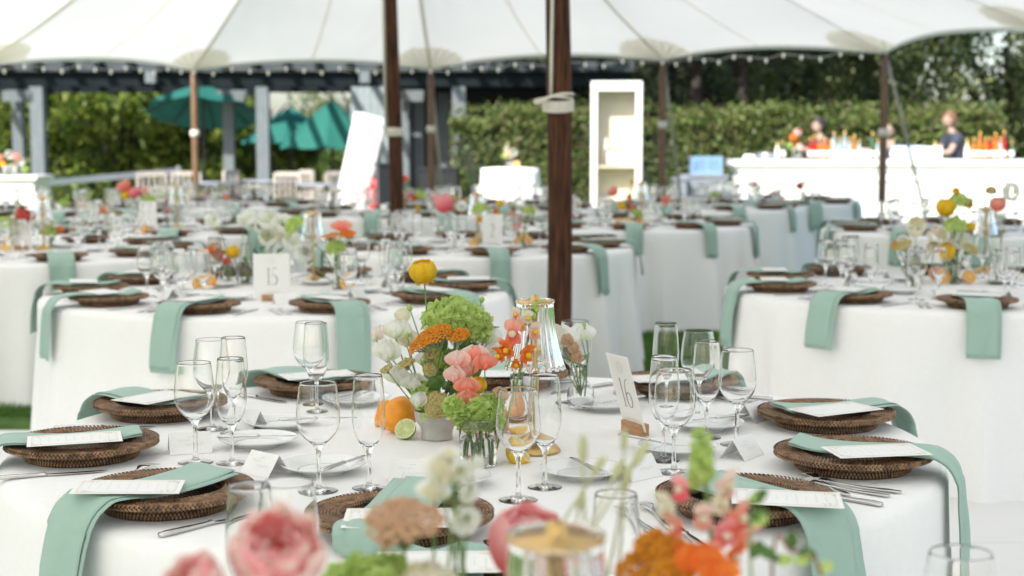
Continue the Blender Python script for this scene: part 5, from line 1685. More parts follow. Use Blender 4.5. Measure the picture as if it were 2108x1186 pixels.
def setting(cx, cy, ang, tn, seed, level, rs=.80, gs=0.0):
    """one place setting. ang: direction from table centre to the seat. level 3: everything, 2: mid distance, 1: far"""
    sn = seatname(ang)
    o = Vector((math.cos(ang), math.sin(ang), 0)); inn = -o; rt = Vector((math.sin(-ang) * -1, 0, 0))
    rt = Vector((-inn.y, inn.x, 0)) * -1      # right hand of a guest looking inwards
    rr = random.Random(seed)
    c = Vector((cx, cy, TZ)) + o * (rs + rr.uniform(-.008, .008))
    def P(i, r, z=0): return c + inn * (i + rr.uniform(-.008, .008)) + rt * (r + rr.uniform(-.01, .01)) + Vector((0, 0, z))
    charger(c + Vector((0, 0, .001)), rr.random() * 6, 'brown woven charger at the %s of %s' % (sn, tn), 'rattan charger plates')
    edge = 1.0 - (c - Vector((cx, cy, TZ))).length
    edge = (.20 + round((edge - .20) / .008) * .008)
    na = ang + rr.uniform(-.22, .22)
    napkin(c, na, edge, 'mint napkin at the %s of %s' % (sn, tn), 'mint green napkins', seed=seed % 7, hang=(.17, .205, .24)[seed % 3], width=(.135, .125, .145)[seed % 3])
    if level >= 1:
        a = ang + PI / 2 + rr.uniform(-.5, .5) + (PI / 2 if rr.random() < .6 else 0)
        m = Matrix.Translation(c + o * .03 + Vector((0, 0, .0545))) @ Matrix.Rotation(a, 4, 'Z') @ Matrix.Rotation(rr.uniform(-.04, .04), 4, 'X')
        menu(m, 'white menu card at the %s of %s' % (sn, tn), 'white menu cards')
        plate(P(.435, -.05, .001), 'small white bread plate at the %s of %s' % (sn, tn), 'small white bread plates')
    wine(P(.255, .145 + gs, .001), 'wine glass at the %s of %s' % (sn, tn), 'wine glasses', True)
    flute(P(.335, .185 + gs, .001), 'champagne flute at the %s of %s' % (sn, tn), 'champagne flutes', True)
    if level >= 2:
        placecard(P(.31, -.09, .001), math.atan2(rt.y, rt.x), 'folded place card at the %s of %s' % (sn, tn), 'folded white place cards')
        ia = math.atan2(inn.y, inn.x)
        cutlery('knife', P(-.10, .195, .001), ia, 'dinner knife at the %s of %s' % (sn, tn), 'dinner knives')
        cutlery('fork', P(-.09, -.185, .001), ia, 'inner fork at the %s of %s' % (sn, tn), 'forks')
        cutlery('fork', P(-.09, -.220, .001), ia, 'outer fork at the %s of %s' % (sn, tn), 'forks')
# ------------------------------------------------------------------ other tables
def tcentre(px, y): return (px - 1054) / FPX * y * 1.0
TABLES = [  # px, y, phase (deg of one seat), level, name, card text, card px
    (570, 6.74, 256.8, 2, 'the left foreground table', 'plain white cloth on the round table carrying the number 15 card'),
    (1965, 6.90, 261.0, 2, 'the right foreground table', 'white cloth on the large round table at right, nearest the edge'),
    (60, 9.2, 298, 1, 'the far left edge table', 'white cloth on the round table cut by the left edge'),
    (975, 9.7, 279, 1, 'the table behind the thick pole', 'white cloth on the round table behind the rope lashed pole, number 2'),
    (1290, 12.3, 267, 1, 'the table before the bookcase', 'white cloth on the round table in front of the white bookcase'),
    (330, 11.45, 287, 1, 'the table before the left parasol', 'white cloth on the round table behind the table numbered 15, at left'),
    (1975, 11.5, 265, 1, 'the table behind the right one', 'white cloth on the round table behind the large right one'),
    (1447, 15.4, 280, 1, 'the table before the totes', 'white cloth on the round table in front of the grey totes'),
    (1573, 16.6, 291, 1, 'the table nearest the bar', 'grey shaded cloth on the round table nearest the bar'),
    (790, 14.0, 270, 1, 'the table behind the second pole', 'white cloth on the round table behind the second dark pole'),
    (450, 15.9, 292, 1, 'the table before the garden chairs', 'white cloth on the round table in front of the pale garden chairs'),
    (130, 14.2, 285, 1, 'the table before the lawn net', 'white cloth on the round table in front of the lawn net'),
    (1020, 15.2, 275, 1, 'the table before the cocktail table', 'white cloth on the round table in front of the cocktail table'),
]
TC = []
for k, (px, y, ph, lv, nm, lb) in enumerate(TABLES):
    x = tcentre(px, y)
    TC.append((x, y))
    cloth(x, y, lb, 100 + k, flare=.055 if k > 1 else .02, fold=.055 if k > 1 else .042, N=240)
    for j in range(10):
        a = math.radians(ph + 36 * j)
        setting(x, y, a, nm, 1000 + k * 20 + j, lv, gs=-.42 if (k, j) == (0, 0) else 0.0)

# centrepieces of the other tables: (kind, px, py, material(s), size, dy)
CP = {
 0: ('the left foreground table', [('cup', 560, 462, (M_WHT,), 1.6, 0), ('cup', 540, 475, (M_WHT,), 1.5, .05), ('cup', 583, 470, (M_WHT,), 1.5, -.03), ('cup', 548, 498, (M_WHT,), 1.5, .0), ('cup', 575, 492, (M_CREAM,), 1.5, .04), ('cup', 447, 462, (M_WHT,), 1.3, .1), ('cup', 505, 460, (M_WHT,), 1.0, .1),
      ('hydrangea', 607, 466, (M_LIME,), 1.0, 0), ('peony', 620, 532, (M_WHT, M_CREAM), .62, -.1), ('yarrow', 690, 488, (M_AMB,), 1.5, -.05), ('hydrangea', 690, 512, (M_LIME,), .9, -.05), ('sweetpea', 703, 476, (M_CORAL, M_BLUSH), 1.2, -.1), ('sweetpea', 716, 490, (M_ORG, M_CORAL), .9, 0),
      ('poppy', 455, 530, (M_CORAL,), 1.1, .1), ('yarrow', 440, 512, (M_AMB,), .9, .1), ('poppy', 468, 545, (M_CORAL,), .9, .05), ('ranunculus', 482, 530, (M_YEL,), .85, 0), ('poppy', 430, 520, (M_ORG,), .8, 0), ('cup', 595, 505, (M_WHT,), 1.5, 0), ('cup', 520, 455, (M_WHT,), 1.2, 0)],
     [(500, 578), (700, 590), (452, 578)], [(430, 588, 'o'), (412, 592, 'o'), (716, 592, 'o')]),
 1: ('the right foreground table', [('ranunculus', 1950, 443, (M_YEL,), 1.2, 0), ('ranunculus', 1949, 527, (M_YEL,), 1.05, -.1), ('ranunculus', 1996, 475, (M_YEL,), .6, 0), ('hydrangea', 1976, 418, (M_LIME,), 1.15, 0), ('hydrangea', 1966, 468, (M_LIME,), 1.2, -.05), ('cup', 1882, 478, (M_CREAM,), 1.5, 0), ('cup', 1932, 500, (M_CREAM,), 1.6, -.05), ('cup', 1956, 492, (M_WHT,), 1.5, 0), ('cup', 1975, 505, (M_WHT,), 1.5, 0), ('peony', 1920, 515, (M_CREAM,), .45, -.1),
      ('yarrow', 1858, 505, (M_OLIVY,), 1.0, -.05), ('poppy', 1838, 510, (M_AMB,), .8, 0), ('tulip', 2056, 436, (M_CORAL,), .7, 0), ('snap', 1938, 398, (M_LILAC, M_BLUSH), .9, .1), ('poppy', 1997, 424, (M_ORG,), .7, 0), ('poppy', 1966, 398, (M_YEL,), .7, 0), ('ball', 2040, 393, (M_OLIVY,), 1.1, 0), ('poppy', 1925, 478, (M_ORG,), .7, 0), ('yarrow', 1998, 512, (M_OLIVY,), .9, -.1), ('cup', 2080, 405, (M_WHT,), 1.4, 0)],
     [(1962, 578), (1880, 590), (2050, 580)], [(1944, 577, 'O'), (1926, 570, 'r'), (1996, 577, 'o')]),
 2: ('the far left edge table', [('tulip', 42, 458, (M_RED,), .9, 0), ('hydrangea', 10, 460, (M_LIME,), 1.1, 0), ('snap', 38, 405, (M_WHT, M_CREAM), 1.1, 0), ('hydrangea', 103, 480, (M_LIME,), 1.0, 0), ('ranunculus', 120, 478, (M_ORG,), .6, 0), ('snap', 100, 436, (M_OLIVY, M_LIME), .8, 0), ('cup', 68, 458, (M_WHT,), 1.2, 0)],
     [(102, 505), (10, 510)], [(14, 512, 'o')]),
 3: ('the table behind the thick pole', [('tulip', 921, 438, (M_PINK,), 1.2, 0), ('snap', 1060, 408, (M_PINK, M_LILAC), 1.2, 0), ('hydrangea', 988, 432, (M_LIME,), 1.1, 0), ('hydrangea', 1088, 436, (M_LIME,), .9, 0), ('ranunculus', 1026, 425, (M_YEL,), .65, 0), ('poppy', 1020, 442, (M_AMB,), .9, 0), ('poppy', 985, 455, (M_YEL,), .8, 0), ('cup', 946, 430, (M_WHT,), 1.2, 0), ('poppy', 1100, 408, (M_LILAC,), .7, 0), ('yarrow', 1048, 445, (M_OLIVY,), .9, 0)],
     [(1078, 505), (930, 505), (990, 505)], [(1066, 499, 'o'), (1086, 500, 'o'), (976, 503, 'o')]),
 4: ('the table before the bookcase', [('tulip', 1268, 403, (M_CORAL,), .8, 0), ('snap', 1300, 392, (M_CORAL, M_PINK), 1.1, 0), ('ranunculus', 1284, 430, (M_YEL,), .9, 0), ('poppy', 1300, 378, (M_YEL,), .7, 0), ('hydrangea', 1310, 442, (M_LIME,), 1.1, 0), ('poppy', 1365, 418, (M_CORAL,), 1.4, 0), ('poppy', 1378, 412, (M_BLUSH,), 1.2, 0), ('hydrangea', 1330, 405, (M_LIME,), .8, 0), ('poppy', 1292, 408, (M_ORG,), .8, 0)],
     [(1300, 458), (1358, 452)], [(1292, 460, 'O'), (1312, 456, 'o'), (1272, 458, 'o')]),
 5: ('the table before the left parasol', [('tulip', 263, 395, (M_CORAL,), 1.0, 0), ('ranunculus', 263, 410, (M_YEL,), 1.0, 0), ('tulip', 281, 408, (M_PINK,), .9, 0), ('snap', 345, 390, (M_PINK, M_LILAC), 1.2, 0), ('hydrangea', 306, 412, (M_LIME,), 1.2, 0), ('cup', 330, 412, (M_WHT,), 1.5, 0), ('poppy', 300, 398, (M_BLUSH,), 1.3, 0), ('cup', 318, 400, (M_WHT,), 1.5, 0), ('yarrow', 232, 440, (M_OLIVY,), 1.4, 0), ('poppy', 218, 440, (M_ORG,), 1.2, 0), ('hydrangea', 370, 408, (M_LIME,), .8, 0)],
     [(345, 462), (292, 465), (232, 470)], [(285, 476, 'o')]),
 6: ('the table behind the right one', [('ranunculus', 2040, 445, (M_ORG,), .8, 0), ('cup', 1900, 425, (M_WHT,), 1.2, 0), ('snap', 2075, 440, (M_LIME, M_CREAM), 1.0, 0)], [(2040, 480)], [(2015, 487, 'o')]),
 7: ('the table before the totes', [('poppy', 1452, 392, (M_WHT,), 1.2, 0), ('snap', 1490, 388, (M_CREAM, M_WHT), 1.1, 0), ('hydrangea', 1470, 402, (M_LIME,), .8, 0)], [(1470, 420)], []),
 8: ('the table nearest the bar', [('poppy', 1553, 383, (M_CORAL,), 1.2, 0), ('snap', 1612, 378, (M_RED, M_PINK), 1.0, 0), ('tulip', 1640, 388, (M_RED,), .8, 0), ('hydrangea', 1560, 393, (M_LIME,), .9, 0), ('poppy', 1608, 416, (M_ORG,), 1.0, 0), ('yarrow', 1594, 396, (M_AMB,), 1.0, 0)], [(1606, 414), (1560, 414)], []),
 9: ('the table behind the second pole', [('snap', 842, 380, (M_CORAL, M_BLUSH), 1.3, 0), ('snap', 870, 385, (M_PINK, M_LILAC), 1.2, 0), ('hydrangea', 864, 402, (M_LIME,), 1.1, 0), ('poppy', 850, 412, (M_ORG,), 1.1, 0), ('poppy', 836, 372, (M_ORG,), 1.2, 0), ('ranunculus', 855, 430, (M_YEL,), .7, 0), ('cup', 760, 420, (M_WHT,), 1.2, 0)], [(850, 445), (790, 445)], [(862, 436, 'o')]),
 10: ('the table before the garden chairs', [('snap', 400, 398, (M_PINK, M_LILAC), 1.2, 0), ('cup', 440, 408, (M_WHT,), 1.4, 0), ('poppy', 470, 408, (M_CORAL,), 1.2, 0)], [(430, 425)], []),
 11: ('the table before the lawn net', [('poppy', 98, 425, (M_ORG,), 1.3, 0), ('snap', 95, 400, (M_WHT, M_CREAM), 1.2, 0), ('hydrangea', 130, 420, (M_LIME,), 1.0, 0), ('cup', 170, 425, (M_BLUSH,), 1.3, 0)], [(110, 442)], []),
 12: ('the table before the cocktail table', [('poppy', 900, 410, (M_ORG,), 1.4, 0), ('snap', 915, 402, (M_PINK, M_BLUSH), 1.2, 0), ('hydrangea', 935, 412, (M_LIME,), 1.1, 0), ('cup', 972, 415, (M_WHT,), 1.3, 0), ('snap', 1075, 408, (M_LILAC, M_PINK), 1.1, 0)], [(930, 432), (1060, 432)], []),
}
CN = {M_WHT: 'white', M_CREAM: 'cream', M_LIME: 'green', M_AMB: 'amber', M_CORAL: 'coral', M_ORG: 'orange', M_YEL: 'yellow', M_OLIVY: 'olive yellow', M_LILAC: 'lilac', M_RED: 'deep red', M_PINK: 'pink', M_BLUSH: 'blush', M_PEONY: 'pink', M_HOTP: 'hot pink', M_TAN: 'tan'}
KN = {'cup': 'round blossom', 'hydrangea': 'hydrangea head', 'peony': 'peony', 'yarrow': 'yarrow', 'sweetpea': 'sweet pea', 'poppy': 'poppy', 'ranunculus': 'ranunculus', 'tulip': 'tulip shaped bloom', 'snap': 'snapdragon', 'ball': 'small pompon flower', 'bud': 'bud'}
for ti, (tn, fl, vs_, fr) in CP.items():
    cx, cy = TC[ti]
    vb = []
    for q, (px, py) in enumerate(vs_):
        p = atz(px, py + 6, TZ)
        # keep the vase within the middle of its table
        d = Vector((p.x - cx, p.y - cy)); 
        if d.length > .45: d = d.normalized() * .42
        p = Vector((cx + d.x, cy + d.y, TZ + .001))
        nmv = ('leftmost', 'middle', 'rightmost') if len(vs_) == 3 else ('left', 'right') if len(vs_) == 2 else ('single',)
        order = sorted(range(len(vs_)), key=lambda i: vs_[i][0]).index(q)
        vase_cyl(p, .033, .10, '%s glass flower vase on %s' % (nmv[order], tn), 0)
        vb.append(p)
    used = {}
    for q, (kd, px, py, ms, sz, dy) in enumerate(fl):
        dist = [abs(px - vs_[i][0]) for i in range(len(vs_))]
        b = vb[dist.index(min(dist))]
        tip = aty(px, py, b.y + dy)
        bb = Vector((b.x + RND.uniform(-.015, .015), b.y + RND.uniform(-.015, .015), TZ + .006))
        face = Vector((RND.uniform(-.5, .5), -.9, .6)) if kd in ('cup', 'poppy', 'peony', 'sweetpea') else None
        key = (KN[kd], CN[ms[0]]); used[key] = used.get(key, 0) + 1
        same = sum(1 for f in fl if (KN[f[0]], CN[f[3][0]]) == key)
        pos = '' if same == 1 else ', %s of %s from the left' % (ordw[sorted([f[1] + f[2] * .001 for f in fl if (KN[f[0]], CN[f[3][0]]) == key]).index(px + py * .001)], ['', '', 'two', 'three', 'four', 'five', 'six', 'seven', 'eight', 'nine', 'ten'][same])
        flower(kd, tip, bb, '%s %s on %s%s' % (CN[ms[0]], KN[kd], tn, pos), sz * 1.3, face, ms, q % 5, 1, detail=False, n={'hydrangea': 80, 'yarrow': 90, 'snap': 9}.get(kd), group='flowers of the table centrepieces')
    for q, (px, py, kd) in enumerate(fr):
        p = atz(px, py + 8, TZ)
        d = Vector((p.x - cx, p.y - cy))
        if d.length > .55: d = d.normalized() * .5
        p = Vector((cx + d.x, cy + d.y, TZ))
        r = .036
        sd = sum(1 for f in fr if f[2] == kd)
        wp_ = '' if sd == 1 else (' %s from the left' % ordw[sorted(f[0] for f in fr if f[2] == kd).index(px)])
        fruit_half(p + Vector((0, 0, r * .98 + .001)), (RND.uniform(-.5, .5), -1, .25) if kd != 'o' else (RND.uniform(-.8, .8), -.5, .3), r * (1.05 if kd == 'O' else .95), M_RIND_O, M_PULP_R if kd == 'r' else M_PULP_O, '%s on %s%s' % ({'o': 'small cut orange half', 'O': 'large orange half with cut face to the front', 'r': 'grapefruit half'}[kd], tn, wp_), 'fruit', 'orange_half' if kd != 'r' else 'grapefruit_half')

def bg_card(txt, px, py, ti, label, h=.178, w=.10, face=-PI / 2):
    cx, cy = TC[ti]
    p = atz(px, py, TZ); d = Vector((p.x - cx, p.y - cy))
    if d.length > .58: d = d.normalized() * .58
    return numcard(txt, Vector((cx + d.x, cy + d.y, TZ + .001)), face, -.04, label, w, h)
bg_card('15', 560, 620, 0, 'white number 15 card standing in a wooden block on the left foreground table', .185, .15)
bg_card('2', 1014, 512, 3, 'white number 2 card on the table behind the thick pole', .20, .125)
bg_card('14', 45, 515, 2, 'white number card on the left edge table', .20, .125)
bg_card('3', 306, 474, 5, 'white number card below the pink flowers on the table before the left parasol', .20, .125)
for k, (px, py, lb) in enumerate(((720, 524, 'blank folded sign card near the rear of table 15'),)):
    pass
lamp(atz(645, 582, TZ) + Vector((0, 0, .001)), 'lamp with fluted glass shade and brass base on the left foreground table', far=True)
lamp(atz(2026, 562, TZ) + Vector((0, 0, .001)), 'lamp with fluted glass shade on the right foreground table', far=True)
lamp(Vector((TC[5][0] + .10, TC[5][1] + .1, TZ + .001)), 'lamp with glass shade on the table before the left parasol', far=True)
lamp(Vector((TC[3][0] + .02, TC[3][1] + .05, TZ + .001)), 'lamp with glass shade in the middle of the table behind the thick pole', far=True)
lamp(Vector((TC[4][0] + .12, TC[4][1] + .05, TZ + .001)), 'lamp with glass shade on the table before the bookcase', far=True)
lamp(Vector((TC[2][0] + .05, TC[2][1] + .1, TZ + .001)), 'lamp with glass shade on the left edge table', far=True)
# tall empty glass vases
for px, py, lb in ((1880, 585, 'ribbed clear glass cylinder left of the flowers on the right table'), (1385 + 325, 570, 'clear glass tumbler vase at the left of the right foreground table')):
    p = atz(px, py, TZ); vase_cyl(p + Vector((0, 0, .001)), .036, .17, lb, 0, 'glass_cylinder')

ctop = aty(1050, 345, 22.6).z
def extra(kind, px, py, base, lb, mats, sz, n=None, face=None):
    flower(kind, aty(px, py, base.y), base, lb, sz, face, mats, 3, 1, detail=False, n=n, group='loose flowers in the garden')
b = Vector((aty(1048, 345, 22.5).x, 22.5, ctop + .001))
vase_cyl(b, .05, .14, 'glass flower vase on the bright cocktail table', .5)
extra('snap', 1046, 292, b + Vector((0, 0, .006)), 'pale pink snapdragon spike on the cocktail table', (M_BLUSH, M_WHT), 2.6, 11)
extra('cup', 1056, 316, b + Vector((.01, 0, .006)), 'white blossom on the cocktail table', (M_WHT,), 2.6, face=(0, -1, .3))
extra('hydrangea', 1040, 322, b + Vector((-.01, 0, .006)), 'green hydrangea on the cocktail table', (M_LIME,), 1.5, 70)
fruit_half(Vector((aty(1063, 343, 22.4).x, 22.4, ctop + .05)), (.2, -1, .2), .05, M_RIND_O, M_PULP_O, 'orange half on the cocktail table', 'fruit', 'orange_half')
cb_ = Vector((aty(20, 360, 19.2).x, 19.2, .986))
vase_cyl(cb_, .09, .12, 'glass flower bowl on the white counter at far left', .5)
for k, (kd, px, py, ms, s) in enumerate((('cup', 22, 322, (M_WHT,), 2.4), ('cup', 45, 335, (M_WHT,), 2.2), ('tulip', 36, 326, (M_CORAL,), 1.2), ('ranunculus', 8, 340, (M_YEL,), 1.4), ('hydrangea', 52, 348, (M_LIME,), 1.4), ('tulip', 2, 328, (M_CORAL,), 1.1), ('cup', 30, 345, (M_CREAM,), 2.0))):
    extra(kd, px, py, cb_ + Vector((.02 * (k - 3), 0, .006)), '%s %s on the white counter, %s from the left' % (CN[ms[0]], KN[kd], ordw[k]), ms, s, 70 if kd == 'hydrangea' else None, (0, -1, .4))
bb_ = Vector((aty(1640, 330, BY + .2).x, BY + .2, ctz + .001))
vase_cyl(bb_, .07, .16, 'glass flower vase at the left end of the bar', .5)
for k, (kd, px, py, ms, s) in enumerate((('peony', 1641, 276, (M_BLUSH, M_CREAM), 1.2), ('ranunculus', 1632, 286, (M_ORG,), 2.0), ('hydrangea', 1626, 300, (M_LIME,), 1.6), ('tulip', 1645, 305, (M_BLUSH,), 1.2), ('yarrow', 1640, 296, (M_AMB,), 1.8))):
    extra(kd, px, py, bb_ + Vector((.01 * (k - 2), 0, .006)), '%s %s in the vase at the left end of the bar' % (CN[ms[0]], KN[kd]), ms, s, 70 if kd == 'hydrangea' else None, (0, -1, .5))
# ------------------------------------------------------------------ the middle table, number 16
MX, MY = -.081, 3.376
T16 = 'table 16'
cloth(MX, MY, 'white cloth on the middle table with number 16', 77, flare=.025, fold=.030, N=360)
MC = Vector((MX, MY, TZ))
def onT(px, py, z=0.0): return atz(px, py, TZ + z)
# place settings: charger centre, three corners of the menu (o: corner, a: along the long side, b: along the short side)
SEATS = {
 'C': ((343, 1012), ((129, 992), (339, 987), (187, 1019))),
 'A': ((330, 832), ((230, 814), (318, 797), (329, 840))),
 'B': ((150, 915), ((43, 916), (252, 905), (56, 902))),
 'D': ((825, 1062), ((719, 1046), (940, 1046), (707, 1075))),
 'E': ((1532, 1024), ((1524, 1006), (1726, 1012), (1508, 1040))),
 'F': ((1755, 936), ((1688, 946), (1893, 940), (1717, 917))),
 'G': ((1700, 852), ((1649, 861), (1824, 843), (1615, 842))),
 'H': ((1394, 788), ((1330, 790), (1440, 785), (1300, 770))),
 'I': ((648, 786), ((630, 790), (728, 784), (585, 760))),
 'J': ((1050, 772), ((1010, 776), (1100, 776), (1000, 762))),
}
SN = {'D': 'front seat', 'C': 'front left seat', 'B': 'left seat', 'A': 'rear left seat', 'I': 'rear seat left of the flowers', 'J': 'rear seat behind the flowers', 'H': 'rear right seat', 'G': 'upper right seat', 'F': 'right seat', 'E': 'front right seat'}
for si, (k, (cp_, mc)) in enumerate(SEATS.items()):
    c = atz(cp_[0], cp_[1], TZ + .028); c.z = TZ
    d = (c - MC); r = d.length
    if abs(r - .80) > .035:
        c = MC + d.normalized() * (.80 + (.035 if r > .8 else -.035))
    d = c - MC; ang = math.atan2(d.y, d.x); edge = 1.0 - d.length
    charger(c + Vector((0, 0, .0008)), si * 1.3, 'brown woven charger plate at the %s of the middle table' % SN[k], 'rattan charger plates')
    if k == 'D':
        napkin(c, ang - .10, .2, 'mint napkin lying folded across the front charger of the middle table', 'mint green napkins', seed=9, kind='short', width=.125)
    else:
        napkin(c, ang + {'B': .10, 'F': -.02, 'G': .05, 'A': -.12, 'I': .25, 'H': -.2}.get(k, 0), max(.178, edge), 'hanging mint napkin at the %s of the middle table' % SN[k], 'mint green napkins', seed=20 + si, width=.135 if k not in 'G' else .12, hang=.30)
    # menu laid on top
    z = TZ + .0550
    o = atz(*mc[0], z); a = atz(*mc[1], z); b = atz(*mc[2], z)
    ctr = o + (a - o) * .5 + (b - o) * .5
    ex = (a - o).normalized(); ey = (b - o)
    if ex.cross(ey).z < 0: ex = -ex
    tilt = {'C': .05, 'E': .03}.get(k, .02)
    m = frame_mx(ctr, ex + Vector((0, 0, tilt * .5)), ey)
    if k == 'D': m = frame_mx(ctr + Vector((0, 0, -.005)), Vector((1, .02, 0)), Vector((0, 1, .03)))
    menu(m, 'gold bordered menu card at the %s of the middle table' % SN[k], 'white menu cards')

def gl(kind, rimpx=None, rimpy=None, base=None, label=''):
    if base is None:
        hh = .2065 if kind == 'w' else .2155
        p = atz(rimpx, rimpy, TZ + hh); p = Vector((p.x, p.y, TZ + .0008))
    else:
        p = atz(*base, TZ); p.z += .0008
    (wine if kind == 'w' else flute)(p, label, 'wine glasses' if kind == 'w' else 'champagne flutes')
gl('w', 399, 748, label='wine glass beside the folded place card, front of the left cluster on the middle table')
gl('f', 474, 740, label='champagne flute next to the front wine glass of the left cluster on the middle table')
gl('w', 434, 700, label='wine glass standing behind the front wine glass of the left cluster on the middle table')
gl('f', 480, 697, label='champagne flute at the back of the left cluster on the middle table')
gl('w', 637, 664, label='wine glass in front of the rear left charger of the middle table')
gl('f', 650, 667, label='champagne flute in front of the rear left charger of the middle table')
gl('w', 654, 789, label='wine glass left of the flute that stands before the orange on the middle table')
gl('f', 758, 775, label='champagne flute standing before the orange on the middle table')
gl('w', 1067, 802, label='wine glass in front of the lemon on the middle table')
gl('f', 1122, 774, label='champagne flute in front of the lamp base on the middle table')
gl('w', 1184, 662, label='wine glass behind the lamp with white flowers before it on the middle table')
gl('f', 1371, 667, label='champagne flute at the back of the right cluster on the middle table')
gl('w', 1438, 682, label='wine glass at the back of the right cluster on the middle table')
gl('f', 1456, 704, label='champagne flute in the middle of the right cluster on the middle table')
gl('w', 1519, 722, label='wine glass rightmost of the right cluster on the middle table')
gl('f', 1368, 736, label='champagne flute in front at the left of the right cluster on the middle table')
gl('w', 1389, 762, label='wine glass frontmost of the right cluster on the middle table')

def pl(px, py, kpx, kpy, kpx2, kpy2, lb, kn=True):
    p = atz(px, py, TZ + .018); plate(Vector((p.x, p.y, TZ + .0008)), 'small white bread plate ' + lb, 'small white bread plates')
    if kn:
        a = atz(kpx, kpy, TZ + .023); b = atz(kpx2, kpy2, TZ + .023)
        d = (b - a)
        cutlery('butter_knife', a, math.atan2(d.y, d.x), 'butter knife on the bread plate ' + lb, 'butter knives', 0)
pl(532, 902, 447, 901, 600, 899, 'behind the left glasses, lower of two')
pl(578, 866, 572, 866, 700, 862, 'behind the left glasses, upper of two')
pl(665, 955, 660, 972, 790, 925, 'left of the front flute on the middle table')
pl(920, 980, 0, 0, 1, 0, 'in front of the stoneware bowl', kn=False)
pl(1200, 964, 1240, 978, 1180, 946, 'in front right of the brass lamp base')
pl(1245, 828, 1330, 816, 1205, 838, 'left of the number 16 card')
pl(1395, 917, 1275, 896, 1420, 925, 'in front of the wooden card block')
pl(1455, 868, 1538, 855, 1425, 868, 'under the rightmost glasses')
pl(735, 818, 690, 825, 790, 800, 'right of the rear left charger')

PCS = [(391, 930, .30, 'before the left glasses'), (547, 975, -.75, 'right of the front left charger'), (850, 990, -.05, 'behind the front charger'), (1310, 982, .75, 'left of the front right charger'), (1527, 940, .95, 'between the two right chargers'), (1550, 865, .95, 'behind the rightmost glasses'),
       (1303, 815, .30, 'behind the number 16 card'), (745, 808, -.25, 'right of the rear left charger'), (505, 880, -.5, 'behind the left bread plate')]
for px, py, a, lb in PCS:
    p = atz(px, py, TZ)
    placecard(Vector((p.x, p.y, TZ + .0008)), a, 'folded white place card ' + lb, 'folded white place cards')

def cut2(kind, h, t, lb):
    a = atz(*h, TZ + .003); b = atz(*t, TZ + .003); d = b - a
    cutlery(kind, Vector((a.x, a.y, TZ + .0008)), math.atan2(d.y, d.x), lb, {'knife': 'dinner knives', 'fork': 'forks', 'spoon': 'spoons'}[kind])
cut2('knife', (328, 1103), (530, 1055), 'dinner knife in front of the front left charger')
cut2('knife', (-30, 987), (200, 970), 'dinner knife between the two left chargers')
cut2('knife', (110, 880), (330, 879), 'dinner knife behind the left charger')
cut2('knife', (470, 808), (578, 826), 'dinner knife behind the left glasses')
cut2('fork', (215, 1000), (322, 955), 'fork half under the front left charger')
cut2('fork', (545, 1150), (602, 1040), 'fork left of the front charger')
cut2('fork', (570, 1156), (628, 1036), 'second fork left of the front charger')
cut2('spoon', (1000, 1180), (1040, 1060), 'spoon right of the front charger')
cut2('fork', (1350, 1100), (1245, 1022), 'fork between the front charger and the front right one, left of two')
cut2('fork', (1385, 1090), (1290, 1012), 'fork between the front charger and the front right one, right of two')
cut2('knife', (1455, 1135), (1320, 1030), 'dinner knife left of the front right charger')
cut2('fork', (1856, 1014), (1700, 994), 'upper fork at the right table edge beside the front right charger')
cut2('fork', (1832, 1022), (1690, 1000), 'lower fork at the right table edge beside the front right charger')
cut2('knife', (1817, 1040), (1640, 1012), 'dinner knife at the right table edge beside the front right charger')
cut2('fork', (1745, 1020), (1628, 962), 'fork between the right charger and the front right one')
cut2('knife', (1260, 790), (1180, 803), 'dinner knife right of the lamp at the rear')
cut2('fork', (1198, 784), (1120, 790), 'fork at the rear behind the lamp, right of two')
cut2('fork', (1175, 779), (1100, 786), 'fork at the rear behind the lamp, left of two')
cut2('knife', (1590, 822), (1480, 812), 'dinner knife at the rear right edge')
cut2('fork', (1560, 835), (1455, 820), 'fork beside the rear right knife, left of two')
cut2('fork', (1575, 829), (1475, 816), 'fork beside the rear right knife, right of two')
cut2('knife', (1700, 890), (1655, 875), 'knife showing between the two upper right chargers')

# number card 16: leaning card, print side to the left front
bp_ = atz(1307, 893, TZ)
nc = numcard('16', Vector((bp_.x, bp_.y, TZ + .001)), 0, 0, 'leaning white number 16 card in a wooden block', .098, .178)
c0 = atz(1284, 892, TZ); c1 = atz(1330, 900, TZ)
nc.rotation_euler = (0, 0, -1.12)
for ch in nc.children:
    if ch.name.split('.')[0] != 'wooden_block':
        ch.matrix_local = Matrix.Translation((0, 0, .010)) @ Matrix.Rotation(.28, 4, 'X') @ Matrix.Translation((0, 0, -.010))

# ------------------------------------------------------------------ centrepiece
BW = Vector((-.166, 3.40, TZ + .0008))
t = thing('stoneware_bowl', 'pale footed stoneware bowl holding the tall flowers on the middle table', 'bowl', BW)
o = smooth_prof([(0, 0), (.026, 0), (.034, .001), (.035, .004), (.0345, .014), (.038, .028), (.046, .040), (.0495, .050), (.0500, .060), (.0515, .064)], 3)
i = smooth_prof([(.0500, .0645), (.0480, .060), (.0470, .050), (.042, .040), (.030, .026), (.0, .018)], 3)
MB().lathe(o + i, 64).obj('bowl', M_BOWL, t)
MB().ico((0, 0, .040), .040, sq=.4, sub=2).obj('flower_foam', M_CORE, t)
VZ = Vector((atz(984, 958, TZ).x, atz(984, 958, TZ).y, TZ + .0008))
vase_cyl(VZ, .0385, .098, 'clear glass cylinder vase with green stems on the middle table', .55)
LP = atz(1101, 930, TZ)
lamp(Vector((LP.x, LP.y, TZ + .0008)), 'lamp with fluted glass shade and brass base on the middle table')
V2 = atz(1062, 868, TZ); V2.z += .0008
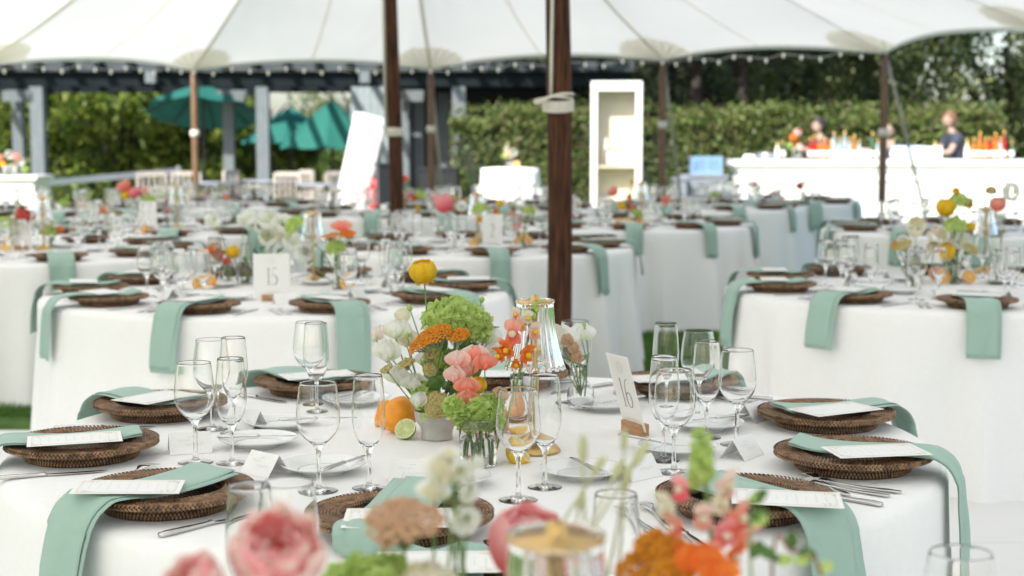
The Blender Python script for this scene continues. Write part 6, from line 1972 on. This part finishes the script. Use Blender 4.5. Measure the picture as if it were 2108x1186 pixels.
vase_bottle(V2, 'small glass bud vase behind the lamp stem', 1.0)
V3 = atz(1075, 842, TZ); V3.z += .0008
vase_cyl(V3, .030, .085, 'glass cylinder with thin stems behind the lamp', .5)
V4 = Vector((.17, 3.80, TZ + .0008))
vase_bottle(V4, 'small glass bud vase in front of the rear wine glass', 1.0)

def B(dx=0, dy=0): return BW + Vector((dx, dy, .040))
def V(dx=0, dy=0): return VZ + Vector((dx, dy, .006))
def f1(kind, px, py, y, base, lb, ms, sz=1.0, face=None, seed=0, leaves=1, n=None, bow=.12, stemm=None):
    return flower(kind, aty(px, py, y), base, lb, sz, face, ms, seed, leaves, n=n, bow=bow, stemm=stemm, group='cut flowers of the table 16 centrepiece')
f1('ranunculus', 874, 582, 3.42, B(0, .01), 'tall yellow ranunculus above the green hydrangea', (M_YEL,), 1.04, (-.12, -.25, 1), 1, 1, bow=.03)
hy_c = aty(940, 668, 3.42)
t = thing('green_hydrangea', 'big lime green hydrangea head above the stoneware bowl', 'flower', B(), 0, 'cut flowers of the table 16 centrepiece')
stem_to(t, B(), hy_c, .0032)
stuff(link('florets', b_hydrangea(.063, M_LIME, 330, .0165, 7, .78, -.35, npet=4), t, mx=Matrix.Translation(hy_c - B()) @ rot('Y', .16) @ Matrix.Diagonal((1.08, .9, .98, 1))))
f1('hydrangea', 905, 745, 3.44, B(-.01), 'green hydrangea sprig between orange yarrow and the bowl', (M_LIME,), .95, (-.2, -1, .4), 2, 2, n=130)
f1('hydrangea', 965, 735, 3.43, B(.01), 'green hydrangea sprig under the orange yarrow', (M_LIME,), .8, (.1, -1, .3), 1, 2, n=110)
f1('hydrangea', 877, 812, 3.36, B(-.02, -.01), 'green hydrangea sprig over the left rim of the bowl', (M_LIME,), .8, (-.4, -1, .2), 0, 3, n=110)
f1('yarrow', 893, 690, 3.30, B(-.01, -.02), 'broad orange yarrow head, larger of two', (M_AMB,), 1.25, (-.38, -.30, 1), 1, 0, n=300, stemm=M_STEMG)
f1('yarrow', 868, 706, 3.29, B(-.015, -.02), 'orange yarrow head low at the left of the larger one', (M_AMB,), .95, (-.62, -.25, .9), 2, 0, n=200, stemm=M_STEMG)
f1('yarrow', 943, 690, 3.29, B(.01, -.02), 'orange yarrow head, smaller one at right', (M_AMB,), .80, (-.15, -.35, 1), 0, 1, n=170, stemm=M_STEMG)
f1('ball', 900, 834, 3.31, B(-.01, -.03), 'pale yellow yarrow cluster over the bowl rim', (M_OLIVY,), 1.65, (.1, -1, .2), 1, 0, n=300)
f1('yarrow', 795, 760, 3.34, B(-.02), 'small yellow yarrow head at far left of the bouquet', (M_OLIVY,), .40, (-.5, -.2, 1), 1, 0, n=60, stemm=M_STEMG)
f1('yarrow', 836, 748, 3.35, B(-.02), 'small yellow yarrow head near the white petals', (M_OLIVY,), .58, (-.3, -.3, 1), 2, 0, n=90, stemm=M_STEMG)
f1('yarrow', 886, 732, 3.33, B(-.01), 'small yellow yarrow head under the orange one', (M_OLIVY,), .52, (-.3, -.3, 1), 0, 0, n=80, stemm=M_STEMG)
f1('ball', 885, 762, 3.32, B(-.01), 'olive yellow cluster in the middle of the bouquet', (M_OLIVY,), .9, (-.3, -1, .4), 0, 0, n=110)
wh = [(775, 694, 3.45, 1.0, (-.9, -.4, .3), M_BLUSH), (815, 690, 3.43, 1.25, (-.5, -.8, .4), M_WHT), (835, 655, 3.47, .8, (-.4, -.3, 1), M_CREAM), (800, 734, 3.40, 1.25, (-.6, -.9, .0), M_WHT), (838, 705, 3.46, 1.0, (-.3, -1, .2), M_CREAM),
      (825, 782, 3.38, 1.15, (-.5, -.9, -.3), M_WHT), (855, 792, 3.36, 1.0, (0, -1, -.4), M_WHT), (1003, 700, 3.45, 1.1, (.3, -1, .4), M_WHT), (862, 830, 3.31, .9, (-.8, -.7, .3), M_WHT), (960, 712, 3.46, 1.1, (.1, -1, .2), M_WHT), (1015, 722, 3.46, .9, (.4, -1, .1), M_WHT), (880, 745, 3.44, .9, (-.1, -1, .3), M_WHT)]
for q, (px, py, y, s, fc, m) in enumerate(wh):
    kind = 'sweetpea' if q not in (2,) else 'cup'
    f1(kind, px, py + 8, y, B(-.02 + .004 * q, .0), '%s sweet pea blossom in the tall bouquet, %s from the left' % ('cream' if m is M_CREAM else 'blush' if m is M_BLUSH else 'white', ordw[sorted([w_[0] for w_ in wh]).index(px)]), (m, M_WHT if m is not M_CREAM else M_CREAM), s * 1.05, fc, q, 1 if q % 2 else 0)
for q, (px, py, y, lb) in enumerate(((843, 634, 3.42, 'round green bud left of the hydrangea'), (940, 625, 3.36, 'fuzzy grey green bud in front of the hydrangea'), (992, 617, 3.45, 'pale green bud at the right of the hydrangea'), (783, 725, 3.4, 'tiny green bud at the far left tip'), (838, 690, 3.37, 'small green calyx bud among the white petals'))):
    f1('bud', px, py, y, B(-.01, -.01), lb, (M_LIME,), (1.1, 1.3, 1.0, .6, .9)[q], None, q, 0)
f1('cup', 991, 683, 3.41, B(.02), 'small yellow ranunculus bud right of the yarrow', (M_YEL,), .50, (.1, -.3, 1), 1, 1)
f1('snap', 1008, 662, 3.45, B(.02), 'green leafy sprig at the right of the hydrangea', (M_LIME, M_LIME), .45, None, 2, 3, n=7)
# pink group in the glass cylinder
pk = [(943, 748, 3.19, .98, (-.5, -1, .25), M_BLUSH, M_BLUSH), (977, 735, 3.20, .98, (-.1, -1, .5), M_BLUSH, M_CORAL), (998, 752, 3.19, .92, (.5, -1, .2), M_CORAL, M_CORAL), (963, 800, 3.16, .92, (-.1, -1, -.2), M_CORAL, M_CORAL), (938, 778, 3.18, .92, (-.7, -1, .0), M_BLUSH, M_BLUSH), (962, 822, 3.15, .85, (0, -1, -.4), M_CORAL, M_CORAL), (960, 765, 3.20, .9, (-.3, -1, .3), M_CORAL, M_BLUSH)]
for q, (px, py, y, s, fc, m, m2) in enumerate(pk):
    f1('sweetpea', px, py + 8, y, V(-.02 + .005 * q, .0), '%s sweet pea in the glass cylinder, %s' % ('blush' if m is M_BLUSH else 'coral', ('uppermost left', 'uppermost of all', 'rightmost', 'above the lowest', 'leftmost', 'lowest', 'in the middle')[q]), (m, m2), s, fc, q, 0)
f1('ranunculus', 983, 800, 3.2, V(), 'deep yellow bloom behind the pink sweet peas', (M_YEL,), .62, (.1, -.7, .5), 2, 0)
for q, (px, py, s, fc, n_) in enumerate(((965, 872, .66, (-.3, -1, .5), 80), (1006, 872, .68, (.2, -1, .5), 90), (988, 858, .66, (0, -1, .7), 90), (935, 848, .5, (-.8, -1, .3), 50), (1006, 845, .6, (.5, -1, .7), 90))):
    f1('hydrangea', px, py - 8, 3.12 if q != 4 else 3.16, V(.01 * (q - 2), -.005), 'green floret cluster over the cylinder rim, ' + ('lower left', 'lower right', 'central', 'small leftmost', 'upper right')[q], (M_LIME,), s, fc, q, 0, n=n_ // 2)
f1('ball', 1028, 812, 3.17, V(.02), 'tan cluster at the right of the cylinder', (M_TAN,), .95, (.5, -1, .5), 1, 0, n=110)
f1('snap', 1100, 628, 3.22, V2 + Vector((0, 0, .03)), 'tall snapdragon with pink lips before the lamp shade', (M_CORAL, M_BLUSH), 1.1, None, 1, 1, n=10)
sn = [(1060, 690, M_CORAL, 1.5, (-.2, -1, .2)), (1052, 715, M_ORG, 1.2, (-.5, -1, -.2)), (1075, 725, M_ORG, 1.25, (.6, -1, -.2)), (1040, 728, M_ORG, 1.0, (-.9, -.8, -.2)), (1072, 672, M_BLUSH, .9, (.1, -1, .3)), (1092, 685, M_BLUSH, 1.1, (.6, -1, .2)), (1068, 650, M_BLUSH, .8, (-.6, -1, .3)), (1084, 655, M_CREAM, .85, (.2, -1, .1)), (1062, 742, M_ORG, .9, (0, -1, -.5)), (1040, 712, M_CORAL, .8, (-.8, -1, .2))]
t = thing('snapdragon', 'orange and pink snapdragon spike left of the lamp shade', 'flower', V(.03, .03), 0, 'cut flowers of the table 16 centrepiece')
stem_to(t, V(.03, .03), aty(1106, 618, 3.24), .0024, bow=.05)
for q, (px, py, m, s, fc) in enumerate(sn):
    fl = b_floret(.031 * s, m, M_YEL if m is not M_CORAL else M_CREAM, None)
    mx = Matrix.Translation(aty(px, py, 3.20) - V(.03, .03)) @ Vector(fc).normalized().to_track_quat('-Y', 'Z').to_matrix().to_4x4()
    link('floret', fl, t, mx=mx)
for q in range(9):
    p = aty(1086 + q * 2.6, 668 - q * 6, 3.21 - .006 * (q % 2))
    link('bud', BUDM, t, mx=Matrix.Translation(p - V(.03, .03) + Vector((.008 * math.cos(q * 2.4), 0, 0))) @ Matrix.Scale(.0078 - .0005 * q, 4))
# white flowers and tan cluster right of the lamp
f1('sweetpea', 1150, 715, 3.60, V4 + Vector((0, 0, .03)), 'white sweet pea at the right edge of the lamp shade', (M_WHT,), 1.5, (.4, -1, -.2), 1, 0)
f1('cup', 1138, 690, 3.62, V4 + Vector((0, 0, .03)), 'cream blossom behind the lamp shade', (M_CREAM,), 1.0, (.2, -1, .3), 2, 0)
f1('sweetpea', 1198, 700, 3.66, V4 + Vector((.01, 0, .03)), 'white blossom seen before the rear wine glass', (M_WHT,), 1.1, (.3, -1, .2), 0, 0)
for q, (px, py) in enumerate(((1168, 700), (1180, 716), (1188, 735))):
    f1('ball', px, py, 3.58, V4 + Vector((0, .01, .03)), 'tan seed cluster right of the lamp, %s of three' % ('top', 'middle', 'lowest')[q], (M_TAN,), .85, (.3, -1, 0), q, 0, n=110)
f1('bud', 1203, 668, 3.64, V4 + Vector((0, 0, .03)), 'green sprig tip above the white blossom at right', (M_LIME,), .8, None, 2, 1)
# thin stems in the second glass
for q in range(6):
    t = thing('bare_twig', 'thin bare green twig in the glass behind the lamp, %s from the left' % ordw[q], 'twig', V3 + Vector((-.015 + .006 * q, .003 * (q % 2), .005)), 0, 'bare stems in the glass behind the lamp')
    MB().tube([(0, 0, 0), ((q - 2.5) * -.006, 0, .06), ((q - 2.5) * -.012, 0, .14)], .0014, 5).obj('stem', M_STEM, t)
# loose leaves in the bouquet
for q, (px, py, y, a, s, m) in enumerate(((955, 720, 3.37, 0, 1.0, M_LEAF), (930, 815, 3.36, .5, 1.3, M_LEAF), (955, 828, 3.37, -.5, 1.3, M_LEAF), (880, 800, 3.34, .9, 1.2, M_LEAF), (915, 720, 3.40, -.3, 1.1, M_LEAF), (975, 780, 3.34, .3, .9, M_LEAF), (865, 858, 3.33, 1.4, .9, M_LIME), (853, 835, 3.34, 1.8, .9, M_LIME))):
    p = aty(px, py, y)
    t = thing('leaf_sprig', 'dark green leaf in the tall bouquet, ' + ('behind the pink sweet peas at the top', 'above the bowl centre', 'beside the cylinder rim', 'left of the bowl centre', 'under the hydrangea', 'right behind the sweet peas', 'pale one over the left rim', 'pale one leftmost at the rim')[q], 'leaf', B(), 0, 'leaves in the tall bouquet')
    stem_to(t, B(), p, .0014, seed=q)
    link('leaf', LEAF3 if m is M_LEAF else LEAF2, t, mx=Matrix.Translation(p - B()) @ rot('Y', a) @ rot('X', .5) @ Matrix.Scale(s * .75, 4))

# fruit
fr_ = lambda px, py, r: atz(px, py, TZ) + Vector((0, 0, r + .0008))
p = atz(818, 893, TZ)
fruit_half(Vector((p.x, p.y + .015, TZ + .043)), (-.55, .80, .30), .044, M_RIND_O, M_PULP_O, 'large orange half leaning against the stoneware bowl', 'fruit', 'orange_half', el=1.05)
p = atz(786, 886, TZ)
fruit_half(Vector((p.x, p.y + .03, TZ + .033)), (-.9, .3, .3), .034, M_RIND_O, M_PULP_O, 'orange piece behind the front flute', 'fruit', 'orange_half')
p = atz(836, 905, TZ)
fruit_half(Vector((p.x - .002, p.y, TZ + .0245)), (-.30, -.80, .62), .0245, M_RIND_G, M_PULP_G, 'cut lime half in front of the large orange', 'fruit', 'lime_half', el=1.0)
p = atz(1070, 955, TZ)
fruit_half(Vector((p.x + .002, p.y + .012, TZ + .026)), (.75, -.15, .70), .029, M_RIND_L, M_PULP_L, 'lemon half on the cloth between glass and lamp base', 'fruit', 'lemon_half', el=1.15)
p = atz(1062, 905, TZ)
fruit_half(Vector((p.x + .004, p.y + .02, TZ + .022)), (-.2, .1, .95), .026, M_RIND_L, M_PULP_L, 'lemon half behind the front wine glass', 'fruit', 'lemon_half')
p = atz(1052, 872, TZ)
fruit_half(Vector((p.x + .004, p.y + .05, TZ + .034)), (-.6, .3, .1), .034, M_RIND_O, M_PULP_O, 'orange half behind the cylinder vase', 'fruit', 'orange_half')
p = atz(1036, 905, TZ)
fruit_half(Vector((p.x, p.y + .03, TZ + .034)), (.95, -.25, .1), .033, M_RIND_O, M_PULP_R, 'grapefruit piece right of the cylinder vase', 'fruit', 'grapefruit_half')
p = atz(1000, 930, TZ)
fruit_half(Vector((p.x - .012, p.y + .09, TZ + .034)), (.2, -1, .1), .030, M_RIND_O, M_PULP_R, 'pink grapefruit half seen through the cylinder vase', 'fruit', 'grapefruit_half')

# ------------------------------------------------------------------ foreground table with its flowers
FX, FY = -.03, 1.345
cloth(FX, FY, 'white cloth on the foreground table below the camera', 99, flare=.05, fold=.02, N=200)
c = Vector((-.095, 2.185, TZ + .0008))
c = atz(905, 1238, TZ); c = Vector((c.x, 2.17, TZ))
charger(c + Vector((0, 0, .0008)), .4, 'brown woven charger at the lower edge of the picture', 'rattan charger plates')
napkin(c, PI / 2, .2, 'mint napkin under the menu at the lower edge of the picture', 'mint green napkins', seed=31, kind='flat', width=.14)
menu(Matrix.Translation(c + Vector((.0, .02, .0550))) @ Matrix.Rotation(.03, 4, 'Z'), 'white menu card at the lower edge of the picture', 'white menu cards')
GF = 'foreground flowers out of focus'
FV = Vector((-.19, 1.24, TZ + .0008)); FV2 = Vector((.19, 1.33, TZ + .0008)); FV3 = Vector((-.04, 1.42, TZ + .0008))
vase_cyl(FV, .045, .10, 'glass flower vase on the foreground table, left', .5); vase_cyl(FV2, .045, .10, 'glass flower vase on the foreground table, right', .5); vase_cyl(FV3, .04, .10, 'glass flower vase on the foreground table, middle', .5)
def ff(kind, px, py, y, base, lb, ms, sz=1.0, face=None, seed=0, leaves=1, n=None, bow=.12, stemm=None):
    return flower(kind, aty(px, py, y * .84), base + Vector((0, 0, .006)), lb, sz * .84, face, ms, seed, leaves, n=n, bow=bow, stemm=stemm, group=GF)
ff('peony', 562, 1198, 1.42, FV, 'large blurred pink peony at the bottom of the picture', (M_PEONY, M_BLUSH), .88, (.15, -.55, .8), 2, 2)
ff('peony', 440, 1232, 1.36, FV + Vector((-.02, 0, 0)), 'pink peony cut by the lower edge, left of the large one', (M_PEONY, M_BLUSH), .60, (-.5, -.5, .6), 5, 1)
ff('tulip', 1062, 1176, 1.74, FV3, 'half opened hot pink peony bud left of the near lamp', (M_HOTP,), 1.12, (.30, -.5, .9), 1, 2)
ff('yarrow', 832, 1072, 1.62, FV3 + Vector((-.03, 0, 0)), 'tan yarrow head out of focus before the front charger', (M_TAN,), 1.25, (0, -.28, 1), 1, 0, n=260, stemm=M_STEMG)
ff('yarrow', 818, 1100, 1.62, FV3 + Vector((-.03, .01, 0)), 'smaller tan yarrow head under the blurred one', (M_TAN,), .65, (-.3, -.3, 1), 2, 0, n=90, stemm=M_STEMG)
for q, (px, py, s, fc) in enumerate(((905, 980, .9, (-.3, -1, .3)), (945, 972, .8, (.4, -1, .4)), (920, 995, 1.0, (0, -1, .1)), (952, 1010, .8, (.7, -1, .1)), (895, 1030, .9, (-.5, -1, 0)), (945, 1060, 1.05, (.5, -1, -.2)), (925, 945, .5, (.2, -1, .6)), (975, 955, .5, (.8, -1, .4)))):
    ff('poppy' if q % 2 else 'sweetpea', px, py, 1.68, FV3 + Vector((-.01, .01, 0)), 'blurred white stock blossom before the front plates, ' + ('upper left', 'upper right', 'central', 'right of centre', 'lower left', 'lowest', 'topmost', 'small far right')[q], (M_WHT, M_CREAM), s * .8, fc, q, 0)
ff('hydrangea', 765, 1245, 1.60, FV3 + Vector((-.03, -.02, 0)), 'blurred green hydrangea at the lower edge', (M_LIME,), 1.5, (0, -.6, 1), 1, 1, n=200)
ff('hydrangea', 880, 1230, 1.58, FV3 + Vector((-.02, -.02, 0)), 'blurred white hydrangea sprig at the lower edge', (M_CREAM,), .9, (0, -.6, 1), 2, 1, n=120)
# snapdragon at right
t = thing('snapdragon', 'blurred peach and coral snapdragon at the lower right', 'flower', FV2 + Vector((0, 0, .006)), 0, GF)
F2 = FV2 + Vector((0, 0, .006))
stem_to(t, F2, aty(1442, 895, 1.36), .0028, bow=.06)
for q, (px, py, m, s, fc) in enumerate(((1410, 1010, M_PINK, .85, (-.6, -1, .3)), (1385, 1040, M_CREAM, 1.0, (-.9, -1, 0)), (1478, 1000, M_BLUSH, 1.0, (.8, -1, .2)), (1400, 1075, M_CORAL, .9, (-.8, -1, -.2)), (1470, 1030, M_CREAM, 1.0, (.6, -1, .1)), (1500, 1060, M_CORAL, 1.1, (.9, -1, 0)), (1445, 1060, M_BLUSH, 1.0, (0, -1, 0)), (1480, 1090, M_PINK, 1.1, (.3, -1, -.1)), (1512, 1100, M_CORAL, 1.1, (.9, -1, -.3)), (1460, 1125, M_CORAL, 1.2, (.1, -1, -.3)), (1425, 1140, M_ORG, 1.2, (-.5, -1, -.1)), (1500, 1140, M_ORG, .8, (.5, -1, 0)))):
    link('floret', b_floret(.024 * s, m, M_CREAM, None), t, mx=Matrix.Translation(aty(px, py, 1.34) - F2) @ Vector(fc).normalized().to_track_quat('-Y', 'Z').to_matrix().to_4x4())
for q in range(14):
    p = aty(1444 + (q % 3 - 1) * 14, 990 - q * 8, 1.36 - .008 * (q % 2))
    link('bud', BUDM, t, mx=Matrix.Translation(p - F2) @ Matrix.Scale(.0072 - .0003 * q, 4))
ff('sweetpea', 1440, 1180, 1.55, FV2, 'blurred bright orange bloom under the snapdragon', (M_ORG,), .85, (.1, -1, .3), 1, 0)
ff('sweetpea', 1480, 1205, 1.53, FV2, 'blurred bright orange bloom at the lower edge', (M_ORG,), .75, (.4, -1, .2), 2, 0)
ff('yarrow', 1365, 1132, 1.60, FV2, 'blurred orange yarrow head beside the near lamp, larger', (M_AMB,), .9, (.1, -.35, 1), 1, 0, n=240, stemm=M_STEMG)
ff('yarrow', 1315, 1165, 1.60, FV2, 'blurred orange yarrow head, smaller and lower', (M_AMB,), .8, (-.55, -.35, 1), 2, 0, n=120, stemm=M_STEMG)
ff('yarrow', 1385, 1190, 1.56, FV2, 'orange yarrow head cut by the lower edge', (M_AMB,), .7, (0, -.8, .7), 0, 0, n=120, stemm=M_STEMG)
# wispy sprigs with pods
for q, (px, py, s) in enumerate(((1200, 925, 1.5), (1232, 960, 1.3), (1285, 905, 1.2), (1318, 935, 1.5), (1272, 968, 1.3), (1195, 1030, 1.2), (1290, 985, 1.4))):
    ff('bud', px, py, 1.62, FV3 + Vector((.03, -.02, 0)), 'thin wispy sprig with a pale pod right of centre, ' + ('far left one', 'second from the left', 'tallest one', 'far right one', 'the middle one', 'lowest one', 'one beside the far right')[q], (M_POD,), s, None, q, 0, bow=.25, stemm=M_POD)
# vine at right
t = thing('vine_sprig', 'blurred trailing vine with small leaves at the lower right', 'vine', FV2 + Vector((.04, -.02, .006)), 0, GF)
F3 = FV2 + Vector((.04, -.02, .006))
vp = spline([(0, 0, 0)] + [tuple(aty(px, py, 1.29) - F3) for px, py in ((1545, 1160), (1560, 1075), (1548, 1050))], 6)
MB().tube(vp, .0016, 6).obj('stem', M_STEMG, t)
vp2 = spline([(0, 0, 0)] + [tuple(aty(px, py, 1.28) - F3) for px, py in ((1590, 1160), (1630, 1135), (1675, 1150), (1690, 1185))], 6)
MB().tube(vp2, .0016, 6).obj('stem', mat('brown_stem', (.25, .12, .08), .6), t)
for q, (px, py, a) in enumerate(((1545, 1040, .6), (1570, 1035, -.8), (1585, 1060, -1.5), (1545, 1075, 1.2), (1550, 1150, .2), (1600, 1160, 1.0), (1635, 1130, -.3), (1645, 1165, .4), (1680, 1150, -1.0), (1690, 1180, .5), (1555, 1125, 2.0))):
    link('leaf', LEAF2 if q % 2 else LEAF1, t, mx=Matrix.Translation(aty(px, py, 1.285) - F3) @ rot('Y', a) @ rot('X', .4) @ Matrix.Scale(.5, 4))
nl = atz(1145, 1330, TZ)
lp = aty(1145, 1100, 1.26)
lamp(Vector((lp.x, 1.26, lp.z - .323)), 'near blurred lamp with fluted glass shade at the lower edge')
tag(MB().lathe([(0, 0), (.06, 0), (.06, lp.z - .324 - TZ - .001), (0, lp.z - .324 - TZ - .001)], 30).obj('lamp_riser', M_OAK, None, True, (lp.x, 1.26, TZ + .0008)), 'low wooden riser under the near lamp', 'riser') if lp.z - .323 > TZ + .004 else None
for kd, px, py, lb in (('f', 513, 1003, 'blurred champagne flute behind the pink peony'), ('w', 592, 996, 'blurred wine glass behind the pink peony'), ('f', 1268, 1020, 'blurred champagne flute right of the near lamp'), ('w', 1978, 1140, 'blurred wine glass at the lower right corner')):
    gl(kd, px, py, label=lb)
